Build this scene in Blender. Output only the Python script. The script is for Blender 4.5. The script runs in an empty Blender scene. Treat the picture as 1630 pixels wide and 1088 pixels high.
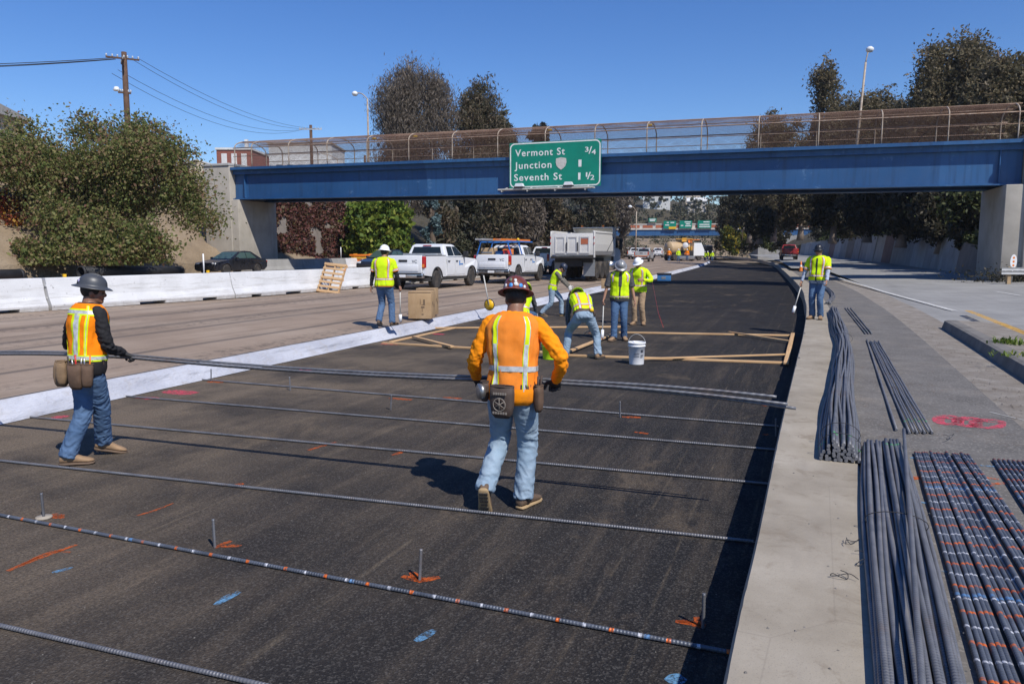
import bpy, bmesh, math, random
import numpy as np
from mathutils import Vector, Matrix, Euler, noise as mnoise

SC = bpy.context.scene
COL = SC.collection
R = math.radians

# ------------------------------------------------------------------ camera, sky, sun, exposure
F_PX, C_X, C_Y, HORIZON, CAM_H = 1200.0, 815.0, 544.0, 400.0, 2.0
PITCH = math.atan((C_Y - HORIZON) / F_PX)
cam_data = bpy.data.cameras.new('camera')
cam_data.sensor_width = 36.0
cam_data.lens = 36.0 * F_PX / 1630.0
cam_data.clip_start = 0.05
cam_data.clip_end = 6000.0
cam = bpy.data.objects.new('camera', cam_data)
COL.objects.link(cam)
cam.location = (0, 0, CAM_H)
cam.rotation_euler = (math.pi / 2 - PITCH, 0, 0)
SC.camera = cam

SUN_EL = R(49.0)
SUN_DIR = Vector((0.552 * math.cos(SUN_EL), -0.834 * math.cos(SUN_EL), math.sin(SUN_EL))).normalized()
world = bpy.data.worlds.new('World')
SC.world = world
world.use_nodes = True
wn = world.node_tree
wn.nodes.clear()
w_out = wn.nodes.new('ShaderNodeOutputWorld')
w_bg = wn.nodes.new('ShaderNodeBackground')
w_sky = wn.nodes.new('ShaderNodeTexSky')
w_sky.sky_type = 'NISHITA'
w_sky.sun_disc = False
w_sky.sun_elevation = SUN_EL
w_sky.sun_rotation = math.atan2(SUN_DIR.x, SUN_DIR.y)
w_sky.altitude = 0.0
w_sky.air_density = 1.0
w_sky.dust_density = 0.05
w_sky.ozone_density = 6.0
w_bg.inputs['Strength'].default_value = 0.112
w_hs = wn.nodes.new('ShaderNodeHueSaturation')      # the camera's colour rendering of a clear sky
w_hs.inputs['Saturation'].default_value = 1.2
w_hs.inputs['Hue'].default_value = 0.512
wn.links.new(w_sky.outputs[0], w_hs.inputs['Color'])
wn.links.new(w_hs.outputs[0], w_bg.inputs[0])
wn.links.new(w_bg.outputs[0], w_out.inputs[0])

sun_data = bpy.data.lights.new('sun', 'SUN')
sun_data.energy = 4.2
sun_data.angle = R(0.53)
sun_data.color = (1.0, 0.955, 0.885)
sun = bpy.data.objects.new('sun', sun_data)
COL.objects.link(sun)
sun.rotation_euler = SUN_DIR.to_track_quat('Z', 'Y').to_euler()
sun.location = (10, -15, 40)

SC.view_settings.view_transform = 'Standard'
SC.view_settings.look = 'None'
SC.view_settings.exposure = 0.2
SC.view_settings.gamma = 1.0
SC.view_settings.use_curve_mapping = False
SC.cycles.max_bounces = 6
SC.cycles.diffuse_bounces = 3
SC.cycles.transparent_max_bounces = 12
SC.cycles.use_denoising = True

# ------------------------------------------------------------------ helpers: a photo point to a world point
def ray(px, py):
    a = (px - C_X) / F_PX
    b = (C_Y - py) / F_PX
    return Vector((a, math.cos(PITCH) + b * math.sin(PITCH), -math.sin(PITCH) + b * math.cos(PITCH)))

def gp(px, py, z=0.0):
    d = ray(px, py)
    t = (z - CAM_H) / d.z
    return Vector((d.x * t, d.y * t, z))

def at(px, py, Y):
    d = ray(px, py)
    t = Y / d.y
    return Vector((d.x * t, Y, CAM_H + d.z * t))

# ------------------------------------------------------------------ helpers: materials
def lin(r, g, b):
    f = lambda c: (c / 255.0 / 12.92) if c / 255.0 <= 0.04045 else ((c / 255.0 + 0.055) / 1.055) ** 2.4
    return (f(r), f(g), f(b), 1.0)

class NT:
    """a small writer for node trees"""
    def __init__(s, name, rough=0.8, metal=0.0, spec=0.5):
        s.m = bpy.data.materials.new(name)
        s.m.use_nodes = True
        s.t = s.m.node_tree
        s.b = s.t.nodes['Principled BSDF']
        s.out = s.t.nodes['Material Output']
        s.b.inputs['Roughness'].default_value = rough
        s.b.inputs['Metallic'].default_value = metal
        s.b.inputs['Specular IOR Level'].default_value = spec
    def link(s, a, b):
        s.t.links.new(a, b)
    def put(s, sock, v):
        if isinstance(v, bpy.types.NodeSocket):
            s.link(v, sock)
        elif isinstance(v, (tuple, list)) and sock.type == 'RGBA' and len(v) == 3:
            sock.default_value = (*v, 1.0)
        else:
            sock.default_value = v
    def pos(s, rot=0.0, scale=(1, 1, 1), kind='world', loc=(0, 0, 0)):
        if kind == 'world':
            o = s.t.nodes.new('ShaderNodeNewGeometry').outputs['Position']
        else:
            o = s.t.nodes.new('ShaderNodeTexCoord').outputs['Object' if kind == 'object' else 'Generated']
        mp = s.t.nodes.new('ShaderNodeMapping')
        mp.inputs['Rotation'].default_value = (0, 0, rot)
        s.link(o, mp.inputs['Vector'])
        mp.inputs['Location'].default_value = loc
        if tuple(scale) == (1, 1, 1):
            return mp.outputs[0]
        v = s.t.nodes.new('ShaderNodeVectorMath')
        v.operation = 'MULTIPLY'
        s.link(mp.outputs[0], v.inputs[0])
        v.inputs[1].default_value = scale
        return v.outputs[0]
    def noise(s, vec, scale=1.0, detail=4.0, rough=0.55, dist=0.0, col=False):
        n = s.t.nodes.new('ShaderNodeTexNoise')
        s.link(vec, n.inputs['Vector'])
        n.inputs['Scale'].default_value = scale
        n.inputs['Detail'].default_value = detail
        n.inputs['Roughness'].default_value = rough
        n.inputs['Distortion'].default_value = dist
        return n.outputs['Color' if col else 'Fac']
    def voro(s, vec, scale=1.0, feature='F1', out='Distance', rnd=1.0):
        n = s.t.nodes.new('ShaderNodeTexVoronoi')
        n.feature = feature
        s.link(vec, n.inputs['Vector'])
        n.inputs['Scale'].default_value = scale
        n.inputs['Randomness'].default_value = rnd
        return n.outputs[out]
    def wave(s, vec, scale, dist=0.0, direction='X', profile='SIN', detail=2.0, dscale=1.0):
        n = s.t.nodes.new('ShaderNodeTexWave')
        n.bands_direction = direction
        n.wave_profile = profile
        s.link(vec, n.inputs['Vector'])
        n.inputs['Scale'].default_value = scale
        n.inputs['Distortion'].default_value = dist
        n.inputs['Detail'].default_value = detail
        n.inputs['Detail Scale'].default_value = dscale
        return n.outputs['Fac']
    def ramp(s, fac, stops, interp='LINEAR'):
        n = s.t.nodes.new('ShaderNodeValToRGB')
        n.color_ramp.interpolation = interp
        e = n.color_ramp.elements
        while len(e) < len(stops):
            e.new(0.5)
        for k, (p, c) in enumerate(stops):
            e[k].position = p
            e[k].color = (c, c, c, 1) if isinstance(c, (int, float)) else (*c[:3], 1)
        s.link(fac, n.inputs['Fac'])
        return n.outputs['Color']
    def mix(s, fac, a, b, mode='MIX'):
        n = s.t.nodes.new('ShaderNodeMix')
        n.data_type = 'RGBA'
        n.blend_type = mode
        s.put(n.inputs[0], fac)
        s.put(n.inputs[6], a)
        s.put(n.inputs[7], b)
        return n.outputs[2]
    def math(s, op, a, b=0.0, c=0.0, clamp=False):
        n = s.t.nodes.new('ShaderNodeMath')
        n.operation = op
        n.use_clamp = clamp
        s.put(n.inputs[0], a)
        s.put(n.inputs[1], b)
        s.put(n.inputs[2], c)
        return n.outputs[0]
    def sep(s, vec, k):
        n = s.t.nodes.new('ShaderNodeSeparateXYZ')
        s.link(vec, n.inputs[0])
        return n.outputs[k]
    def island(s):
        return s.t.nodes.new('ShaderNodeNewGeometry').outputs['Random Per Island']
    def objrand(s):
        return s.t.nodes.new('ShaderNodeObjectInfo').outputs['Random']
    def hsv(s, col, h=0.5, sat=1.0, val=1.0):
        n = s.t.nodes.new('ShaderNodeHueSaturation')
        s.put(n.inputs['Hue'], h)
        s.put(n.inputs['Saturation'], sat)
        s.put(n.inputs['Value'], val)
        s.put(n.inputs['Color'], col)
        return n.outputs[0]
    def bump(s, h, strength=0.3, dist=0.01, prev=None):
        n = s.t.nodes.new('ShaderNodeBump')
        n.inputs['Strength'].default_value = strength
        n.inputs['Distance'].default_value = dist
        s.link(h, n.inputs['Height'])
        if prev is not None:
            s.link(prev, n.inputs['Normal'])
        return n.outputs[0]
    def fin(s, col=None, rough=None, normal=None, alpha=None, metal=None):
        if col is not None: s.put(s.b.inputs['Base Color'], col)
        if rough is not None: s.put(s.b.inputs['Roughness'], rough)
        if normal is not None: s.put(s.b.inputs['Normal'], normal)
        if alpha is not None: s.put(s.b.inputs['Alpha'], alpha)
        if metal is not None: s.put(s.b.inputs['Metallic'], metal)
        return s.m

M = {}
def plain(name, col, rough=0.6, metal=0.0, var=0.12, scale=6.0, bump=0.0, spec=0.5, kind='object', dirt=None):
    """one coloured surface with a little uneven wear"""
    n = NT(name, rough, metal, spec)
    v = n.pos(kind=kind)
    f = n.noise(v, scale, 6, 0.6)
    k = n.ramp(f, [(0.3, 1.0 - var), (0.7, 1.0 + var * 0.6)])
    c = n.mix(1.0, (*col[:3], 1), k, 'MULTIPLY')
    if dirt:
        g = n.ramp(n.noise(v, dirt[1], 5, 0.65), [(dirt[2], 0.0), (min(1, dirt[2] + 0.25), dirt[3])])
        c = n.mix(g, c, (*dirt[0][:3], 1))
    nm = n.bump(n.noise(v, scale * 8, 4), bump, 0.01) if bump else None
    M[name] = n.fin(c, normal=nm)
    return M[name]

# ------------------------------------------------------------------ helpers: meshes
def catmull(pts, n=8):
    """smooth polyline through points"""
    P = [Vector(p) for p in pts]
    out = []
    for i in range(len(P) - 1):
        p0 = P[i - 1] if i else P[0] * 2 - P[1]
        p1, p2 = P[i], P[i + 1]
        p3 = P[i + 2] if i + 2 < len(P) else P[-1] * 2 - P[-2]
        for k in range(n):
            t = k / n
            out.append(0.5 * ((2 * p1) + (p2 - p0) * t + (2 * p0 - 5 * p1 + 4 * p2 - p3) * t * t + (3 * p1 - p0 - 3 * p2 + p3) * t ** 3))
    out.append(P[-1])
    return out

class MB:
    """collects shapes; build() links them as ONE mesh object"""
    def __init__(s):
        s.v, s.f, s.mi, s.sm = [], [], [], []
    def add(s, verts, faces, mi=0, smooth=False):
        o = len(s.v)
        s.v.extend([tuple(v) for v in verts])
        for f in faces:
            s.f.append([i + o for i in f])
            s.mi.append(mi)
            s.sm.append(smooth)
        return s
    def quad(s, a, b, c, d, mi=0):
        return s.add([a, b, c, d], [(0, 1, 2, 3)], mi)
    def box(s, lo, hi, mi=0, bev=0.0, mat=None):
        x0, y0, z0 = lo
        x1, y1, z1 = hi
        if bev <= 0:
            vs = [(x0, y0, z0), (x1, y0, z0), (x1, y1, z0), (x0, y1, z0), (x0, y0, z1), (x1, y0, z1), (x1, y1, z1), (x0, y1, z1)]
            fs = [(3, 2, 1, 0), (4, 5, 6, 7), (0, 1, 5, 4), (1, 2, 6, 5), (2, 3, 7, 6), (3, 0, 4, 7)]
        else:
            bm = bmesh.new()
            bmesh.ops.create_cube(bm, size=1.0)
            for v in bm.verts:
                v.co = Vector(((x0 + x1) / 2 + v.co.x * (x1 - x0), (y0 + y1) / 2 + v.co.y * (y1 - y0), (z0 + z1) / 2 + v.co.z * (z1 - z0)))
            bmesh.ops.bevel(bm, geom=bm.edges[:], offset=bev, segments=2, affect='EDGES', profile=0.6)
            bm.verts.index_update()
            vs = [v.co.copy() for v in bm.verts]
            fs = [[v.index for v in f.verts] for f in bm.faces]
            bm.free()
        if mat is not None:
            vs = [mat @ Vector(v) for v in vs]
        return s.add(vs, fs, mi, bev > 0)
    def beam(s, a, b, w, h, up=(0, 0, 1), mi=0, bev=0.0):
        """a squared bar from a to b, w across, h along up"""
        a, b = Vector(a), Vector(b)
        d = b - a
        L = d.length
        y = d / L
        x = y.cross(Vector(up))
        if x.length < 1e-5:
            x = y.cross(Vector((1, 0, 0)))
        x.normalize()
        z = x.cross(y)
        m = Matrix((x, y, z)).transposed().to_4x4()
        m.translation = a
        return s.box((-w / 2, 0, -h / 2), (w / 2, L, h / 2), mi, bev, m)
    def tube(s, pts, r, n=8, mi=0, caps=True, smooth=True, up=None):
        """a round bar along a polyline; r a number or one per point"""
        P = [Vector(p) for p in pts]
        rs = r if isinstance(r, (list, tuple, np.ndarray)) else [r] * len(P)
        vs, fs = [], []
        t0 = (P[1] - P[0]).normalized()
        ref = Vector(up) if up else (Vector((0, 0, 1)) if abs(t0.z) < 0.9 else Vector((1, 0, 0)))
        x = t0.cross(ref).normalized()
        for i, p in enumerate(P):
            t = (P[min(i + 1, len(P) - 1)] - P[max(i - 1, 0)]).normalized()
            x = (x - t * x.dot(t)).normalized()
            y = t.cross(x)
            for k in range(n):
                a = 2 * math.pi * k / n
                vs.append(p + (x * math.cos(a) + y * math.sin(a)) * rs[i])
        for i in range(len(P) - 1):
            for k in range(n):
                fs.append((i * n + k, i * n + (k + 1) % n, (i + 1) * n + (k + 1) % n, (i + 1) * n + k))
        o = len(s.v)
        s.add(vs, fs, mi, smooth)
        if caps:
            s.f.append([o + k for k in range(n)][::-1]); s.mi.append(mi); s.sm.append(False)
            e = o + (len(P) - 1) * n
            s.f.append([e + k for k in range(n)]); s.mi.append(mi); s.sm.append(False)
        return s
    def lathe(s, prof, n=24, mi=0, mat=None, smooth=True, caps=True):
        """profile of (radius, z) turned round z"""
        vs, fs = [], []
        for (r, z) in prof:
            for k in range(n):
                a = 2 * math.pi * k / n
                v = Vector((r * math.cos(a), r * math.sin(a), z))
                vs.append(mat @ v if mat is not None else v)
        m = len(prof)
        for i in range(m - 1):
            for k in range(n):
                fs.append((i * n + k, i * n + (k + 1) % n, (i + 1) * n + (k + 1) % n, (i + 1) * n + k))
        if caps:
            if prof[0][0] > 1e-6: fs.append(tuple(range(n))[::-1])
            if prof[-1][0] > 1e-6: fs.append(tuple((m - 1) * n + k for k in range(n)))
        return s.add(vs, fs, mi, smooth)
    def prism(s, outline, x0, x1, axis='x', mi=0, mat=None, smooth=False):
        """an outline in a plane pushed along an axis; outline (a, b) are the other two axes in order"""
        def p(t, a, b):
            v = {'x': (t, a, b), 'y': (a, t, b), 'z': (a, b, t)}[axis]
            return mat @ Vector(v) if mat is not None else Vector(v)
        n = len(outline)
        vs = [p(x0, a, b) for a, b in outline] + [p(x1, a, b) for a, b in outline]
        fs = [tuple(range(n))[::-1], tuple(range(n, 2 * n))]
        o = len(s.v)
        s.add(vs, fs, mi, False)
        for k in range(n):
            s.f.append([o + k, o + (k + 1) % n, o + n + (k + 1) % n, o + n + k]); s.mi.append(mi); s.sm.append(smooth)
        return s
    def strip(s, A, B, mi=0):
        """a sheet between two polylines of equal length"""
        n = len(A)
        return s.add(list(A) + list(B), [(i, n + i, n + i + 1, i + 1) for i in range(n - 1)], mi)
    def data(s, name, mats, recalc=True):
        me = bpy.data.meshes.new(name)
        me.from_pydata([tuple(v) for v in s.v], [], s.f)
        for m in (mats if isinstance(mats, (list, tuple)) else [mats]):
            me.materials.append(M[m] if isinstance(m, str) else m)
        me.polygons.foreach_set('material_index', s.mi)
        me.polygons.foreach_set('use_smooth', s.sm)
        me.update()
        if recalc:
            bm = bmesh.new()
            bm.from_mesh(me)
            bmesh.ops.recalc_face_normals(bm, faces=bm.faces)
            bm.to_mesh(me)
            bm.free()
        return me
    def build(s, name, mats, parent=None, loc=None, rotz=0.0, recalc=True):
        return link(name, s.data(name, mats, recalc), parent, loc, rotz)

def link(name, me, parent=None, loc=None, rotz=0.0):
    o = bpy.data.objects.new(name, me)
    COL.objects.link(o)
    if parent is not None:
        o.parent = parent
    if loc is not None:
        o.location = loc
    if rotz:
        o.rotation_euler = (0, 0, rotz)
    return o

def tag(o, label=None, cat=None, group=None, kind=None):
    if label: o['label'] = label
    if cat: o['category'] = cat
    if group: o['group'] = group
    if kind: o['kind'] = kind
    return o

def thing(name, label, cat, loc=(0, 0, 0), rotz=0.0, group=None):
    o = bpy.data.objects.new(name, None)
    o.empty_display_size = 0.3
    COL.objects.link(o)
    o.location = loc
    o.rotation_euler = (0, 0, rotz)
    return tag(o, label, cat, group)

def copy_tree(o, parent=None):
    c = o.copy()
    COL.objects.link(c)
    c.parent = parent
    for ch in list(o.children):
        copy_tree(ch, c)
    return c

def struct(o):
    o['kind'] = 'structure'
    return o

def text_mesh(txt, size, extrude=0.004, align='LEFT', bold=0.0, spacing=1.0):
    cu = bpy.data.curves.new('t', 'FONT')
    cu.body = txt
    cu.size = size
    cu.extrude = extrude
    cu.align_x = align
    cu.offset = bold
    cu.space_character = spacing
    cu.resolution_u = 3
    o = bpy.data.objects.new('t', cu)
    COL.objects.link(o)
    dg = bpy.context.evaluated_depsgraph_get()
    me = bpy.data.meshes.new_from_object(o.evaluated_get(dg))
    bpy.data.objects.remove(o)
    bpy.data.curves.remove(cu)
    return me

def lettering(txt, size, parent, loc, rot, mat, name='lettering', bold=0.0, spacing=1.0, align='LEFT', extrude=0.004):
    me = text_mesh(txt, size, extrude, align, bold, spacing)
    me.materials.clear()
    me.materials.append(M[mat])
    o = link(name, me, parent, loc)
    o.rotation_euler = rot
    return o
# ------------------------------------------------------------------ road geometry
HEAD = R(21.5)
UX, UY = math.sin(HEAD), math.cos(HEAD)
L_LINE = catmull([(-12.4, -9, 0), (-5.97, 8.61, 0), (-4.52, 12.57, 0), (-2.98, 16.78, 0), (-0.95, 22.5, 0), (2.05, 31, 0), (12.3, 60.6, 0), (24.4, 97, 0), (34, 130, 0), (41, 162, 0), (44, 190, 0), (42, 230, 0)], 8)
R_LINE = catmull([(-3.75, -9, 0), (-0.5, -0.6, 0), (0.9, 2.95, 0), (1.40, 4.17, 0), (2.58, 7.1, 0), (4.22, 11.1, 0), (5.90, 15.2, 0), (7.93, 20.3, 0), (9.75, 25.1, 0), (13.8, 36.4, 0), (23.8, 66.75, 0), (33.3, 97, 0), (42, 130, 0), (49, 162, 0), (52.5, 190, 0), (51, 230, 0)], 8)

def zr(y):
    return max(0.0, y - 50.0) * 0.003

def offset(line, d, z=0.0, y0=-99, y1=999, dz=zr):
    out = []
    for i, p in enumerate(line):
        if not (y0 <= p.y <= y1):
            continue
        t = (line[min(i + 1, len(line) - 1)] - line[max(i - 1, 0)]).normalized()
        q = p + Vector((t.y, -t.x, 0)) * d
        q.z = z + dz(p.y)
        out.append(q)
    return out

def line_at(line, y, d=0.0):
    """point on an offset line where the line itself passes y, with its heading"""
    for i in range(len(line) - 1):
        if line[i].y <= y <= line[i + 1].y:
            k = (y - line[i].y) / (line[i + 1].y - line[i].y)
            p = line[i].lerp(line[i + 1], k)
            t = (line[i + 1] - line[i]).normalized()
            return p + Vector((t.y, -t.x, 0)) * d, -math.atan2(t.x, t.y)
    raise ValueError(y)

def lane_z(d):
    """height of the old lanes d metres left of the trench edge"""
    return float(np.interp(d, [0, 1.5, 5, 10, 26], [0.225, 0.28, 0.38, 0.45, 0.62]))

def ramp_z(y):
    return max(0.0, y - 30.0) * 0.0075

# ------------------------------------------------------------------ ground materials
def ground_mats():
    n = NT('ground_soil', 0.95)
    v = n.pos()
    c = n.ramp(n.noise(v, 0.35, 8, 0.65), [(0.3, (0.17, 0.125, 0.08)), (0.5, (0.26, 0.195, 0.125)), (0.75, (0.33, 0.26, 0.18))])
    c = n.mix(n.ramp(n.noise(v, 9, 4, 0.7), [(0.52, 0.0), (0.72, 0.55)]), c, (0.12, 0.085, 0.055, 1))
    M['soil'] = n.fin(c, normal=n.bump(n.noise(v, 5, 8, 0.7), 0.7, 0.12))

    # new asphalt base: dark binder, pale chips, dust tracked in along the road
    n = NT('fresh_asphalt', 0.95, 0, 0.18)
    v = n.pos(HEAD)
    across = n.sep(v, 0)
    chips = n.voro(v, 92, out='Color')
    chip = n.math('ADD', n.ramp(n.sep(chips, 0), [(0.0, 0.0), (0.58, 0.03), (0.80, 0.38), (1.0, 1.0)]), n.ramp(n.noise(v, 120, 3, 0.7), [(0.54, 0.0), (0.74, 0.5)]))
    base = n.mix(n.noise(v, 1.3, 5, 0.6), (0.0085, 0.0082, 0.0095, 1), (0.021, 0.020, 0.021, 1))
    c = n.mix(n.math('MULTIPLY', chip, n.math('MULTIPLY_ADD', n.math('MULTIPLY_ADD', n.sep(v, 1), -0.05, 1.45, True), 0.26, 0.18)), base, (0.125, 0.117, 0.108, 1))
    vs = n.pos(HEAD, (1.0, 0.07, 1.0))
    streak = n.ramp(n.noise(vs, 3.4, 8, 0.72, 0.3), [(0.46, 0.0), (0.60, 0.4), (0.80, 1.0)])
    film = n.ramp(n.noise(v, 0.55, 7, 0.62), [(0.38, 0.0), (0.62, 1.0)])
    left = n.math('POWER', n.math('MULTIPLY_ADD', across, -0.155, -0.05, True), 1.6)
    dust = n.math('ADD', n.math('MULTIPLY', left, n.math('ADD', n.math('MULTIPLY', film, 0.85), 0.25)), n.math('MULTIPLY', streak, n.math('MULTIPLY_ADD', film, 0.5, 0.22)), 0, True)
    grit = n.ramp(n.noise(v, 48, 5, 0.85), [(0.34, 0.15), (0.68, 1.0)])
    along = n.sep(v, 1)
    tracked = n.math('MULTIPLY_ADD', along, -0.05, 1.45, True)      # the far end was laid last and is still clean
    dust = n.math('MULTIPLY', n.math('MULTIPLY', dust, grit, 0, True), n.math('MULTIPLY_ADD', tracked, 0.85, 0.15))
    c = n.mix(dust, c, (0.245, 0.187, 0.130, 1))
    spill = n.ramp(n.noise(n.pos(HEAD, (1, 0.55, 1), loc=(3.1, 1.7, 0)), 0.75, 6, 0.7, 0.5), [(0.57, 0.0), (0.70, 0.6)])
    c = n.mix(n.math('MULTIPLY', spill, grit), c, (0.25, 0.185, 0.12, 1))
    # two thin pale wheel tracks curving along the lane
    for x0, amp, w in ((-1.02, 0.08, 0.018), (-0.72, 0.06, 0.014), (-2.4, 0.12, 0.022), (-4.35, 0.10, 0.02), (-0.35, 0.09, 0.012)):
        wob = n.math('MULTIPLY_ADD', n.noise(vs, 0.9, 3, 0.5), amp * 6, -amp * 3)
        dd = n.math('ABSOLUTE', n.math('SUBTRACT', n.math('ADD', across, wob), x0))
        tr = n.math('SUBTRACT', 1.0, n.math('DIVIDE', dd, w), 0, True)
        pat = n.ramp(n.noise(n.pos(HEAD, (2.0, 0.35, 1)), 3.2, 6, 0.75), [(0.46, 0.0), (0.68, 0.75)])
        c = n.mix(n.math('MULTIPLY', n.math('MULTIPLY', tr, pat), grit), c, (0.25, 0.195, 0.13, 1))
    h = n.math('ADD', n.voro(v, 92), n.math('MULTIPLY', n.noise(v, 30, 4, 0.7), 0.8))
    M['asphalt'] = n.fin(c, n.ramp(n.noise(v, 3, 4), [(0.3, 0.82), (0.7, 0.98)]), n.bump(h, 0.7, 0.007))

    # old lanes: worn tan concrete, dust, dark tyre lines along the road
    n = NT('old_lanes', 0.9, 0, 0.3)
    v = n.pos(HEAD)
    vs = n.pos(HEAD, (1.0, 0.025, 1.0))
    across = n.sep(v, 0)
    c = n.ramp(n.noise(v, 0.5, 7, 0.62), [(0.25, (0.235, 0.170, 0.122)), (0.5, (0.32, 0.242, 0.18)), (0.75, (0.39, 0.31, 0.24))])
    c = n.mix(n.ramp(n.noise(vs, 1.15, 6, 0.62, 0.4), [(0.52, 0.0), (0.68, 0.6)]), c, (0.135, 0.098, 0.070, 1))
    c = n.mix(n.ramp(n.noise(n.pos(HEAD, (1, 0.1, 1), loc=(7, 3, 0)), 0.8, 6, 0.62, 0.3), [(0.56, 0.0), (0.72, 0.6)]), c, (0.13, 0.09, 0.062, 1))
    wob = n.math('MULTIPLY_ADD', n.noise(n.pos(HEAD, (0.3, 0.06, 1)), 1.0, 3, 0.5), 0.9, -0.45)
    for x0, w, k in ((-10.6, 0.11, 0.8), (-12.5, 0.16, 0.7), (-13.4, 0.2, 0.6), (-15.4, 0.14, 0.75), (-17.0, 0.2, 0.35)):
        dd = n.math('ABSOLUTE', n.math('SUBTRACT', n.math('ADD', across, wob), x0))
        tr = n.math('SUBTRACT', 1.0, n.math('DIVIDE', dd, w), 0, True)
        c = n.mix(n.math('MULTIPLY', n.math('POWER', tr, 0.6), k), c, (0.085, 0.072, 0.064, 1))
    spat = n.ramp(n.noise(v, 7.0, 5, 0.75), [(0.50, 0.0), (0.62, 0.8)])
    zone = n.ramp(n.noise(n.pos(HEAD, (1, 0.12, 1), loc=(1.5, 0, 0)), 0.9, 3, 0.5), [(0.47, 0.0), (0.62, 1.0)])
    c = n.mix(n.math('MULTIPLY', spat, zone), c, (0.075, 0.062, 0.052, 1))
    c = n.mix(n.ramp(n.noise(v, 45, 3, 0.7), [(0.3, 0.25), (0.7, 0.0)]), c, (0.13, 0.105, 0.085, 1))
    M['lanes'] = n.fin(c, normal=n.bump(n.noise(v, 22, 6, 0.75), 0.5, 0.012))

    # cast concrete of the pale strip beside the trench
    n = NT('strip_concrete', 0.88, 0, 0.3)
    v = n.pos(HEAD)
    c = n.ramp(n.noise(v, 1.6, 8, 0.62), [(0.25, (0.235, 0.200, 0.152)), (0.5, (0.325, 0.283, 0.222)), (0.75, (0.405, 0.358, 0.29))])
    c = n.mix(n.ramp(n.noise(n.pos(HEAD, (1, 0.12, 1)), 9, 5, 0.6), [(0.5, 0.0), (0.75, 0.30)]), c, (0.24, 0.215, 0.185, 1))
    c = n.mix(n.ramp(n.noise(v, 4.5, 5, 0.7, 0.6), [(0.54, 0.0), (0.68, 0.5)]), c, (0.19, 0.15, 0.105, 1))
    c = n.mix(n.ramp(n.voro(n.pos(HEAD, (1.0, 0.6, 1.0)), 0.9, 'DISTANCE_TO_EDGE'), [(0.0, 0.22), (0.004, 0.0)]), c, (0.14, 0.12, 0.10, 1))
    c = n.mix(n.ramp(n.noise(v, 140, 2, 0.5), [(0.28, 0.4), (0.42, 0.0)]), c, (0.15, 0.135, 0.12, 1))
    M['concrete_strip'] = n.fin(c, normal=n.bump(n.noise(v, 60, 5, 0.7), 0.35, 0.005))

    # weathered grey asphalt of the shoulder with sand and chips
    n = NT('shoulder_asphalt', 0.9, 0, 0.3)
    v = n.pos(HEAD)
    across = n.sep(v, 0)
    c = n.ramp(n.noise(v, 2.2, 8, 0.65), [(0.3, (0.105, 0.097, 0.088)), (0.7, (0.175, 0.163, 0.148))])
    c = n.mix(n.ramp(n.noise(v, 0.9, 7, 0.7), [(0.52, 0.0), (0.68, 0.6)]), c, (0.25, 0.215, 0.175, 1))
    c = n.mix(n.ramp(n.sep(n.voro(v, 70, out='Color'), 1), [(0.75, 0.0), (1.0, 0.55)]), c, (0.32, 0.295, 0.265, 1))
    edge = n.ramp(n.math('ADD', across, n.math('MULTIPLY', n.noise(v, 1.8, 5, 0.7), 0.5)), [(0.0, 0.0), (1.0, 0.0)])
    c = n.mix(n.math('MULTIPLY', n.ramp(n.noise(v, 14, 5, 0.8), [(0.54, 0.0), (0.68, 0.7)]), n.ramp(n.noise(v, 0.7, 3), [(0.45, 0.0), (0.6, 1.0)])), c, (0.14, 0.085, 0.05, 1))
    M['shoulder'] = n.fin(c, normal=n.bump(n.noise(v, 70, 5, 0.8), 0.5, 0.007))

    # dirty band of grit and broken concrete along the gutter
    n = NT('gutter_grit', 0.95, 0, 0.2)
    v = n.pos(HEAD)
    c = n.ramp(n.noise(v, 3, 8, 0.7), [(0.3, (0.19, 0.16, 0.13)), (0.55, (0.28, 0.25, 0.215)), (0.75, (0.37, 0.34, 0.30))])
    c = n.mix(n.ramp(n.noise(v, 24, 6, 0.8), [(0.56, 0.0), (0.68, 0.7)]), c, (0.10, 0.07, 0.048, 1))
    M['grit'] = n.fin(c, normal=n.bump(n.noise(v, 40, 6, 0.8), 0.9, 0.02))

    # grey ramp concrete
    n = NT('ramp_concrete', 0.85, 0, 0.3)
    v = n.pos(HEAD)
    vs = n.pos(HEAD, (1.0, 0.035, 1.0))
    c = n.ramp(n.noise(v, 0.6, 8, 0.62), [(0.3, (0.225, 0.22, 0.208)), (0.7, (0.32, 0.312, 0.295))])
    c = n.mix(n.ramp(n.noise(vs, 2.0, 6, 0.6), [(0.5, 0.0), (0.75, 0.4)]), c, (0.17, 0.165, 0.155, 1))
    c = n.mix(n.ramp(n.noise(n.pos(HEAD, (0.25, 2.5, 1)), 1.2, 5, 0.6), [(0.58, 0.0), (0.75, 0.35)]), c, (0.44, 0.43, 0.405, 1))
    M['ramp'] = n.fin(c, normal=n.bump(n.noise(v, 50, 4, 0.7), 0.25, 0.006))

    # structural concrete with streaks
    for nm, a, b in (('abutment', (0.33, 0.30, 0.25), (0.46, 0.42, 0.36)), ('wall_grey', (0.24, 0.235, 0.22), (0.36, 0.35, 0.33)), ('wall_brown', (0.16, 0.135, 0.115), (0.23, 0.20, 0.175)), ('wall_red', (0.19, 0.125, 0.11), (0.27, 0.185, 0.165)), ('wall_pale', (0.34, 0.335, 0.32), (0.45, 0.44, 0.42))):
        n = NT(nm, 0.9, 0, 0.3)
        v = n.pos()
        c = n.ramp(n.noise(v, 0.8, 7, 0.6), [(0.3, a), (0.7, b)])
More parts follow.
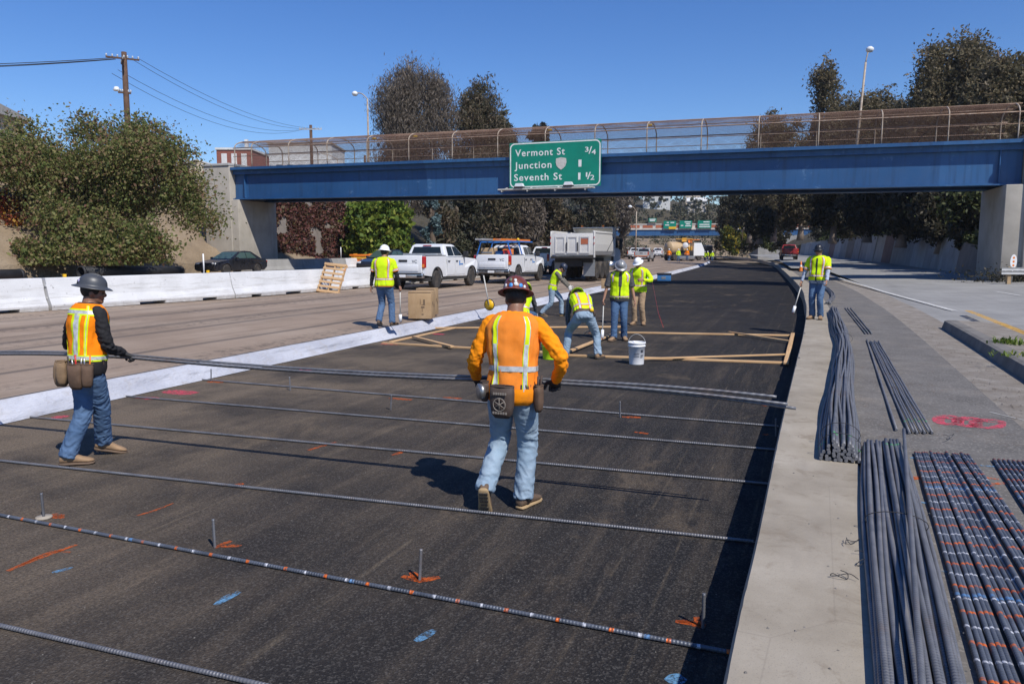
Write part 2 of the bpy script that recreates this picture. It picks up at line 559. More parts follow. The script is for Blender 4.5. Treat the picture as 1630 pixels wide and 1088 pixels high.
        c = n.mix(n.ramp(n.noise(n.pos(0.3, (1.1, 1.1, 0.16)), 1.0, 6, 0.65), [(0.55, 0.0), (0.75, 0.4)]), c, tuple(k * 0.5 for k in a) + (1,))
        M[nm] = n.fin(c, normal=n.bump(n.noise(v, 14, 6, 0.7), 0.3, 0.02))

    # white cloth pinned over the trench edge
    n = NT('white_fabric', 0.75, 0, 0.2)
    v = n.pos(HEAD)
    c = n.ramp(n.noise(n.pos(HEAD, (1, 0.3, 1)), 2.2, 6, 0.6), [(0.3, (0.36, 0.37, 0.42)), (0.7, (0.54, 0.55, 0.60))])
    c = n.mix(n.ramp(n.noise(v, 5, 6, 0.7), [(0.52, 0.0), (0.72, 0.5)]), c, (0.36, 0.32, 0.28, 1))
    M['white_fabric'] = n.fin(c, normal=n.bump(n.noise(n.pos(HEAD, (1, 0.35, 1)), 7, 6, 0.65), 1.0, 0.06))
ground_mats()

# ------------------------------------------------------------------ ground and roads
m = MB()
S = 3000
m.quad((-S, -S, -0.35), (S, -S, -0.35), (S, S, -0.35), (-S, S, -0.35))
struct(m.build('ground', 'soil'))

fresh_road = struct(MB().strip(offset(L_LINE, -0.25), offset(R_LINE, 0.05)).build('fresh_asphalt_road', 'asphalt', recalc=False))
m = MB()
ds = [0.18, 0.6, 1.5, 3, 5, 7.5, 10, 14, 18, 22, 26.5]
for a, b in zip(ds[:-1], ds[1:]):
    m.strip(offset(L_LINE, -b, lane_z(b)), offset(L_LINE, -a, lane_z(a)))
m.strip(offset(L_LINE, -0.18, lane_z(0.18)), offset(L_LINE, -0.16, -0.05))
struct(m.build('old_road_lanes', 'lanes', recalc=False))

# pale concrete strip along the right of the trench, with a broken arris
CURB = 0.38
rnd = random.Random(4)
def dense(line, y0, y1, step):
    pts = [p for p in line if y0 <= p.y <= y1]
    out = []
    for a, b in zip(pts[:-1], pts[1:]):
        k = max(1, int((b - a).length / step))
        out += [a.lerp(b, i / k) for i in range(k)]
    return out + [pts[-1]]
RD = dense(R_LINE, -6, 40, 0.06) + [p for p in R_LINE if p.y > 40]
nr = [0.0]
e0, e1, e2 = [], [], []
for i, p in enumerate(RD):
    t = (RD[min(i + 1, len(RD) - 1)] - RD[max(i - 1, 0)]).normalized()
    nx = Vector((t.y, -t.x, 0))
    chip = max(0, mnoise.noise(Vector((p.x * 2.3, p.y * 2.3, 1.7))) - 0.28) * 0.16 + mnoise.noise(p * 9) * 0.004 if p.y < 40 else 0
    drop = max(0, chip) * 0.6
    z = zr(p.y)
    e0.append(p + nx * 0.0 + Vector((0, 0, -0.05 + z)))
    e1.append(p + nx * 0.004 + Vector((0, 0, CURB - 0.02 - drop + z)))
    e2.append(p + nx * (0.018 + max(chip, 0)) + Vector((0, 0, CURB + z)))
f2 = offset(RD, 0.62, CURB)
m = MB().strip(e0, e1).strip(e1, e2).strip(e2, f2).strip(f2, offset(RD, 0.63, 0.2))
struct(m.build('concrete_curb_strip', 'concrete_strip', recalc=False))

SH = 0.366
m = MB().strip(offset(R_LINE, 0.6, SH, -9, 66), offset(R_LINE, 2.1, SH, -9, 66))
road_shoulder = struct(m.build('road_shoulder', 'shoulder', recalc=False))
m = MB().strip(offset(R_LINE, 2.05, SH - 0.003, -9, 66), offset(R_LINE, 2.95, SH + 0.012, -9, 66))
struct(m.build('gutter_ground', 'grit', recalc=False))
# the raised kerb and the gore island behind it end at about y = 18.6
m = MB()
k0 = offset(R_LINE, 2.72, 0.34, -9, 17.6); k1 = offset(R_LINE, 2.78, 0.53, -9, 17.6); k2 = offset(R_LINE, 2.84, 0.55, -9, 17.6); k3 = offset(R_LINE, 3.0, 0.553, -9, 17.6)
m.strip(k0, k1).strip(k1, k2).strip(k2, k3)
m.add([k0[-1], k1[-1], k2[-1], k3[-1], Vector((k3[-1].x, k3[-1].y, 0.3))], [(0, 1, 2, 3, 4)])
n = NT('kerb_dark', 0.9, 0, 0.3)
v = n.pos(HEAD)
c = n.ramp(n.noise(v, 2.5, 7, 0.65), [(0.3, (0.13, 0.12, 0.108)), (0.7, (0.22, 0.205, 0.185))])
M['kerb_dark'] = n.fin(c, normal=n.bump(n.noise(v, 30, 5, 0.7), 0.4, 0.01))
struct(m.build('kerb', 'kerb_dark', recalc=False))
m = MB().strip(offset(R_LINE, 2.995, 0.55, -9, 17.6), offset(R_LINE, 3.9, 0.52, -9, 17.6))
a = offset(R_LINE, 2.8, 0.37, 17.2, 60)
struct(m.build('gore_island', 'grit', recalc=False))
m = MB().strip(offset(R_LINE, 2.9, 0.372, 17.55, 160, ramp_z), offset(R_LINE, 3.85, 0.40, 17.55, 160, ramp_z))
m.strip(offset(R_LINE, 3.85, 0.5, -9, 17.6, ramp_z), offset(R_LINE, 10.6, 0.50, -9, 17.6, ramp_z))
m.strip(offset(R_LINE, 3.85, 0.40, 17.55, 160, ramp_z), offset(R_LINE, 10.6, 0.45, 17.55, 160, ramp_z))
m.strip(offset(R_LINE, 0.6, 0.375, 60, 160, ramp_z), offset(R_LINE, 2.92, 0.36, 60, 160, ramp_z))
m.strip(offset(R_LINE, 10.5, 0.47, -9, 42, ramp_z), offset(R_LINE, 30, 0.6, -9, 42, ramp_z))
ramp_road = struct(m.build('ramp_road', 'ramp', recalc=False))

# painted lines of the ramp, worn
for nm, col in (('line_white', (0.62, 0.61, 0.58)), ('line_yellow', (0.56, 0.33, 0.08))):
    n = NT(nm, 0.8, 0, 0.3)
    v = n.pos(HEAD)
    wear = n.ramp(n.noise(v, 7, 6, 0.75), [(0.36, 0.15), (0.52, 1.0)])
    c = n.mix(n.noise(v, 3, 4), tuple(k * 0.75 for k in col) + (1,), (*col, 1))
    M[nm] = n.fin(c, alpha=wear)
def painted(name, A, B, wid, z, mat, parent):
    P = [A.lerp(B, t / 20) for t in range(21)]
    d = (B - A).normalized()
    nx = Vector((d.y, -d.x, 0)) * wid / 2
    lo = [Vector((p.x, p.y, z(p))) - nx for p in P]
    hi = [Vector((p.x, p.y, z(p))) + nx for p in P]
    for q in lo + hi: q.z += 0
    return MB().strip(lo, hi).build(name, mat, parent, recalc=False)
zz = lambda p: 0.412 + ramp_z(p.y) + (0.035 if p.y < 19 else 0)
painted('painted_line', Vector((11.9, 20.2, 0)), Vector((19.6, 46.5, 0)), 0.17, lambda p: 0.415 + ramp_z(p.y), 'line_white', ramp_road)
painted('painted_line', Vector((18.0, 26.7, 0)), Vector((25.3, 47.5, 0)), 0.13, lambda p: 0.44 + ramp_z(p.y), 'line_white', ramp_road)
painted('painted_line', Vector((11.45, 18.9, 0)), Vector((6.9, 7.6, 0)), 0.16, lambda p: 0.528, 'line_yellow', ramp_road)

# white cloth over the left edge of the trench
LD = dense(L_LINE, -6, 60, 0.25) + [p for p in L_LINE if p.y > 60]
rows = [[] for _ in range(8)]
prof = [(0.04, 0.006), (0.005, 0.045), (-0.04, 0.09), (-0.07, 0.13), (-0.11, 0.175), (-0.15, 0.21), (-0.185, 0.238), (-0.215, 0.246)]
for i, p in enumerate(LD):
    t = (LD[min(i + 1, len(LD) - 1)] - LD[max(i - 1, 0)]).normalized()
    nx = Vector((t.y, -t.x, 0))
    for j, (d, z) in enumerate(prof):
        w = mnoise.noise(Vector((p.x * 1.1, p.y * 1.1, j * 0.45))) * 0.034 + mnoise.noise(Vector((p.x * 3.7, p.y * 3.7, j * 0.8))) * 0.020
        if j >= 6: w = abs(w) * 0.25
        rows[j].append(p + nx * (d + w) + Vector((0, 0, max(0.006, z + w * 0.3) + zr(p.y))))
m = MB()
for a, b in zip(rows[:-1], rows[1:]):
    m.strip(b, a)
m.sm = [True] * len(m.sm)
fab = m.build('edge_fabric', 'white_fabric', recalc=False)
plain('edge_shadow', (0.07, 0.07, 0.075), 0.8, 0, 0.3, 8)  # dark strip added for the shadow line along the concrete edge
MB().strip([p + Vector((0, 0, 0.004)) for p in offset(LD, -0.255, 0.246)], [p + Vector((0, 0, 0.004)) for p in offset(LD, -0.205, 0.247)]).build('edge_shadow_strip', 'edge_shadow', fab, recalc=False)
tag(fab, 'long white fabric sheet draped over the left edge of the dark trench', 'fabric')

# ------------------------------------------------------------------ embankments and hill
def terrain(name, lines, mat, amp=0.25, parent=None):
    """a bumpy sheet through polylines of equal length"""
    m = MB()
    rows = []
    for i in range(len(lines) - 1):
        k = 5
        for j in range(k):
            rows.append([a.lerp(b, j / k) for a, b in zip(lines[i], lines[i + 1])])
    rows.append(list(lines[-1]))
    for r in rows[1:-1]:
        for p in r:
            p.z += mnoise.noise(Vector((p.x * 0.35, p.y * 0.35, 0.3))) * amp
    for a, b in zip(rows[:-1], rows[1:]):
        m.strip(a, b)
    m.sm = [True] * len(m.sm)
    return m.build(name, mat, parent, recalc=False)
LE = dense(L_LINE, -6, 58, 2.5)
terr = terrain('embankment_left', [offset(LE, -60, 8.3), offset(LE, -38, 7.2), offset(LE, -29.5, 2.0), offset(LE, -28.3, 1.15), offset(LE, -28.1, 0.5)], 'soil', 0.5)
struct(terr)
LE2 = dense(L_LINE, 66, 200, 4)
n = NT('leaf_litter', 0.95)
v = n.pos()
c = n.ramp(n.noise(v, 1.2, 8, 0.7), [(0.3, (0.035, 0.032, 0.018)), (0.55, (0.075, 0.062, 0.035)), (0.8, (0.16, 0.12, 0.075))])
M['litter'] = n.fin(c, normal=n.bump(n.noise(v, 6, 6, 0.8), 1.0, 0.2))
struct(terrain('embankment_far_left', [offset(LE2, -60, 9.0), offset(LE2, -40, 7.5), offset(LE2, -30, 3.0), offset(LE2, -26, 0.5)], 'litter', 0.6))
RE = dense(R_LINE, 42, 200, 3)
def wall_top(y):
    return float(np.interp(y, [36, 42, 50, 60, 85, 130, 160], [1.55, 1.75, 2.4, 3.2, 3.9, 3.9, 3.4]))
A = offset(RE, 10.75, 0, dz=lambda y: wall_top(y) - 0.15)
struct(terrain('embankment_right', [A, offset(RE, 13, 0, dz=lambda y: wall_top(y) + 1.2), offset(RE, 20, 7.0), offset(RE, 40, 10.0), offset(RE, 90, 13)], 'litter', 0.6))
RE3 = dense(R_LINE, 20, 43.5, 3)
struct(terrain('embankment_near_right', [offset(RE3, 14.2, 0.5), offset(RE3, 16, 1.8), offset(RE3, 24, 6.8), offset(RE3, 60, 8.5)], 'litter', 0.4))
def hill_h(x, y):
    t = min(1, max(0, (y - 215) / 130))
    return -0.4 + 27 * (t * t * (3 - 2 * t)) * (0.8 + 0.2 * math.sin(x * 0.02 + 1)) + mnoise.noise(Vector((x * .02, y * .02, 0))) * 3 * t
m = MB()
nx, ny = 40, 22
vs = [(-160 + 460 * i / nx, 212 + 260 * j / ny, hill_h(-160 + 460 * i / nx, 212 + 260 * j / ny)) for j in range(ny + 1) for i in range(nx + 1)]
m.add(vs, [(j * (nx + 1) + i, j * (nx + 1) + i + 1, (j + 1) * (nx + 1) + i + 1, (j + 1) * (nx + 1) + i) for j in range(ny) for i in range(nx)], 0, True)
struct(m.build('hill', 'litter', recalc=False))
# ------------------------------------------------------------------ paints and metals
n = NT('blue_paint', 0.42, 0, 0.5)
v = n.pos()
c = n.ramp(n.noise(v, 0.35, 5, 0.5), [(0.3, (0.010, 0.056, 0.155)), (0.7, (0.019, 0.080, 0.205))])
blk = n.voro(n.pos(R(19.8), (0.14, 0.02, 0.01)), 1.0, out='Color')
c = n.mix(n.math('MULTIPLY', n.sep(blk, 0), 0.6), c, (0.04, 0.14, 0.31, 1))
c = n.mix(n.ramp(n.noise(v, 1.8, 7, 0.75), [(0.60, 0.0), (0.67, 0.42)]), c, (0.15, 0.26, 0.42, 1))
c = n.mix(n.ramp(n.noise(n.pos(0, (4, 4, 0.3)), 1.0, 5, 0.6), [(0.50, 0.0), (0.75, 0.6)]), c, (0.012, 0.035, 0.09, 1))
M['blue'] = n.fin(c, n.ramp(n.noise(v, 2, 4), [(0.3, 0.35), (0.7, 0.6)]))
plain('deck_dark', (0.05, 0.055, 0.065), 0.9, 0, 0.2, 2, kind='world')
n = NT('rusty_steel', 0.75, 0.2)
v = n.pos()
M['rust'] = n.fin(n.ramp(n.noise(v, 3, 6, 0.7), [(0.3, (0.16, 0.085, 0.05)), (0.5, (0.30, 0.20, 0.14)), (0.72, (0.42, 0.34, 0.27))]))
n = NT('post_paint', 0.6, 0.0)
v = n.pos()
M['post'] = n.fin(n.ramp(n.noise(v, 2.5, 6, 0.7), [(0.3, (0.20, 0.125, 0.08)), (0.5, (0.36, 0.29, 0.22)), (0.72, (0.50, 0.44, 0.36))]))
n = NT('fence_wire', 0.7, 0.3)
v = n.pos()
M['wire'] = n.fin(n.ramp(n.noise(v, 0.5, 4, 0.6), [(0.35, (0.11, 0.055, 0.034)), (0.65, (0.21, 0.13, 0.09))]))
plain('sign_green', (0.0, 0.21, 0.135), 0.38, 0, 0.14, 1.2)
plain('sign_white', (0.72, 0.73, 0.70), 0.45, 0, 0.18, 5)
plain('galvanised', (0.46, 0.46, 0.45), 0.5, 0.5, 0.2, 8)
plain('pale_metal', (0.55, 0.53, 0.48), 0.6, 0.1, 0.2, 6)
plain('black_rubber', (0.018, 0.018, 0.019), 0.75, 0, 0.3, 10, 0.2)
plain('wood_pole', (0.095, 0.05, 0.03), 0.85, 0, 0.35, 3, 0.4, dirt=((0.18, 0.11, 0.07), 2, 0.5, 0.6))
plain('lamp_glass', (0.75, 0.77, 0.78), 0.2, 0, 0.05, 3)
plain('cable', (0.03, 0.03, 0.035), 0.7)
plain('transformer', (0.55, 0.57, 0.58), 0.5, 0, 0.1, 3)
plain('brick_red', (0.25, 0.085, 0.06), 0.9, 0, 0.25, 3)
plain('plaster_white', (0.62, 0.62, 0.60), 0.85, 0, 0.12, 1)
plain('plaster_beige', (0.52, 0.44, 0.34), 0.85, 0, 0.12, 1)
plain('roof_grey', (0.34, 0.33, 0.31), 0.9, 0, 0.2, 2)
plain('window_dark', (0.03, 0.04, 0.05), 0.15)
plain('sign_yellow', (0.75, 0.45, 0.02), 0.4)
plain('rail_orange', (0.42, 0.12, 0.05), 0.7, 0, 0.25, 0.6)
plain('far_cream', (0.55, 0.50, 0.44), 0.8, 0, 0.2, 0.5)

# ------------------------------------------------------------------ the blue footbridge
BA = Vector((-19.6, 54.0, 0))
BANG = math.atan2(-16.0, 44.5)
BLEN = 47.6
BW = 3.7
def zb(x):
    return 5.62 - 0.36 * x / 47.3
bridge = thing('foot_bridge', 'blue steel footbridge with caged walkway spanning the whole freeway', 'bridge', BA, BANG)
def along(prof, x0, x1, name, mat, segs=12, parent=None):
    """a cross-section (y, z above girder bottom) run along the bridge"""
    m = MB()
    n = len(prof)
    vs, fs = [], []
    for i in range(segs + 1):
        x = x0 + (x1 - x0) * i / segs
        vs += [(x, y, zb(x) + z) for y, z in prof]
    for i in range(segs):
        for k in range(n):
            fs.append((i * n + k, i * n + (k + 1) % n, (i + 1) * n + (k + 1) % n, (i + 1) * n + k))
    fs += [tuple(range(n))[::-1], tuple(segs * n + k for k in range(n))]
    return m.add(vs, fs).build(name, mat, parent or bridge)
rect = lambda y0, y1, z0, z1: [(y0, z0), (y1, z0), (y1, z1), (y0, z1)]
for s in (0, 1):
    fy = (lambda y: y) if s == 0 else (lambda y: BW - y)
    g = along(rect(*sorted((fy(0.20), fy(0.24))), 0.13, 1.72), 0, BLEN, 'girder_web', 'blue')
    along(rect(*sorted((fy(-0.12), fy(0.50))), 0.0, 0.06), 0.02, BLEN - 0.02, 'bottom_flange', 'blue', parent=g)
    along(rect(*sorted((fy(0.06), fy(0.38))), 0.063, 0.13), 0.03, BLEN - 0.03, 'flange_plate', 'blue', parent=g)
    along(rect(*sorted((fy(-0.02), fy(0.46))), 1.72, 2.02), 0.01, BLEN - 0.01, 'fascia', 'blue', parent=g)
    along(rect(*sorted((fy(-0.30), fy(0.50))), 2.023, 2.20), -0.01, BLEN + 0.01, 'top_flange', 'blue', parent=g)
    for x in (0.9, 46.6):
        MB().box((x - 0.02, min(fy(0.02), fy(0.197)), zb(x) + 0.135), (x + 0.02, max(fy(0.02), fy(0.197)), zb(x) + 1.715)).build('stiffener', 'blue', g)
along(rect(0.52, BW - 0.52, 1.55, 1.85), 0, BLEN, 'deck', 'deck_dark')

# caged fence: hoops, rails, diamond mesh
HW = BW / 2 - 0.12
def hoop(t):
    """point of the hoop outline at arc fraction t: y across, z above the top flange"""
    pts = HOOP_P
    k = t * (len(pts) - 1)
    i = min(int(k), len(pts) - 2)
    f = k - i
    return pts[i][0] * (1 - f) + pts[i + 1][0] * f, pts[i][1] * (1 - f) + pts[i + 1][1] * f
def hoop_outline():
    out = [(-HW, 0.0), (-HW, 0.35), (-HW, 0.7), (-HW, 1.05), (-HW, 1.35)]
    for k in range(1, 12):
        a = math.pi - math.pi * k / 12
        out.append((HW * math.cos(a), 1.35 + 0.62 * math.sin(a)))
    out += [(HW, 1.35), (HW, 1.05), (HW, 0.7), (HW, 0.35), (HW, 0.0)]
    return out
HOOP_P = hoop_outline()
z_top = 2.20
MB().tube([(0.12, BW / 2 + y, zb(0) + z_top + z) for y, z in HOOP_P], 0.04, 6).build('fence_hoop', 'post', bridge)
x = 1.55
while x < BLEN:
    MB().tube([(x, BW / 2 + y, zb(x) + z_top + z) for y, z in HOOP_P], 0.036, 6).build('fence_hoop', 'post', bridge)
    x += 3.05
for (y, z, r) in ((-HW, 1.35, 0.035), (HW, 1.35, 0.035), (-HW, 0.78, 0.022), (HW, 0.78, 0.022), (-HW * 0.5, 1.89, 0.03), (HW * 0.5, 1.89, 0.03)):
    xs = [BLEN * i / 10 for i in range(11)]
    MB().tube([(q, BW / 2 + y, zb(q) + z_top + z) for q in xs], r, 6).build('fence_rail', 'rust', bridge)
# chain link: thin wires running both ways round the hoops
m = MB()
tot = 2 * 1.35 + 4.6
sp = 0.085
nw = int((BLEN + tot) / sp)
vs, fs = [], []
NP = 11
for sgn in (1, -1):
    for i in range(nw):
        x0 = i * sp if sgn < 0 else i * sp - tot
        pts = []
        for k in range(NP):
            t = k / (NP - 1)
            q = x0 + sgn * t * tot * (1 if sgn > 0 else 1)
            y, z = hoop(t)
            if 0.0 <= q <= BLEN:
                pts.append(Vector((q, BW / 2 + y * 1.01, zb(q) + z_top + z * 1.005 + 0.01)))
        if len(pts) < 2:
            continue
        o = len(vs)
        r = 0.0041
        for k, p in enumerate(pts):
            d = (pts[min(k + 1, len(pts) - 1)] - pts[max(k - 1, 0)]).normalized()
            a = d.cross(Vector((0.3, 1, 0.2))).normalized() * r
            b = d.cross(a).normalized() * r
            vs += [p + a, p - a * 0.5 + b * 0.87, p - a * 0.5 - b * 0.87]
        for k in range(len(pts) - 1):
            for j in range(3):
                fs.append((o + k * 3 + j, o + k * 3 + (j + 1) % 3, o + (k + 1) * 3 + (j + 1) % 3, o + (k + 1) * 3 + j))
m.add(vs, fs)
tag(m.build('chain_link_mesh', 'wire', bridge, recalc=False), kind='stuff')
# small yellow walkway lamps on a few hoops
for x in (10.7, 13.75, 22.9, 29.0):
    MB().box((x - 0.14, BW / 2 - 0.9, zb(x) + z_top + 1.66), (x + 0.14, BW / 2 - 0.7, zb(x) + z_top + 1.76), 0, 0.02).build('walkway_lamp', 'sign_yellow', bridge)

# abutments
ab = thing('bridge_abutment', 'tall pale concrete abutment under the left end of the blue bridge', 'abutment', BA, BANG)
MB().box((-2.3, -0.35, 0.2), (-0.03, BW + 0.3, 7.95), 0, 0.04).build('back_wall', 'abutment', ab)
MB().box((-1.5, -0.28, 0.2), (0.55, BW + 0.25, 5.60), 0, 0.04).build('bearing_wall', 'abutment', ab)
MB().box((-2.4, -0.42, 7.95), (-0.01, BW + 0.36, 8.12), 0, 0.02).build('coping', 'wall_pale', ab)
ab2 = thing('bridge_abutment', 'weathered concrete pier and abutment under the right end of the blue bridge', 'abutment', BA, BANG)
MB().box((46.75, -0.75, 0.2), (48.3, BW + 0.5, 5.24), 0, 0.04).build('bearing_wall', 'abutment', ab2)
MB().box((47.64, -0.9, 0.2), (60, BW + 0.62, 7.75), 0, 0.04).build('back_wall', 'abutment', ab2)

# ------------------------------------------------------------------ the green guide sign on the girder
sx0 = 20.88
sign = thing('guide_sign', 'large green guide sign listing exits, hung on the blue bridge girder', 'sign', BA + Vector((math.cos(BANG) * sx0 - math.sin(BANG) * -0.55, math.sin(BANG) * sx0 + math.cos(BANG) * -0.55, 5.78)), BANG)
SW, SHT = 5.62, 2.66
def rounded(w, h, r, n=6):
    out = []
    for cx, cz, a0 in ((w - r, r, -90), (w - r, h - r, 0), (r, h - r, 90), (r, r, 180)):
        for k in range(n + 1):
            a = R(a0 + 90 * k / n)
            out.append((cx + r * math.cos(a), cz + r * math.sin(a)))
    return out
MB().prism(rounded(SW, SHT, 0.06), -0.03, 0.03, 'y').build('panel', 'sign_green', sign)
ring_o = rounded(SW - 0.06, SHT - 0.06, 0.30)
ring_i = rounded(SW - 0.20, SHT - 0.20, 0.24)
m = MB()
N_ = len(ring_o)
vs = [(a + 0.03, -0.034, b + 0.03) for a, b in ring_o] + [(a + 0.10, -0.034, b + 0.10) for a, b in ring_i]
m.add(vs, [(k, (k + 1) % N_, N_ + (k + 1) % N_, N_ + k) for k in range(N_)])
m.build('border', 'sign_white', sign)
def sign_text(txt, u0, u1, v0, cap=0.40, sp=1.0):
    """u: fractions across the panel, v0: baseline as a fraction from the top"""
    me = text_mesh(txt, 1.0, 0.004, 'LEFT', 0.012, sp)
    me.materials.clear()
    me.materials.append(M['sign_white'])
    xs = [v.co.x for v in me.vertices]; ys = [v.co.y for v in me.vertices]
    kx = (u1 - u0) * SW / (max(xs) - min(xs)); ky = cap / 0.70
    for v in me.vertices:
        v.co = ((v.co.x - min(xs)) * kx, v.co.y * ky, v.co.z)
    o = link('lettering', me, sign, (u0 * SW, -0.036, (1 - v0) * SHT))
    o.rotation_euler = (math.pi / 2, 0, 0)
sign_text('Vermont St', 0.065, 0.615, 0.30, sp=1.15)
sign_text('3', 0.83, 0.868, 0.265, 0.28); sign_text('/', 0.868, 0.905, 0.305, 0.40); sign_text('4', 0.90, 0.945, 0.325, 0.28)
sign_text('Junction', 0.058, 0.47, 0.575, sp=1.15)
sign_text('1', 0.762, 0.794, 0.575)
sign_text('Seventh St', 0.052, 0.585, 0.84, sp=1.15)
sign_text('1', 0.76, 0.785, 0.855)
sign_text('1', 0.842, 0.858, 0.80, 0.26); sign_text('/', 0.855, 0.895, 0.85, 0.40); sign_text('2', 0.89, 0.933, 0.868, 0.28)
sh = [(0, .62), (.30, .68), (.60, .62), (.62, .40), (.56, .18), (.44, .06), (.30, -.04), (.16, .06), (.04, .18), (-.02, .40)]
MB().prism([(0.52 * SW + a * 1.02, 0.385 * SHT + b * 1.0) for a, b in sh], -0.052, -0.036, 'y').build('route_shield', 'pale_metal', sign)
cat = MB().box((-0.42, -0.95, -0.16), (SW - 0.25, -0.35, -0.09)).build('lamp_catwalk', 'pale_metal', sign)
for x in (-0.2, 1.4, 3.1, 4.9):
    MB().beam((x, 0.5, 0.10), (x + 0.02, -0.95, -0.24), 0.07, 0.10).build('bracket', 'pale_metal', sign)
for x in (0.62, 3.62):
    l = MB().box((x, -1.0, -0.08), (x + 0.56, -0.62, 0.02), 0, 0.02).build('sign_lamp', 'black_rubber', sign)
    MB().prism([(x + 0.02, 0.02), (x + 0.56, 0.02), (x + 0.48, 0.2), (x + 0.1, 0.2)], -0.98, -0.66, 'y').build('lamp_hood', 'lamp_glass', l)

# ------------------------------------------------------------------ retaining wall on the right, panel by panel
rw = thing('retaining_wall', 'leaning concrete retaining wall of uneven tinted panels along the ramp', 'wall', (0, 0, 0))
prnd = random.Random(11)
y = 43.2
while y < 150:
    p0, _ = line_at(R_LINE, y, 10.35)
    L = 5.4
    dy = L * 0.94
    p1, _ = line_at(R_LINE, y + dy, 10.35)
    t = (p1 - p0).normalized()
    nn = Vector((t.y, -t.x, 0))
    push = prnd.uniform(-0.04, 0.04)
    p0 += nn * push; p1 += nn * push
    b0, b1 = 0.2 + ramp_z(y), 0.2 + ramp_z(y + dy)
    t0 = wall_top(y) + prnd.uniform(-0.05, 0.05); t1 = wall_top(y + dy) + prnd.uniform(-0.05, 0.05)
    lean = 0.16
    g = t * 0.025
    q = [p0 + g, p1 - g]
    vs = []
    for (p, b, tt) in ((q[0], b0, t0), (q[1], b1, t1)):
        vs += [p + Vector((0, 0, b)), p + nn * (lean * (tt - b)) + Vector((0, 0, tt)), p + nn * (lean * (tt - b) + 0.3) + Vector((0, 0, tt)), p + nn * 0.9 + Vector((0, 0, b))]
    MB().add(vs, [(0, 1, 2, 3), (7, 6, 5, 4), (0, 4, 5, 1), (1, 5, 6, 2), (2, 6, 7, 3), (3, 7, 4, 0)]).build('panel', prnd.choice(['wall_grey', 'wall_grey', 'wall_brown', 'wall_pale', 'wall_red', 'wall_grey', 'wall_brown']), rw)
    y += dy

# ------------------------------------------------------------------ concrete barriers
n = NT('barrier_white', 0.7, 0, 0.3)
v = n.pos(kind='object')
c = n.ramp(n.noise(v, 1.5, 6, 0.6), [(0.3, (0.56, 0.56, 0.56)), (0.7, (0.68, 0.68, 0.68))])
c = n.mix(n.ramp(n.noise(n.pos(kind='object', scale=(4, 0.35, 5)), 1.6, 6, 0.72), [(0.51, 0.0), (0.64, 0.6)]), c, (0.40, 0.385, 0.36, 1))
low = n.math('SUBTRACT', 1.0, n.math('MULTIPLY', n.sep(v, 2), 5.5), 0, True)
c = n.mix(n.math('MULTIPLY', low, n.ramp(n.noise(v, 4, 6, 0.7), [(0.3, 0.2), (0.6, 0.9)])), c, (0.34, 0.30, 0.26, 1))
c = n.mix(n.ramp(n.noise(v, 11, 4, 0.7), [(0.63, 0.0), (0.70, 0.75)]), c, (0.20, 0.185, 0.165, 1))
M['barrier_white'] = n.fin(c, normal=n.bump(n.noise(v, 20, 5), 0.2, 0.01))
def barrier_data(mat):
    m = MB()
    L = 6.02
    prof = [(-0.305, 0.08), (-0.305, 0.13), (-0.19, 0.36), (-0.085, 0.83), (-0.07, 0.85), (0.07, 0.85), (0.085, 0.83), (0.19, 0.36), (0.305, 0.13), (0.305, 0.08)]
    m.prism([(a, b) for a, b in prof], 0.0, L, 'y')
    for a, b in ((0, 0.75), (1.25, 2.55), (3.4, 4.75), (5.3, L)):
        m.box((-0.30, a, 0.0), (0.30, b, 0.079))
    for zc in (0.30, 0.62):
        m.box((-0.12, -0.02, zc), (0.12, 0.0, zc + 0.05)).box((-0.12, L, zc - 0.03), (0.12, L + 0.02, zc + 0.02))
    return m.data('barrier', mat)
bw = barrier_data('barrier_white')
bg = barrier_data('wall_grey')
J = [(-15.35, 14.65), (-12.4, 20.0), (-9.5, 25.3), (-7.2, 30.9), (-5.1, 36.6), (-3.0, 42.3), (-1.0, 48.0), (0.9, 53.8)]
BL = ['at the left picture edge', 'behind the worker in the orange vest', 'left of the leaning pallet', 'with the wooden pallet leaning on it', 'behind the nearest white pickup', 'behind the second white pickup', 'beyond the pickups, behind the dump truck']
for i in range(7):
    a, b = Vector((*J[i], 0)), Vector((*J[i + 1], 0))
    d = b - a
    o = link('concrete_barrier', bw, None, (a.x, a.y, 0.455), -math.atan2(d.x, d.y))
    if i == 2: BL[2] = 'white concrete barrier directly left of the one carrying the pallet'
    tag(o, BL[i] if i == 2 else 'white concrete barrier ' + BL[i], 'barrier', 'white barriers along the traffic lanes')
BL2 = ['grey concrete barrier beside the black car', 'grey concrete barrier in the bridge shadow', 'white concrete barrier beyond the bridge shadow below the ivy', 'white far barrier beside the orange plastic barricades', 'white far barrier below the bright green bush', 'white far barrier behind the nearest pickup cab']
for i, y in enumerate((42.5, 48.3, 54.1, 59.9, 65.7, 71.5)):
    p, rz = line_at(L_LINE, y, -25.2)
    o = link('concrete_barrier', bg if i < 2 else bw, None, (p.x, p.y, 0.60), rz)
    tag(o, BL2[i], 'barrier', 'barriers on the far side of the traffic lanes')
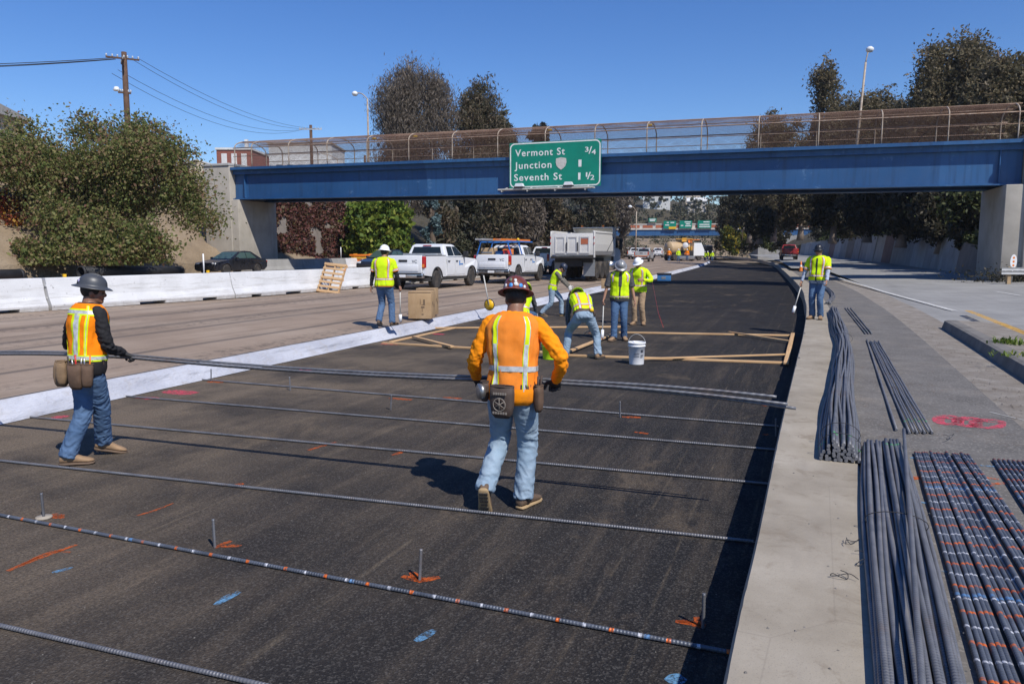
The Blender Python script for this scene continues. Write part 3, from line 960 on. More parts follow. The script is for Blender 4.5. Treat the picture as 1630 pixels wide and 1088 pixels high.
# reflectors and thin delineator posts on the near barriers
plain('reflector_yellow', (0.85, 0.48, 0.01), 0.4)
plain('white_plastic', (0.78, 0.78, 0.78), 0.4, 0, 0.06, 5)
for (px, py, Y, lab) in ((100, 437, 20.5, 'left of the dark hard hat'), (328, 430, 24.6, 'beside the white marker post'), (548, 425, 31.3, 'right of the pallet')):
    p = at(px, py, Y)
    i = max(k for k in range(7) if J[k][1] <= Y)
    k = (Y - J[i][1]) / (J[i + 1][1] - J[i][1])
    x = J[i][0] + k * (J[i + 1][0] - J[i][0])
    o = MB().box((-0.045, -0.03, 0), (0.045, 0.03, 0.085), 0, 0.012).build('barrier_reflector', 'reflector_yellow', None, (x, Y, 1.305), -0.4)
    tag(o, 'small yellow reflector on the white barrier, ' + lab, 'reflector', 'reflectors on the barriers')
for (x, y, z, h, lab) in ((-9.95, 24.45, 1.305, 0.62, 'thin white marker post on the barrier in front of the black car'),):
    o = MB().tube([(0, 0, 0), (0, 0, h)], 0.024, 8).build('marker_post', 'white_plastic', None, (x, y, z))
    tag(o, lab, 'marker post')
p, _ = line_at(L_LINE, 53.6, -25.2)
o = MB().tube([(0, 0, 0), (0, 0, 0.9)], 0.035, 8).build('marker_post', 'white_plastic', None, (p.x, p.y, 1.45))
tag(o, 'thin white marker post on the far barrier right of the pallet', 'marker post')

# ------------------------------------------------------------------ poles, wires, lamps
def arm_insulator(m, p):
    m.lathe([(0.03, 0), (0.07, 0.03), (0.04, 0.08), (0.08, 0.11), (0.02, 0.2)], 8, 0, Matrix.Translation(p))
up = thing('utility_pole', 'tall dark wooden utility pole with transformer behind the left bush', 'utility pole', (-29.8, 60, 7.5))
MB().tube([(0, 0, 0), (0.06, 0, 9.65)], [0.24, 0.19], 12).build('pole', 'wood_pole', up)
for z, L, ang in ((9.15, 2.3, 0.5), (8.95, 1.9, -1.0), (6.6, 0.9, 0.5)):
    d = Vector((math.cos(ang), math.sin(ang), 0)) * L / 2
    ca = MB().beam(Vector((0, -0.14, z)) - d, Vector((0, -0.14, z)) + d, 0.1, 0.12).build('crossarm', 'wood_pole', up)
    for k in (-0.95, -0.6, -0.3, 0.3, 0.6, 0.95):
        m = MB()
        arm_insulator(m, Vector((0, -0.14, z + 0.06)) + d * k)
        m.build('insulator', 'transformer', ca)
tr = MB().lathe([(0.0, -0.05), (0.30, 0.0), (0.31, 1.0), (0.27, 1.12), (0.0, 1.16)], 16, 0, Matrix.Translation((0.58, -0.1, 2.55))).build('transformer', 'transformer', up)
MB().lathe([(0.2, 0), (0.26, 0.05), (0.15, 0.3), (0, 0.32)], 12, 0, Matrix.Translation((-0.62, -0.1, 6.75))).build('small_lamp', 'lamp_glass', up)
up2 = thing('utility_pole', 'distant brown utility pole with white crossarm insulators above the bridge fence', 'utility pole', (-28.6, 110, 6))
MB().tube([(0, 0, 0), (0, 0, 13.8)], [0.25, 0.2], 10).build('pole', 'wood_pole', up2)
ca = MB().beam((-1.6, -0.2, 13.2), (1.6, -0.2, 13.2), 0.14, 0.16).build('crossarm', 'transformer', up2)
for k in (-1.5, -1.1, -0.7, 0.7, 1.1, 1.5):
    m = MB()
    arm_insulator(m, Vector((k, -0.2, 13.28)))
    m.build('insulator', 'transformer', ca)
up3 = thing('utility_pole', 'short far wooden pole right of the distant utility pole', 'utility pole', (-21.0, 110, 6))
MB().tube([(0, 0, 0), (0, 0, 9.6)], [0.2, 0.16], 8).build('pole', 'wood_pole', up3)
def wire(a, b, sag, lab, r=0.018):
    a, b = Vector(a), Vector(b)
    P = [a.lerp(b, t / 16) - Vector((0, 0, sag * 4 * (t / 16) * (1 - t / 16))) for t in range(17)]
    o = MB().tube(P, r, 5).build('overhead_wire', 'cable', None, recalc=False)
    tag(o, lab, 'wire', 'overhead wires')
for k, (z1, z2, q) in enumerate(((9.3, 13.3, 0.9), (9.2, 13.3, 0.5), (8.3, 13.3, -0.4), (8.0, 13.2, -0.8))):
    wire((-29.8 + q, 60 + q * 0.4, 7.5 + z1), (-28.6 + q * 1.4, 110, 6 + z2), 1.3 + 0.25 * k, ('lowest', 'second lowest', 'second highest', 'highest')[3 - k] + ' of the four wires between the tall and the distant utility pole')
for k, q in enumerate((-0.7, 0.0, 0.5)):
    wire((-30.5 - q * 0.3, 60 + q, 16.55 + 0.1 * k), (-62 + q, 60 + q * 2, 16.2 + 0.1 * k), 0.5, ('lower', 'middle', 'upper')[k] + ' of three wires leaving the picture left of the utility pole', 0.03)
def street_light(name, lab, base, h, arm, lean=(0, 0)):
    t = thing(name, lab, 'street light', base)
    top = Vector((lean[0], lean[1], h))
    MB().tube([(0, 0, 0), top * 0.5, top], [0.12, 0.1, 0.075], 10).build('pole', 'post', t)
    a = Vector(arm)
    MB().tube(catmull([top, top + a * 0.45 + Vector((0, 0, 0.5)), top + a + Vector((0, 0, 0.62))], 5), 0.05, 8).build('lamp_arm', 'post', t)
    mt = Matrix.Translation(top + a + Vector((0, 0, 0.55)))
    MB().lathe([(0, -0.24), (0.2, -0.2), (0.3, -0.04), (0.28, 0.08), (0.14, 0.2), (0, 0.24)], 14, 0, mt).build('lamp_head', 'lamp_glass', t)
street_light('street_light', 'pale lamp post with curved arm in front of the grey eucalyptus', (-13.95, 75, 7), 9.6, (-1.25, 0.3, 0.0))
street_light('street_light', 'leaning lamp post above the bridge in front of the right trees', (26.6, 60, 6.5), 9.9, (0.35, 0.2, 0.45), (0.55, 0))
street_light('street_light', 'low far street light left of the distant utility pole', (-27.2, 120, 8), 8.2, (-3.0, 0, 0.4))

# ------------------------------------------------------------------ buildings above the left embankment
def windows(parent, x0, x1, z0, z1, nx_, nz, y, mat='window_dark', w=0.6, h=0.6):
    for i in range(nx_):
        for j in range(nz):
            cx = x0 + (x1 - x0) * (i + 0.5) / nx_; cz = z0 + (z1 - z0) * (j + 0.5) / nz
            ww, hh = (x1 - x0) / nx_ * w / 2, (z1 - z0) / nz * h / 2
            MB().box((cx - ww, y - 0.05, cz - hh), (cx + ww, y + 0.05, cz + hh)).build('window', mat, parent)
b = thing('brick_building', 'red brick building with white windows above the bridge end', 'building', (-52, 150, 6))
MB().box((-5.5, 0, 0), (1.2, 12, 15.6)).build('wall', 'brick_red', b)
MB().box((-5.7, -0.2, 15.6), (1.4, 12.2, 16.0)).build('parapet', 'plaster_white', b)
windows(b, -5, 0.8, 8.6, 15.4, 3, 2, 0, 'plaster_white', 0.55, 0.7)
MB().box((-1, 3, 16.0), (-0.4, 3.6, 18.0)).build('chimney', 'plaster_white', b)
b = thing('white_building', 'low white flat-roofed building behind the bridge fence', 'building', (-34, 130, 6))
MB().box((-7, 0, 0), (3.6, 10, 13.9)).build('wall', 'plaster_white', b)
MB().box((-7.2, -0.2, 13.9), (3.8, 10.2, 14.2)).build('roof', 'roof_grey', b)
MB().box((-6.5, -0.6, 8.0), (5.6, 0, 11.2)).build('front_bay', 'plaster_white', b)
windows(b, -6, 5, 9.2, 10.6, 6, 1, -0.6, 'window_dark', 0.6, 0.8)
b = thing('hillside_house', 'pale house with dark roof edge at the far left behind the bush', 'house', (-51.6, 66, 8.6))
MB().box((-8, 0, 0), (4.2, 9, 5.9)).build('wall', 'plaster_beige', b)
MB().prism([(-0.8, 5.9), (9.6, 5.9), (9.6, 6.1), (4.5, 6.9), (-0.8, 6.1)], -8.6, 4.8, 'x').build('roof', 'roof_grey', b)
windows(b, -7, 3.6, 3.2, 5.4, 4, 1, 0, 'window_dark', 0.55, 0.7)
b = thing('cream_shed', 'small cream building by the left bridge end', 'building', (-27.5, 66, 6.5))
MB().prism([(-2.6, 0), (2.6, 0), (2.6, 2.2), (0.6, 3.1), (-2.6, 2.3)], 0, 5, 'y').build('wall', 'plaster_beige', b)
MB().beam((-2.9, 2.4, 2.45), (0.6, 2.4, 3.25), 5.6, 0.12).build('roof', 'plaster_white', b)

# ------------------------------------------------------------------ the far overpass with its signs
fb = thing('far_overpass', 'distant overpass with orange panelled rail and blue girder', 'bridge', (45, 176, 0), R(-9))
MB().box((-42, 0.1, 5.65), (30, 0.5, 7.0)).build('girder', 'blue', fb)
MB().box((-42, -0.15, 7.0), (30, 9, 7.35)).build('deck', 'far_cream', fb)
MB().box((-42, -0.1, 8.15), (30, 0.2, 8.4)).build('rail_cap', 'far_cream', fb)
MB().box((-42, 0.0, 7.35), (30, 0.12, 8.15)).build('rail_backing', 'far_cream', fb)
for k in range(24):
    MB().box((-41.6 + k * 3.0, -0.06, 7.45), (-39.3 + k * 3.0, 0.0, 8.05)).build('rail_panel', 'rail_orange', fb)
MB().box((-44, -0.5, 0), (-28.6, 10, 5.65)).build('abutment', 'wall_grey', fb)
MB().box((11.5, -0.5, 0), (32, 10, 5.65)).build('abutment', 'wall_grey', fb)
m = MB()
vs = [(x, y, z + 0.25 * mnoise.noise(Vector((x * .3, y * .3, 0)))) for (y, z) in ((196, 0.2), (200, 1.2), (206, 2.6), (216, 4.0), (236, 6.0)) for x in range(8, 72, 4)]
m.add(vs, [(j * 16 + i, j * 16 + i + 1, (j + 1) * 16 + i + 1, (j + 1) * 16 + i) for j in range(4) for i in range(15)], 0, True)
struct(m.build('earth_bank', 'soil', recalc=False))
def far_sign(x, z, w, h, lab, lines, extra=False):
    t = thing('overhead_sign', lab, 'sign', fb.matrix_basis @ Vector((x, -0.5, z)), R(-9), 'signs on the far overpass')
    MB().box((0, -0.05, 0), (w, 0.05, h)).build('panel', 'sign_green', t)
    MB().box((0.04, 0.05, -0.3), (0.14, 0.25, h * 0.6)).build('post', 'galvanised', t)
    MB().box((w - 0.14, 0.05, -0.3), (w - 0.04, 0.25, h * 0.6)).build('post', 'galvanised', t)
    for (u, v_, uu) in lines:
        MB().box((u * w, -0.075, v_ * h), (uu * w, -0.055, v_ * h + 0.22)).build('lettering', 'sign_white', t)
    if extra:
        MB().box((0.42 * w, -0.08, -0.1), (w, -0.055, 0.42)).build('exit_panel', 'sign_yellow', t)
c0 = math.cos(R(-9))
lx = lambda px: ((px - C_X) / F_PX * 176 - 45) / c0
far_sign(lx(1055.5), 7.25, 2.85, 1.75, 'far green sign with a yellow exit strip', [(0.25, 0.72, 0.42), (0.55, 0.72, 0.85), (0.12, 0.4, 0.45)], True)
far_sign(lx(1080), 7.3, 2.8, 1.75, 'far green sign between two others on the orange rail', [(0.4, 0.75, 0.9), (0.5, 0.5, 0.85), (0.1, 0.3, 0.3), (0.45, 0.25, 0.92)])
far_sign(lx(1107.5), 7.3, 3.1, 1.75, 'rightmost far green sign on the orange rail', [(0.4, 0.75, 0.85), (0.12, 0.42, 0.85), (0.1, 0.14, 0.9)])
far_sign(lx(1032.5), 8.8, 1.75, 0.85, 'small far green sign above the orange rail', [(0.1, 0.55, 0.9), (0.15, 0.2, 0.8)])
# ------------------------------------------------------------------ vegetation
def leaf_mat(name, stops, trans=0.25, rough=0.6, clump=0.6):
    """leaves: colour by leaf, by clump; light passes through a little"""
    n = NT(name, rough, 0, 0.3)
    v = n.pos()
    f = n.math('ADD', n.math('MULTIPLY', n.island(), 0.45), n.math('MULTIPLY', n.noise(v, clump, 3, 0.6), 0.62))
    c = n.ramp(f, stops)
    n.fin(c)
    tr = n.t.nodes.new('ShaderNodeBsdfTranslucent')
    n.put(tr.inputs['Color'], c)
    mx = n.t.nodes.new('ShaderNodeMixShader')
    mx.inputs[0].default_value = trans
    n.link(n.b.outputs[0], mx.inputs[1])
    n.link(tr.outputs[0], mx.inputs[2])
    n.link(mx.outputs[0], n.out.inputs['Surface'])
    M[name] = n.m
leaf_mat('leaf_bush', [(0.20, (0.052, 0.085, 0.020)), (0.44, (0.14, 0.168, 0.045)), (0.59, (0.235, 0.225, 0.078)), (0.72, (0.28, 0.19, 0.105)), (0.84, (0.25, 0.115, 0.085))], 0.42, clump=0.8)
leaf_mat('leaf_grey', [(0.25, (0.075, 0.060, 0.045)), (0.5, (0.140, 0.115, 0.088)), (0.75, (0.21, 0.175, 0.14))], 0.3)
leaf_mat('leaf_euc', [(0.22, (0.032, 0.036, 0.018)), (0.45, (0.075, 0.070, 0.038)), (0.62, (0.135, 0.105, 0.063)), (0.8, (0.18, 0.135, 0.09))], 0.3)
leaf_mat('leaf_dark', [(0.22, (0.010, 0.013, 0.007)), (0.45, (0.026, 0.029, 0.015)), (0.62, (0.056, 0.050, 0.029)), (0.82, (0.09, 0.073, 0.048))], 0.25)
leaf_mat('leaf_olive', [(0.22, (0.058, 0.056, 0.028)), (0.45, (0.125, 0.108, 0.058)), (0.62, (0.195, 0.158, 0.092)), (0.82, (0.26, 0.205, 0.135))], 0.42)
leaf_mat('leaf_cover', [(0.25, (0.02, 0.032, 0.010)), (0.5, (0.05, 0.066, 0.020)), (0.8, (0.11, 0.12, 0.035))], 0.3)
leaf_mat('leaf_bright', [(0.20, (0.025, 0.065, 0.012)), (0.45, (0.10, 0.165, 0.022)), (0.65, (0.20, 0.255, 0.04)), (0.82, (0.34, 0.33, 0.06))], 0.35, clump=1.6)
leaf_mat('leaf_ivy', [(0.25, (0.05, 0.022, 0.018)), (0.42, (0.12, 0.036, 0.03)), (0.55, (0.075, 0.062, 0.022)), (0.68, (0.15, 0.05, 0.045)), (0.82, (0.10, 0.08, 0.065))], 0.2, clump=0.7)
leaf_mat('leaf_blue', [(0.25, (0.05, 0.085, 0.085)), (0.6, (0.13, 0.20, 0.21)), (0.85, (0.22, 0.30, 0.31))], 0.15)
leaf_mat('leaf_yellow', [(0.25, (0.03, 0.05, 0.01)), (0.55, (0.10, 0.12, 0.02)), (0.8, (0.42, 0.30, 0.03))], 0.25, clump=0.9)
leaf_mat('leaf_red', [(0.25, (0.10, 0.016, 0.012)), (0.5, (0.26, 0.05, 0.02)), (0.75, (0.34, 0.20, 0.02)), (0.9, (0.10, 0.13, 0.02))], 0.25, clump=1.0)
leaf_mat('leaf_far', [(0.25, (0.028, 0.036, 0.02)), (0.5, (0.06, 0.066, 0.036)), (0.75, (0.12, 0.105, 0.065))], 0.2, clump=0.12)
plain('bark', (0.11, 0.08, 0.055), 0.9, 0, 0.4, 2, 0.5, kind='world')
plain('bark_pale', (0.24, 0.19, 0.15), 0.9, 0, 0.35, 2, 0.4, kind='world')

def leaf_cloud(name, C, size, mat, rng, aspect=0.5, droop=0.0, jit=0.35):
    """one leaf (a folded diamond) at each point of C"""
    n = len(C)
    d = rng.normal(size=(n, 3)); d[:, 2] -= droop
    d /= np.linalg.norm(d, axis=1)[:, None]
    r = rng.normal(size=(n, 3))
    w = np.cross(d, r); w /= np.linalg.norm(w, axis=1)[:, None] + 1e-9
    L = size * (1 + jit * rng.normal(size=n)).clip(0.4, 2.0)[:, None]
    V = np.empty((n, 4, 3))
    V[:, 0] = C - d * L * 0.5
    V[:, 1] = C + w * L * aspect * 0.5
    V[:, 2] = C + d * L * 0.5
    V[:, 3] = C - w * L * aspect * 0.5
    me = bpy.data.meshes.new(name)
    me.vertices.add(4 * n)
    me.vertices.foreach_set('co', V.reshape(-1).astype(np.float32))
    me.loops.add(4 * n)
    me.loops.foreach_set('vertex_index', np.arange(4 * n, dtype=np.int32))
    me.polygons.add(n)
    me.polygons.foreach_set('loop_start', np.arange(0, 4 * n, 4, dtype=np.int32))
    me.update(calc_edges=True)
    me.materials.append(M[mat])
    return me

def lobes_points(lobes, n, rng, clump_r, per=40, shell=0.55):
    """points in clumps spread through ellipsoid lobes (cx,cy,cz,rx,ry,rz)"""
    lob = np.array(lobes, float)
    vol = (lob[:, 3] * lob[:, 4] * lob[:, 5]) ** (2 / 3)
    pick = rng.choice(len(lob), size=max(1, n // per), p=vol / vol.sum())
    d = rng.normal(size=(len(pick), 3)); d /= np.linalg.norm(d, axis=1)[:, None]
    rad = shell + (1 - shell) * rng.random(len(pick)) ** 0.6
    cc = lob[pick, :3] + d * lob[pick, 3:] * (rad * (0.9 + 0.18 * rng.normal(size=len(pick))))[:, None]
    cr = clump_r * rng.uniform(0.5, 1.5, len(cc))
    k = rng.integers(0, len(cc), n)
    return cc[k] + rng.normal(size=(n, 3)) * cr[k][:, None] * np.array([1, 1, 0.75])

def trunk_builder(h, r, limbs, rng, lean=(0, 0)):
    m = MB()
    P = [Vector((lean[0] * t * h + 0.12 * r * math.sin(5 * t), lean[1] * t * h, h * t)) for t in np.linspace(0, 1, 7)]
    m.tube(P, [r * (1.25 if i == 0 else 1 - 0.75 * i / 6) for i in range(7)], 8)
    for (t, dx, dy, dz) in limbs:
        b = P[0].lerp(P[-1], t)
        e = b + Vector((dx, dy, dz))
        mid = b.lerp(e, 0.5) + Vector((0, 0, 0.08 * abs(dz))) + Vector(rng.normal(size=3) * 0.1)
        m.tube([b, mid, e], [r * 0.45, r * 0.3, r * 0.1], 6)
    return m

def tree(name, lab, loc, mat, lobes, n, size, seed, trunk=(5, 0.3), limbs=None, group=None, cat='tree', aspect=0.45, droop=0.3, clump=0.5, per=40, bark='bark', shell=0.5, rotz=0.0):
    rng = np.random.default_rng(seed)
    t = thing(name, lab, cat, loc, rotz, group)
    if limbs is None:
        limbs = [(rng.uniform(0.45, 0.9), lb[0] * 0.8, lb[1] * 0.8, max(0.5, lb[2] - trunk[0] * 0.7)) for lb in lobes[:7]]
    trunk_builder(trunk[0], trunk[1], limbs, rng).build('trunk', bark, t)
    C = lobes_points(lobes, n, rng, clump, per, shell)
    C = C[C[:, 2] > -0.6]
    link('crown', leaf_cloud('crown', C, size, mat, rng, aspect, droop), t)
    return t

def sub_lobes(seed, n, rx, ry, z0, z1, r0, r1, taper=0.0):
    """smaller lobes arranged in an ellipsoid, for an uneven outline"""
    g = np.random.default_rng(seed)
    out = []
    for i in range(n):
        a = g.uniform(0, 2 * math.pi); q = math.sqrt(g.random())
        z = g.uniform(0, 1)
        w = (1 - taper * z) * math.sqrt(max(0.08, 1 - (2 * z - 1) ** 2 * (0.75 if taper == 0 else 0.4)))
        r = g.uniform(r0, r1)
        out.append((q * rx * w * math.cos(a), q * ry * w * math.sin(a), z0 + (z1 - z0) * z, r, r, r * g.uniform(0.7, 1.1)))
    return out

# the big bush on the left embankment
bx, by = -24.8, 43.5
LB = sub_lobes(3, 30, 6.0, 3.0, 0.4, 5.6, 1.0, 1.9)
LB += [(-7.2, 0, 2.6, 1.5, 1.5, 1.4), (-5.4, -0.5, 4.8, 1.2, 1.2, 1.0), (-8.6, 0.5, 1.5, 1.4, 1.4, 1.3), (5.4, -0.5, 4.6, 1.3, 1.2, 1.0), (6.3, -0.6, 2.6, 1.1, 1.1, 1.0), (6.9, -0.8, 0.6, 1.4, 0.9, 0.7), (7.4, -1.2, -0.1, 1.1, 0.6, 0.45), (4.4, 0, 5.6, 1.0, 1, 0.8), (-3.4, 0.0, 6.2, 1.2, 1.1, 0.8), (0.6, 0.4, 6.4, 1.3, 1.1, 0.7), (3.2, 0.2, 6.3, 1.0, 1, 0.6)]
LB = [q for q in LB if not (q[0] < -2.6 and q[2] < 2.6)]
LB = [(a * 1.0 + 0.3, b, c * 0.83 + 0.3, d * 1.08, e, f) for a, b, c, d, e, f in LB]
tree('large_bush', 'large spreading olive and rust-tinted bush covering the left embankment', (bx, by, 3.2), 'leaf_bush', LB, 120000, 0.155, 5, (3.2, 0.28), cat='bush', clump=0.42, per=34, shell=0.35, droop=0.2, aspect=0.6)
low = [(-0.9, -2.0, -0.2, 1.7, 0.8, 1.3), (2.2, -2.0, -0.2, 2.2, 0.8, 1.4), (4.4, -1.9, 0.4, 1.7, 0.7, 1.3), (1.0, -1.2, 1.2, 2.8, 0.7, 1.1)]
tree('low_shrub', 'dark green shrub mass at the foot of the large bush', (-23.6, 41.5, 1.9), 'leaf_bush', low, 20000, 0.18, 8, (1.2, 0.12), cat='shrub', clump=0.3, shell=0.2, aspect=0.6)
tree('red_creeper', 'red and yellow leaved creeper patch at the left picture edge', (-28.2, 43.0, 4.0), 'leaf_red', [(0, 0, 0.3, 1.6, 1.0, 0.8), (-1.5, 0.5, 0.6, 1.5, 1.0, 0.9), (0.6, -0.6, -0.6, 1.3, 0.8, 0.7)], 5000, 0.13, 9, (0.5, 0.06), cat='creeper', clump=0.3, aspect=0.7)
# bare twigs beside it
g = np.random.default_rng(21)
m = MB()
for i in range(260):
    a = g.uniform(0, 2 * math.pi)
    b = Vector((g.normal() * 0.7, g.normal() * 0.3, g.uniform(-0.5, 0.6)))
    e = b + Vector((g.normal() * 0.7, g.normal() * 0.4, g.normal() * 0.7))
    m.tube([b, b.lerp(e, 0.5) + Vector(g.normal(size=3) * 0.1), e], [0.014, 0.011, 0.006], 4)
tag(m.build('dry_brush', 'bark_pale', None, (-26.6, 42.8, 3.6)), 'tangle of bare grey twigs beside the red creeper', 'dry shrub')

# the tall trees behind the bridge, left of centre
def tall(name, lab, px, ytop, Y, w, mat, seed, n, zbase, zmin=0.08, droop=1.1, size=0.45, aspect=0.28, top=0.62, dense=26, group=None, cat='tree', bark='bark', trunk_r=0.4):
    p = at(px, ytop, Y)
    h = p.z - zbase
    rx = w * Y / F_PX / 2
    g_ = np.random.default_rng(seed)
    lob = []
    for i in range(dense):
        z = g_.uniform(zmin, 1.0)
        a = g_.uniform(0, 2 * math.pi); q = math.sqrt(g_.random())
        wv = np.interp(z, [0, 0.25, 0.6, 0.85, 1.0], [0.75, 0.9, 1.0, top, top * 0.45])
        r = rx * g_.uniform(0.16, 0.30)
        lob.append((q * (rx - r) * wv * math.cos(a), q * (rx - r) * wv * math.sin(a) * 0.8, z * (h - r), r, r, r * g_.uniform(1.2, 2.3)))
    return tree(name, lab, (p.x, Y, zbase), mat, lob, int(n * 1.5), size * 1.3, seed + 1, (h * 0.85, trunk_r), group=group, cat=cat, droop=droop, aspect=aspect, clump=rx * 0.085, per=22, bark=bark, shell=0.3)
tall('eucalyptus_tree', 'broad grey brown eucalyptus rising behind the bridge, left of the sign', 657, 110, 82, 150, 'leaf_grey', 31, 50000, 6.5, 0.08, 2.0, 0.30, 0.16, 0.98, 70, bark='bark_pale')
tall('eucalyptus_tree', 'darker pointed eucalyptus rising behind the bridge beside the grey one', 764, 130, 86, 118, 'leaf_euc', 33, 34000, 6.5, 0.08, 1.2, 0.27, 0.26, 0.62, 56)
tall('eucalyptus_tree', 'brownish eucalyptus shoulder just left of the green sign', 800, 182, 90, 78, 'leaf_euc', 35, 12000, 6.5, 0.08, 1.2, 0.42, 0.28, 0.6)
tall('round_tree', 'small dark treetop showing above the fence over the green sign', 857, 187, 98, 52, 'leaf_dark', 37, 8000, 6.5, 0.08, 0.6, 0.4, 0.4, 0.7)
tall('round_tree', 'yellow green treetop behind the bridge fence below the lamp post', 630, 240, 100, 60, 'leaf_yellow', 39, 5000, 6.5, 0.08, 0.4, 0.4, 0.5, 0.7)
# behind the trucks, under the bridge
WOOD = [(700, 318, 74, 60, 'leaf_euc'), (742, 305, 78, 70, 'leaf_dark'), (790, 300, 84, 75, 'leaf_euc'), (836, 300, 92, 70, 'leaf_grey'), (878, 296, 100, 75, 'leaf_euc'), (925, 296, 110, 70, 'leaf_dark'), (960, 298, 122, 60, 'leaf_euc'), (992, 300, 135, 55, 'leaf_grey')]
WL = ['dark tree behind the blue grey conifer', 'dense dark tree behind the gap between the pickups', 'olive brown tree above the ladder rack', 'grey brown tree behind the dump truck tailgate', 'olive tree directly above the dump truck box', 'dark tree behind the front of the dump truck', 'olive tree left of the far overpass end', 'grey tree nearest the far overpass on the left']
for i, (px, yt, Y, w, mt) in enumerate(WOOD):
    tall('roadside_tree', WL[i], px, yt, Y, w, mt, 50 + 2 * i, 10000, 0.8, 0.08, 0.9, 0.42, 0.32, 0.85, 30, 'trees behind the trucks')
tall('green_bush', 'bright yellow green bush behind the far white barrier', 602, 312, 68, 118, 'leaf_bright', 71, 12000, 1.0, 0.08, 0.1, 0.30, 0.7, 0.95, 30, cat='bush')
tall('conifer', 'small blue grey conifer right of the bright green bush', 687, 312, 66, 34, 'leaf_blue', 73, 5000, 1.2, 0.08, 0.2, 0.26, 0.35, 0.7, 18)
tall('grey_shrub', 'rounded grey green shrub beside the second pickup', 733, 375, 62, 36, 'leaf_far', 75, 3000, 0.8, 0.08, 0.1, 0.2, 0.5, 0.95, 12, cat='shrub', trunk_r=0.1)
# ivy wall right of the left abutment
iw = thing('ivy_wall', 'wall covered in red autumn creeper beside the bridge abutment', 'wall', (0, 0, 0))
P0 = BA + Vector((0.6, 5.2, 0)); P0.z = 0.5
t = Vector((UX, UY, 0)); nn = Vector((UY, -UX, 0))
q = [P0 + Vector((0, 0, 0)), P0 + t * 15]
MB().add([q[0], q[1], q[1] - nn * 1.6 + Vector((0, 0, 6.6)), q[0] - nn * 1.6 + Vector((0, 0, 6.6)), q[0] - nn * 4, q[1] - nn * 4], [(0, 1, 2, 3), (0, 3, 4), (1, 5, 2), (2, 5, 4, 3)]).build('wall_slab', 'wall_brown', iw)
g = np.random.default_rng(77)
k = 15000
s_ = g.random(k) * 15; h_ = g.random(k) ** 0.9 * 6.7
msk = np.array([mnoise.noise(Vector((a * 0.5, b * 0.5, 3))) > -0.28 for a, b in zip(s_, h_)])
s_, h_ = s_[msk], h_[msk]
C = np.array([P0 + t * a - nn * (1.6 * b / 6.6) + Vector((0, 0, b)) for a, b in zip(s_, h_)]) + np.outer(np.abs(g.normal(size=len(s_))) * 0.12 + 0.03, np.array(nn))
link('ivy_leaves', leaf_cloud('ivy', C, 0.22, 'leaf_ivy', g, 0.8, 0.4), iw)['kind'] = 'stuff'

ORD0 = ['first', 'second', 'third', 'fourth', 'fifth']
# right side: dark trees above the ramp wall
RT = [(1532, 70, 62, 200, 'leaf_olive', 34000, 6.5, 'big dark rounded tree filling the sky at the upper right'),
      (1602, 94, 56, 140, 'leaf_olive', 18000, 6.0, 'dark olive tree at the right picture edge above the fence'),
      (1462, 158, 66, 120, 'leaf_olive', 12000, 6.5, 'lower dark tree left of the big rounded one'),
      (1392, 150, 72, 120, 'leaf_olive', 14000, 7.0, 'olive rounded treetop right of the leaning lamp post'),
      (1312, 112, 80, 96, 'leaf_olive', 11000, 7.0, 'tall wispy leaning tree left of the leaning lamp post'),
      (1345, 166, 78, 110, 'leaf_olive', 12000, 7.0, 'broad olive treetop behind the leaning lamp post'),
      (1425, 166, 70, 90, 'leaf_olive', 10000, 6.8, 'olive treetop between the lamp post and the big tree'),
      (1235, 176, 90, 105, 'leaf_olive', 12000, 7.5, 'dark low treetop behind the right half of the fence')]
for i, (px, yt, Y, w, mt, k, zb_, lab) in enumerate(RT):
    tall('hillside_tree', lab, px, yt, Y, w, mt, 90 + 2 * i, int(k * 1.7), zb_, 0.08, 0.35 if i != 4 else 0.9, 0.20, 0.45, 0.92 if i != 4 else 0.6, 60, 'trees on the right hillside')
RT2 = [(1568, 290, 50, 120, 'leaf_dark', 2.5), (1505, 288, 56, 110, 'leaf_dark', 3.0), (1440, 288, 62, 105, 'leaf_dark', 3.5), (1385, 286, 70, 95, 'leaf_dark', 4.0), (1330, 288, 80, 85, 'leaf_dark', 4.0), (1278, 286, 92, 85, 'leaf_euc', 4.5), (1235, 288, 104, 75, 'leaf_dark', 4.5), (1196, 290, 120, 65, 'leaf_dark', 4.5), (1168, 300, 138, 50, 'leaf_dark', 4.5), (1210, 330, 84, 50, 'leaf_dark', 4.0)]  # leaf_dark here puts the deep shade under the bridge into the leaf colour
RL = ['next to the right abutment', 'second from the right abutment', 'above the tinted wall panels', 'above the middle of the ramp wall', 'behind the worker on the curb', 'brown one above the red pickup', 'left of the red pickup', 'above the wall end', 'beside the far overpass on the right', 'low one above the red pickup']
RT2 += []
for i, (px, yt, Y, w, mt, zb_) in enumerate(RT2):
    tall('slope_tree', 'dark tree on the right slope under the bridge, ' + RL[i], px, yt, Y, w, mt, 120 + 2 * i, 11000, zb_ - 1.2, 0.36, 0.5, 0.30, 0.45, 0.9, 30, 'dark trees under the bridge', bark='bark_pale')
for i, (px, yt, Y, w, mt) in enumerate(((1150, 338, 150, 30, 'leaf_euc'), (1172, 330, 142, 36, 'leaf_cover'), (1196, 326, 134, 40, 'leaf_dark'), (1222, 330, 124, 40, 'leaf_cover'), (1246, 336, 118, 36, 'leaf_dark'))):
    tall('slope_shrub', ORD0[i] + ' tall shrub from the far overpass along the right slope', px, yt, Y, w, mt, 400 + 2 * i, 3600, 2.4, 0.03, 0.3, 0.32, 0.5, 0.9, 18, 'tall shrubs near the far overpass', cat='shrub', trunk_r=0.12)
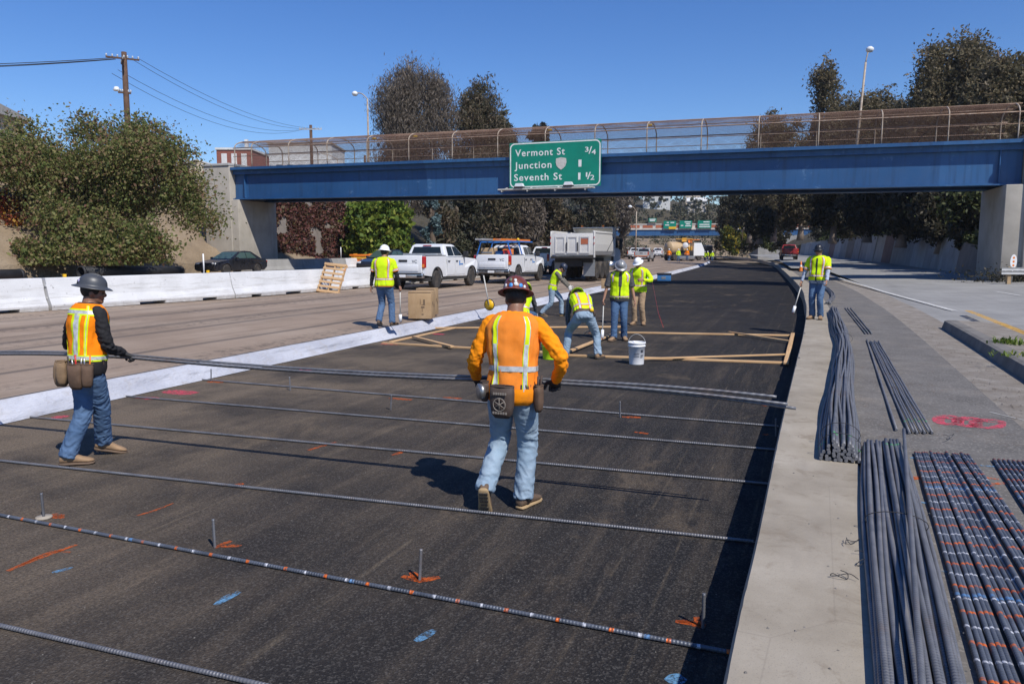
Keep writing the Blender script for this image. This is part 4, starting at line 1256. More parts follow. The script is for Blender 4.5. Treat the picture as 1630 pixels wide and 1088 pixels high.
tall('yellow_shrub', 'yellow flowering shrub at the foot of the right slope near the far overpass', 1162, 362, 120, 36, 'leaf_yellow', 151, 3500, 1.5, 0.08, 0.1, 0.3, 0.6, 0.9, 14, cat='shrub', trunk_r=0.1)
tall('yellow_shrub', 'taller yellow shrub just right of the far overpass signs', 1183, 345, 128, 26, 'leaf_yellow', 153, 3000, 2.5, 0.08, 0.1, 0.3, 0.6, 0.9, 14, cat='shrub', trunk_r=0.1)
# ground ivy along the top of the ramp wall
g = np.random.default_rng(88)
C = []
for i in range(26000):
    y = 44 + 96 * g.random() ** 1.4
    p, _ = line_at(R_LINE, y, 10.35 + 0.16 * (wall_top(y) - 0.4) + abs(g.normal()) * 1.4 - 0.12)
    cl = mnoise.noise(Vector((y * 0.5, 0, 0)))
    C.append((p.x, p.y, wall_top(y) + (0.25 + 1.6 * max(0, cl + 0.15)) * g.random() + (p - line_at(R_LINE, y, 10.9)[0]).length * 0.25 - (0.35 * g.random() if cl > 0.1 else 0)))
tag(link('ground_cover', leaf_cloud('ground_cover', np.array(C), 0.24, 'leaf_cover', g, 0.7, 0.1)), 'dark creeping plants spilling over the top of the ramp wall', 'plants', kind='stuff')
# shrubs filling the slope between the ramp wall and the trees
ORD = ['first', 'second', 'third', 'fourth', 'fifth', 'sixth', 'seventh', 'eighth', 'ninth', 'tenth', 'eleventh', 'twelfth', 'thirteenth', 'fourteenth', 'fifteenth', 'sixteenth', 'seventeenth', 'eighteenth', 'nineteenth', 'twentieth', 'twenty-first']
for i, y in enumerate((47, 54, 61, 69, 78, 88, 99, 111, 124, 138)):
    q, _ = line_at(R_LINE, y, 12.6 + 0.5 * math.sin(i * 2.1))
    lob = sub_lobes(300 + i, 12, 3.4, 1.6, 0.4, 3.0 + 0.8 * math.sin(i * 1.7), 0.7, 1.3)
    tree('slope_shrub', ORD[i] + ' dark shrub from the right abutment, behind the top of the ramp wall', (q.x, q.y, wall_top(y) + 0.3), 'leaf_cover' if i % 3 else 'leaf_dark', lob, 5200, 0.22 + 0.0015 * y, 320 + i, (1.6, 0.1), group='shrubs above the ramp wall', cat='shrub', clump=0.4, shell=0.2, aspect=0.55)
# weeds on the gore island
def weed(lab, p, n, h, seed):
    g = np.random.default_rng(seed)
    m = MB()
    for i in range(n):
        b = Vector((g.normal() * 0.13, g.normal() * 0.13, 0))
        d = Vector((g.normal() * 0.5, g.normal() * 0.5, 1)).normalized() * h * g.uniform(0.5, 1.1)
        w = Vector((d.y, -d.x, 0)).normalized() * 0.012
        mid = b + d * 0.6
        e = b + d + Vector((d.x, d.y, -0.3 * h)) * 0.5
        m.add([b - w, b + w, mid + w, mid - w, e], [(0, 1, 2, 3), (3, 2, 4)])
    tag(m.build('weed_tuft', 'leaf_bright', None, p, recalc=False), lab, 'weed')
weed('larger green weed tuft growing on the raised gore island', at(1608, 548, 12.4) * 1.0 if False else gp(1606, 547, 0.54), 90, 0.15, 5)
weed('small weed tuft on the gore island nearer the kerb', gp(1610, 566, 0.545), 40, 0.09, 6)
# the wooded hill far behind
g = np.random.default_rng(99)
C = []
lob = []
for i in range(330):
    y = 222 + 130 * g.random(); x = g.uniform(-60, 150)
    r = g.uniform(2.0, 4.6)
    lob.append((x, y, hill_h(x, y) + r * 0.9, r, r, r * g.uniform(0.8, 1.6)))
C = lobes_points(lob, 52000, g, 0.55, 30, 0.75)
tag(link('far_wood', leaf_cloud('far_wood', C, 0.85, 'leaf_far', g, 0.6, 0.2)), 'hazy wooded hill far behind the second overpass', 'wood', kind='stuff')
# houses on it
def house(lab, px, py, Y, w, d, h, wall, roofm, seed):
    p = at(px, py, Y)
    t = thing('far_house', lab, 'house', (p.x, p.y, p.z), R(-12))
    MB().box((-w / 2, 0, -6), (w / 2, d, h)).build('wall', wall, t)
    MB().prism([(-0.4, h), (d + 0.4, h), (d + 0.4, h + 0.3), (d * 0.4, h + 1.7), (-0.4, h + 0.35)], -w / 2 - 0.3, w / 2 + 0.3, 'x').build('roof', roofm, t)
    windows(t, -w / 2, w / 2, 0.2, h - 0.2, 4, 2, 0, 'window_dark', 0.5, 0.55)
house('wide white house high on the far wooded hill', 1045, 322, 300, 10.5, 9, 3.8, 'plaster_white', 'far_cream', 1)
house('tan house with gabled top on the far hill', 1103, 322, 300, 5.5, 8, 5.2, 'plaster_beige', 'plaster_beige', 2)
house('small pale house below the tan one on the far hill', 1109, 332, 292, 7, 7, 2.6, 'far_cream', 'plaster_white', 3)
# ------------------------------------------------------------------ vehicles
def paint(name, col, dirt=(0.30, 0.25, 0.20), amount=0.35, rough=0.28):
    n = NT(name, rough, 0, 0.5)
    v = n.pos(kind='object')
    w = n.pos()
    c = n.mix(n.noise(v, 1.5, 4), tuple(k * 0.94 for k in col) + (1,), (*col, 1))
    low = n.math('SUBTRACT', 1.0, n.math('MULTIPLY', n.math('SUBTRACT', n.sep(w, 2), 0.75), 1.6), 0, True)
    d = n.math('MULTIPLY', n.math('ADD', n.math('MULTIPLY', low, 0.6), 0.10), n.ramp(n.noise(v, 3.5, 6, 0.7), [(0.3, 0.15), (0.7, 1.0)]))
    c = n.mix(n.math('MULTIPLY', d, amount * 2, 0, True), c, (*dirt, 1))
    M[name] = n.fin(c, n.ramp(n.noise(v, 4, 5), [(0.3, rough), (0.7, rough + 0.2)]))
    n.b.inputs['Coat Weight'].default_value = 0.35
    n.b.inputs['Coat Roughness'].default_value = 0.08
paint('paint_white', (0.78, 0.79, 0.80))
paint('paint_silver', (0.42, 0.42, 0.42))
paint('paint_black', (0.012, 0.013, 0.017), (0.10, 0.09, 0.08), 0.2, 0.2)
paint('paint_red', (0.30, 0.012, 0.016))
paint('paint_tan', (0.50, 0.36, 0.20), (0.25, 0.19, 0.13), 0.5, 0.5)
paint('paint_dirty_white', (0.66, 0.645, 0.61), (0.42, 0.35, 0.27), 1.0, 0.55)
paint('paint_yellow', (0.66, 0.33, 0.02), (0.2, 0.15, 0.1), 0.5, 0.5)
plain('glass_dark', (0.014, 0.020, 0.023), 0.06, 0, 0.05, 2)
plain('glass_green', (0.05, 0.085, 0.075), 0.05, 0, 0.05, 2)
plain('chrome', (0.55, 0.55, 0.56), 0.22, 0.9, 0.1, 4)
plain('trim_black', (0.02, 0.02, 0.022), 0.6, 0, 0.2, 8)
plain('rim_steel', (0.40, 0.40, 0.40), 0.4, 0.6, 0.2, 9)
plain('tail_red', (0.42, 0.012, 0.012), 0.25)
plain('tail_amber', (0.75, 0.22, 0.03), 0.3)
plain('head_lamp', (0.7, 0.7, 0.68), 0.15)
plain('tyre', (0.03, 0.028, 0.026), 0.85, 0, 0.3, 8, 0.2, dirt=((0.14, 0.11, 0.085), 3, 0.45, 0.6))
plain('logo_blue', (0.03, 0.19, 0.50), 0.4)
plain('logo_dark', (0.05, 0.055, 0.07), 0.4)
plain('underbody', (0.03, 0.028, 0.026), 0.9, 0, 0.3, 4)
plain('rack_blue', (0.02, 0.16, 0.52), 0.4)
plain('orange_paint', (0.75, 0.20, 0.02), 0.45)
plain('plywood', (0.42, 0.29, 0.16), 0.8, 0, 0.25, 6)
plain('red_plastic', (0.55, 0.03, 0.025), 0.4)
plain('blue_plastic', (0.04, 0.16, 0.36), 0.5)
plain('grey_plastic', (0.20, 0.21, 0.22), 0.6)

def body_prism(outline, hw, bev=0.03, seg=2):
    """side outline (y, z), half width hw(y, z); both flanks rounded"""
    bm = bmesh.new()
    A = [bm.verts.new((-hw(y, z), y, z)) for y, z in outline]
    B = [bm.verts.new((hw(y, z), y, z)) for y, z in outline]
    n = len(outline)
    bm.faces.new(A)
    bm.faces.new(B[::-1])
    for k in range(n):
        bm.faces.new([A[k], B[k], B[(k + 1) % n], A[(k + 1) % n]])
    bmesh.ops.recalc_face_normals(bm, faces=bm.faces)
    if bev:
        ed = [e for e in bm.edges if (e.verts[0] in A and e.verts[1] in A) or (e.verts[0] in B and e.verts[1] in B)]
        bmesh.ops.bevel(bm, geom=ed, offset=bev, segments=seg, affect='EDGES', profile=0.6, clamp_overlap=True)
    bm.verts.index_update()
    m = MB()
    m.add([v.co.copy() for v in bm.verts], [[v.index for v in f.verts] for f in bm.faces])
    bm.free()
    return m

def arch(yc, zc, r, n=9, a0=180, a1=0):
    return [(yc - r * math.cos(R(a1 + (a0 - a1) * k / n)) * -1 * -1, zc + r * math.sin(R(a1 + (a0 - a1) * k / n))) for k in range(n + 1)]

def wheel(parent, x, y, r=0.40, w=0.26, side=1, rimmat='rim_steel', name='wheel'):
    Mx = Matrix.Translation((x, y, r)) @ Matrix.Rotation(math.pi / 2 * side, 4, 'Y')
    t = MB().lathe([(r * 0.60, -w * 0.42), (r * 0.80, -w * 0.5), (r * 0.95, -w * 0.46), (r, -w * 0.3), (r, w * 0.3), (r * 0.95, w * 0.46), (r * 0.80, w * 0.5), (r * 0.60, w * 0.42)], 28, 0, Mx).build(name, 'tyre', parent)
    m = MB().lathe([(0.0, w * 0.30), (r * 0.16, w * 0.32), (r * 0.18, w * 0.18), (r * 0.50, w * 0.12), (r * 0.58, w * 0.38), (r * 0.62, w * 0.40), (r * 0.62, -w * 0.38)], 28, 0, Mx)
    for k in range(6):
        a = k * math.pi / 3
        d = Vector((math.cos(a), math.sin(a), 0))
        m.beam(Mx @ (d * r * 0.15 + Vector((0, 0, w * 0.22))), Mx @ (d * r * 0.56 + Vector((0, 0, w * 0.26))), r * 0.17, w * 0.16, up=Mx.to_3x3() @ Vector((0, 0, 1)))
    m.build('rim', rimmat, t)
    return t

def greenhouse(lo, hi, zl, zu, wl, wu):
    """cab top: lo = (rear y, front y) at the belt, hi at the roof"""
    hw = lambda y, z: wl + (wu - wl) * (z - zl) / (zu - zl)
    return [(lo[0], zl), (lo[1], zl), (hi[1], zu - 0.05), (hi[1] - 0.2, zu), (hi[0] + 0.2, zu + 0.012), (hi[0], zu - 0.05)], hw

def pane(parent, pts, off, mat='glass_dark', name='window'):
    """a thin glass plate; pts in order, off = outward direction"""
    o = Vector(off).normalized()
    P = [Vector(p) for p in pts]
    k = len(P)
    vs = [p + o * 0.012 for p in P] + [p - o * 0.01 for p in P]
    fs = [tuple(range(k)), tuple(range(k, 2 * k))[::-1]] + [(i, (i + 1) % k, k + (i + 1) % k, k + i) for i in range(k)]
    return MB().add(vs, fs).build(name, mat, parent)

def pickup(lab, loc, rotz, mat='paint_white', group='pickup trucks', name='pickup_truck', crew=False):
    t = thing(name, lab, 'pickup truck', loc, rotz, group)
    W = 1.0
    c0 = 2.12
    fr = [(c0, 0.52)] + [(4.40, 0.47)] + [(4.93 - 0.5 * math.cos(R(a)), 0.42 + 0.5 * math.sin(R(a))) for a in range(8, 181, 16)] + [(5.5, 0.50), (5.72, 0.62), (5.80, 0.95), (5.76, 1.16), (5.6, 1.26), (4.05, 1.36), (c0, 1.38)]
    hwf = lambda y, z: W - 0.02 - (0.10 * max(0, y - 5.1) ** 1.2) - (0.05 if z > 1.2 else 0)
    body = body_prism(fr, hwf, 0.045).build('body', mat, t)
    bed = [(0.10, 0.62), (0.72, 0.56)] + [(1.23 - 0.5 * math.cos(R(a)), 0.42 + 0.5 * math.sin(R(a))) for a in range(16, 181, 16)] + [(1.78, 0.52), (c0 - 0.02, 0.52), (c0 - 0.02, 1.42), (0.10, 1.42)]
    for s in (-1, 1):
        m = MB()
        m.prism(bed, s * 0.87, s * 0.985, 'x')
        b = m.build('bed_side', mat, t)
        MB().box((min(s * 0.86, s * 0.995), 0.12, 1.421), (max(s * 0.86, s * 0.995), c0 - 0.03, 1.445)).build('rail_cap', 'trim_black', b)
        for yc in (1.23, 4.93):
            P = [(s * 0.988, yc - 0.52 * math.cos(R(a)), 0.42 + 0.52 * math.sin(R(a))) for a in range(4, 178, 12)]
            MB().tube(P, 0.03, 5).build('arch_trim', 'trim_black', t)
    MB().box((-0.868, 0.14, 0.72), (0.868, c0 - 0.03, 0.78)).build('bed_floor', 'trim_black', t)
    MB().box((-0.95, 0.2, 0.36), (0.95, 5.5, 0.519)).build('chassis', 'underbody', t)
    for yc in (1.23, 4.93):
        MB().box((-0.84, yc - 0.52, 0.46), (0.84, yc + 0.52, 0.95)).build('wheel_well', 'underbody', t)
    tg = MB().box((-0.862, 0.03, 0.70), (0.862, 0.12, 1.44), 0, 0.025).build('tailgate', mat, t)
    MB().box((-0.70, 0.012, 0.78), (0.70, 0.034, 1.05), 0, 0.01).build('pressed_panel', mat, tg)
    MB().box((-0.20, 0.01, 1.17), (0.20, 0.035, 1.26), 0, 0.008).build('handle', 'trim_black', tg)
    lettering('VC', 0.18, tg, (0.42, 0.026, 1.13), (math.pi / 2, 0, 0), 'logo_dark', 'emblem')
    gh, hw = greenhouse((c0 + 0.02, 4.10), (2.30, 3.45), 1.36, 1.92, 0.96, 0.74)
    cab = body_prism(gh, hw, 0.05).build('cab', mat, t)
    X = lambda z: 0.96 + (0.74 - 0.96) * (z - 1.36) / 0.56
    rear_y = lambda z: (c0 + 0.02) + (0.16) * (z - 1.36) / 0.56
    pane(cab, [(-0.74, rear_y(1.46) - 0.012, 1.46), (0.74, rear_y(1.46) - 0.012, 1.46), (0.64, rear_y(1.80) - 0.012, 1.80), (-0.64, rear_y(1.80) - 0.012, 1.80)], (0, -1, 0.28), name='rear_window')
    MB().box((-0.2, rear_y(1.86) - 0.03, 1.845), (0.2, rear_y(1.86), 1.885)).build('brake_lamp', 'tail_red', cab)
    fy = lambda z: 4.10 + (3.45 - 4.10) * (z - 1.36) / 0.56
    pane(cab, [(-0.84, fy(1.42) + 0.014, 1.42), (0.84, fy(1.42) + 0.014, 1.42), (0.68, fy(1.84) + 0.014, 1.84), (-0.68, fy(1.84) + 0.014, 1.84)], (0, 0.65, 0.75), name='windscreen')
    for s in (-1, 1):
        o = (s, 0, 0.39)
        pane(cab, [(s * (X(1.42) + 0.004), 2.42, 1.42), (s * (X(1.42) + 0.004), 3.02, 1.42), (s * (X(1.82) + 0.004), 3.02, 1.82), (s * (X(1.82) + 0.004), 2.52, 1.82)], o, name='side_window')
        pane(cab, [(s * (X(1.42) + 0.004), 3.10, 1.42), (s * (X(1.42) + 0.004), 3.92, 1.42), (s * (X(1.82) + 0.004), 3.42, 1.82), (s * (X(1.82) + 0.004), 3.10, 1.82)], o, name='side_window')
        for y0, y1 in ((2.24, 3.04), (3.07, 4.12)):
            dm = MB()
            dm.prism([(y0, 0.58), (y1, 0.58), (y1, 1.345), (y0, 1.345)], s * 0.979, s * 0.991, 'x')
            d = dm.build('door', mat, t)
            MB().box((min(s * 0.985, s * 1.03), y0 + 0.06, 1.16), (max(s * 0.985, s * 1.03), y0 + 0.24, 1.205), 0, 0.01).build('handle', 'trim_black', d)
            if y0 > 3:
                MB().box((min(s * 0.991, s * 0.995), y0 + 0.42, 0.98), (max(s * 0.991, s * 0.995), y0 + 0.52, 1.2)).build('door_emblem', 'logo_blue', d)
                MB().box((min(s * 0.991, s * 0.995), y0 + 0.54, 1.0), (max(s * 0.991, s * 0.995), y0 + 0.84, 1.06)).build('door_emblem', 'logo_blue', d)
        mr = MB().box((min(s * 1.0, s * 1.24), 3.90, 1.36), (max(s * 1.0, s * 1.24), 4.02, 1.62), 0, 0.03).build('mirror', 'trim_black', t)
        MB().box((min(s * 0.95, s * 1.02), 3.93, 1.38), (max(s * 0.95, s * 1.02), 4.0, 1.44)).build('mirror_arm', 'trim_black', mr)
        tl = MB().box((min(s * 0.865, s * 0.99), 0.05, 0.92), (max(s * 0.865, s * 0.99), 0.22, 1.40), 0, 0.02).build('tail_light', 'tail_red', t)
        MB().box((min(s * 0.875, s * 0.98), 0.04, 0.95), (max(s * 0.875, s * 0.98), 0.06, 1.08)).build('indicator', 'tail_amber', tl)
        MB().box((min(s * 0.60, s * 0.90), 5.66, 0.92), (max(s * 0.60, s * 0.90), 5.80, 1.14), 0, 0.03).build('headlight', 'head_lamp', t)
        wheel(t, s * 0.86, 1.23, 0.405, 0.27, s)
        wheel(t, s * 0.86, 4.93, 0.405, 0.27, s)
    bp = MB().box((-0.96, -0.10, 0.50), (0.96, 0.10, 0.70), 0, 0.03).build('rear_bumper', 'chrome', t)
    MB().box((-0.90, -0.11, 0.655), (0.90, 0.09, 0.712)).build('step_pad', 'trim_black', bp)
    MB().box((-0.17, -0.115, 0.54), (0.17, -0.10, 0.65)).build('number_plate', 'white_plastic', bp)
    for s in (-1, 1):
        MB().box((min(s * 0.7, s * 0.93), -0.112, 0.53), (max(s * 0.7, s * 0.93), -0.09, 0.63)).build('bumper_step', 'trim_black', bp)
    MB().box((-0.95, 5.62, 0.48), (0.95, 5.86, 0.70), 0, 0.03).build('front_bumper', 'chrome', t)
    MB().box((-0.58, 5.72, 0.74), (0.58, 5.81, 1.14), 0, 0.02).build('grille', 'trim_black', t)
    MB().tube([(0.3, 0.5, 0.34), (0.3, 0.0, 0.34)], 0.04, 8).build('tailpipe', 'rim_steel', t)
    return t

def lane_pt(px, py, z):
    return gp(px, py, z)

p1_ = pickup('nearest white pickup truck with a silver toolbox, parked beside the cardboard box', (-4.55, 31.55, 0.395), R(-20.5))
tb = MB().box((-0.84, 1.55, 0.98), (0.84, 2.05, 1.52), 0, 0.02).build('toolbox', 'galvanised', None, None)
tb.parent = p1_
p2_ = pickup('second white pickup truck with blue ladder rack and loaded bed', (-1.02, 38.0, 0.40), R(-20))
rk = []
for y in (0.35, 2.0):
    for s in (-1, 1):
        b = MB().beam((s * 0.92, y, 1.44), (s * 0.72, y, 2.06), 0.06, 0.05).build('rack_post', 'rack_blue', p2_)
    MB().beam((-0.76, y, 2.07), (0.76, y, 2.07), 0.06, 0.06).build('rack_crossbar', 'rack_blue', p2_)
for s in (-1, 1):
    MB().beam((s * 0.73, 0.2, 2.11), (s * 0.73, 4.2, 2.11), 0.05, 0.06).build('rack_rail', 'rack_blue', p2_)
MB().lathe([(0.08, 0), (0.08, 0.1), (0.05, 0.15), (0, 0.16)], 12, 0, Matrix.Translation((0.62, 2.2, 2.14))).build('beacon', 'sign_yellow', p2_)
def rel(o, v):
    """a point given in the truck's own frame"""
    return Matrix.LocRotScale(o.location, o.rotation_euler, None) @ Vector(v)
def ladder(lab, x, y0, y1, z, mat, w=0.42):
    t = thing('ladder', lab, 'ladder', rel(p2_, (x, y0, z)), R(-20))
    for s in (0, 1):
        MB().beam((s * w, 0, 0), (s * w, y1 - y0, 0), 0.035, 0.09).build('side_rail', mat, t)
    for k in range(9):
        y = 0.2 + k * (y1 - y0 - 0.4) / 8
        MB().tube([(0, y, 0), (w, y, 0)], 0.016, 6).build('rung', 'galvanised', t)
ladder('orange fibreglass ladder on the rack of the second pickup', 0.05, 0.1, 4.6, 2.20, 'orange_paint')
ladder('grey aluminium ladder on the left of the pickup rack', -0.66, -0.5, 3.8, 2.20, 'galvanised', 0.4)
def cargo(name, lab, cat, lo, hi, mat, bev=0.03):
    c = rel(p2_, ((lo[0] + hi[0]) / 2, (lo[1] + hi[1]) / 2, lo[2]))
    hx, hy = (hi[0] - lo[0]) / 2, (hi[1] - lo[1]) / 2
    t = thing(name, lab, cat, c, R(-20), 'load in the bed of the second pickup')
    MB().box((-hx, -hy, 0), (hx, hy, hi[2] - lo[2]), 0, bev).build('body', mat, t)
    MB().box((-hx * 0.9, -hy - 0.012, (hi[2] - lo[2]) * 0.72), (hx * 0.9, hy + 0.012, (hi[2] - lo[2]) * 0.80), 0, 0.004).build('band', 'grey_plastic', t)
    return t
cargo('plywood_box', 'tan plywood box in the loaded pickup bed', 'box', (-0.75, 0.4, 0.785), (-0.1, 1.1, 1.78), 'plywood')
cargo('red_fuel_can', 'red fuel can in the loaded pickup bed', 'can', (0.42, 0.5, 0.785), (0.74, 0.85, 1.66), 'red_plastic')
cargo('blue_tub', 'blue plastic tub in the loaded pickup bed', 'tub', (-0.05, 0.6, 0.785), (0.36, 1.1, 1.62), 'blue_plastic')
cargo('orange_case', 'orange tool case in the loaded pickup bed', 'case', (0.1, 1.2, 0.785), (0.6, 1.6, 1.72), 'orange_paint')
pickup('white pickup half hidden behind the dump truck', (1.55, 52.0, 0.42), R(-20))
pk = pickup('distant silver pickup truck beyond the dump truck', (17.7, 104.0, 0.55), R(-19), 'paint_silver')
MB().box((-0.86, 0.0, 0.76), (0.86, 0.028, 0.86)).build('reflective_stripe', 'orange_paint', pk)
p, rz = line_at(R_LINE, 96, 6.6)
pickup('red pickup truck parked under the trees beside the ramp wall', (at(1258, 400, 96).x, 96, 0.45 + ramp_z(96)), rz, 'paint_red')

# dump truck
def dump_truck():
    t = thing('dump_truck', 'dirty white three-axle dump truck seen from behind beside the workers', 'dump truck', (3.35, 42.4, 0.40), R(-21))
    W = 1.24
    m = MB()
    # tub: two flanks with a rolled-in foot, floor and headboard
    for s in (-1, 1):
        P = [(s * 0.80, 1.34), (s * 1.08, 1.40), (s * 1.20, 1.62), (s * W, 2.0), (s * W, 2.62), (s * (W - 0.06), 2.62), (s * (W - 0.06), 2.0), (s * 1.12, 1.66), (s * 1.03, 1.48), (s * 0.80, 1.42)]
        m.prism(P, 0.15, 5.1, 'y')
    m.box((-0.80, 0.15, 1.34), (0.80, 5.1, 1.42))
    tub = m.build('dump_body', 'paint_dirty_white', t)
    for s in (-1, 1):
        MB().box((min(s * (W - 0.09), s * (W + 0.03)), 0.12, 2.62), (max(s * (W - 0.09), s * (W + 0.03)), 5.1, 2.74), 0, 0.02).build('top_rail', 'paint_dirty_white', tub)
        MB().box((min(s * (W - 0.02), s * (W + 0.05)), 0.02, 1.25), (max(s * (W - 0.02), s * (W + 0.05)), 0.22, 2.72), 0, 0.02).build('corner_post', 'paint_dirty_white', tub)
        for z in (2.30, 1.98):
            MB().box((min(s * (W - 0.0), s * (W + 0.04)), 0.0, z), (max(s * (W - 0.0), s * (W + 0.04)), 0.03, z + 0.12)).build('tail_light', 'tail_red', tub)
    MB().beam((W + 0.02, 4.7, 2.45), (W - 0.02, 3.2, 1.62), 0.03, 0.03).build('tarp_arm', 'trim_black', tub)
    MB().box((-W, 5.1, 1.3), (W, 5.2, 3.0)).build('headboard', 'paint_dirty_white', t)
    sh = MB().prism([(4.35, 3.05), (6.3, 3.12), (6.3, 3.06), (4.35, 3.0)], -W, W, 'x').build('cab_shield', 'paint_dirty_white', t)
    for s in (-1, 1):
        MB().prism([(4.35, 3.0), (5.15, 3.0), (5.15, 2.7), (4.6, 2.74)], s * (W - 0.04), s * W, 'x').build('shield_gusset', 'paint_dirty_white', sh)
        MB().box((min(s * 0.6, s * 0.72), 4.33, 3.07), (max(s * 0.6, s * 0.72), 4.43, 3.17)).build('marker_lamp', 'orange_paint', sh)
    tg = MB().box((-W + 0.03, 0.04, 1.40), (W - 0.03, 0.12, 2.60), 0, 0.02).build('tailgate', 'paint_dirty_white', t)
    for x0, x1 in ((-1.0, -0.42), (-0.30, 0.30), (0.42, 1.0)):
        for (a, b, c, d) in ((x0, x1, 2.36, 2.44), (x0, x1, 1.50, 1.58), (x0, x0 + 0.07, 1.58, 2.36), (x1 - 0.07, x1, 1.58, 2.36)):
            MB().box((a, 0.005, c), (b, 0.045, d)).build('tailgate_rib', 'paint_dirty_white', tg)
    MB().box((-0.34, -0.02, 1.62), (-0.28, 0.03, 2.1)).build('latch', 'trim_black', tg)
    MB().box((0.28, -0.02, 1.62), (0.34, 0.03, 2.1)).build('latch', 'trim_black', tg)
    MB().box((0.5, 0.02, 2.0), (0.9, 0.045, 2.3)).build('warning_label', 'rail_orange', tg)
    MB().box((-W, 0.0, 1.20), (W, 0.25, 1.335), 0, 0.02).build('sill', 'underbody', t)
    MB().box((-0.48, 0.3, 0.75), (0.48, 8.4, 1.20)).build('chassis', 'underbody', t)
    MB().box((-1.1, 0.35, 0.98), (1.1, 0.5, 1.2)).build('rear_cross_member', 'underbody', t)
    for s in (-1, 1):
        for y in (1.25, 2.45, 3.65):
            wheel(t, s * 1.0, y, 0.52, 0.30, s, 'rim_steel')
            wheel(t, s * 0.66, y, 0.52, 0.28, s, 'rim_steel')
        wheel(t, s * 1.02, 7.6, 0.52, 0.30, s)
        MB().box((min(s * 0.52, s * 1.18), 0.52, 0.22), (max(s * 0.52, s * 1.18), 0.56, 1.15)).build('mud_flap', 'grey_plastic', t)
        MB().lathe([(0.30, 0), (0.30, 1.1)], 16, 0, Matrix.Translation((s * 0.95, 4.7, 0.75)) @ Matrix.Rotation(-math.pi / 2, 4, 'X')).build('fuel_tank', 'chrome', t)
    cab = body_prism([(5.35, 0.95), (6.9, 0.95), (6.9, 1.75), (6.6, 2.72), (5.5, 2.8), (5.35, 2.6)], lambda y, z: 1.05 if z < 1.8 else 1.05 - 0.12 * (z - 1.8), 0.06).build('cab', 'paint_dirty_white', t)
    body_prism([(6.9, 0.85), (8.5, 0.85), (8.55, 1.5), (8.3, 1.72), (6.9, 1.86)], lambda y, z: 0.92 - 0.06 * (y - 6.9), 0.08).build('hood', 'paint_dirty_white', cab)
    for s in (-1, 1):
        pane(cab, [(s * 1.052, 5.75, 1.82), (s * 1.052, 6.75, 1.82), (s * 0.965, 6.5, 2.5), (s * 0.965, 5.75, 2.5)], (s, 0, 0.12), name='side_window')
        MB().box((min(s * 1.12, s * 1.32), 6.7, 1.7), (max(s * 1.12, s * 1.32), 6.8, 2.4), 0, 0.02).build('mirror', 'trim_black', cab)
        MB().tube([(s * 1.0, 6.75, 2.1), (s * 1.2, 6.75, 2.1)], 0.02, 6).build('mirror_arm', 'trim_black', cab)
    pane(cab, [(-0.7, 5.338, 1.9), (0.7, 5.338, 1.9), (0.6, 5.345, 2.4), (-0.6, 5.345, 2.4)], (0, -1, 0), name='rear_window')
    pane(cab, [(-0.9, 6.905, 1.84), (0.9, 6.905, 1.84), (0.82, 6.66, 2.6), (-0.82, 6.66, 2.6)], (0, 1, 0.3), name='windscreen')
    MB().tube([(1.05, 5.28, 0.9), (1.05, 5.28, 3.2)], 0.075, 10).build('exhaust_stack', 'trim_black', t)
    MB().box((-1.15, 8.3, 0.45), (1.15, 8.65, 0.8), 0, 0.03).build('front_bumper', 'chrome', t)
dump_truck()

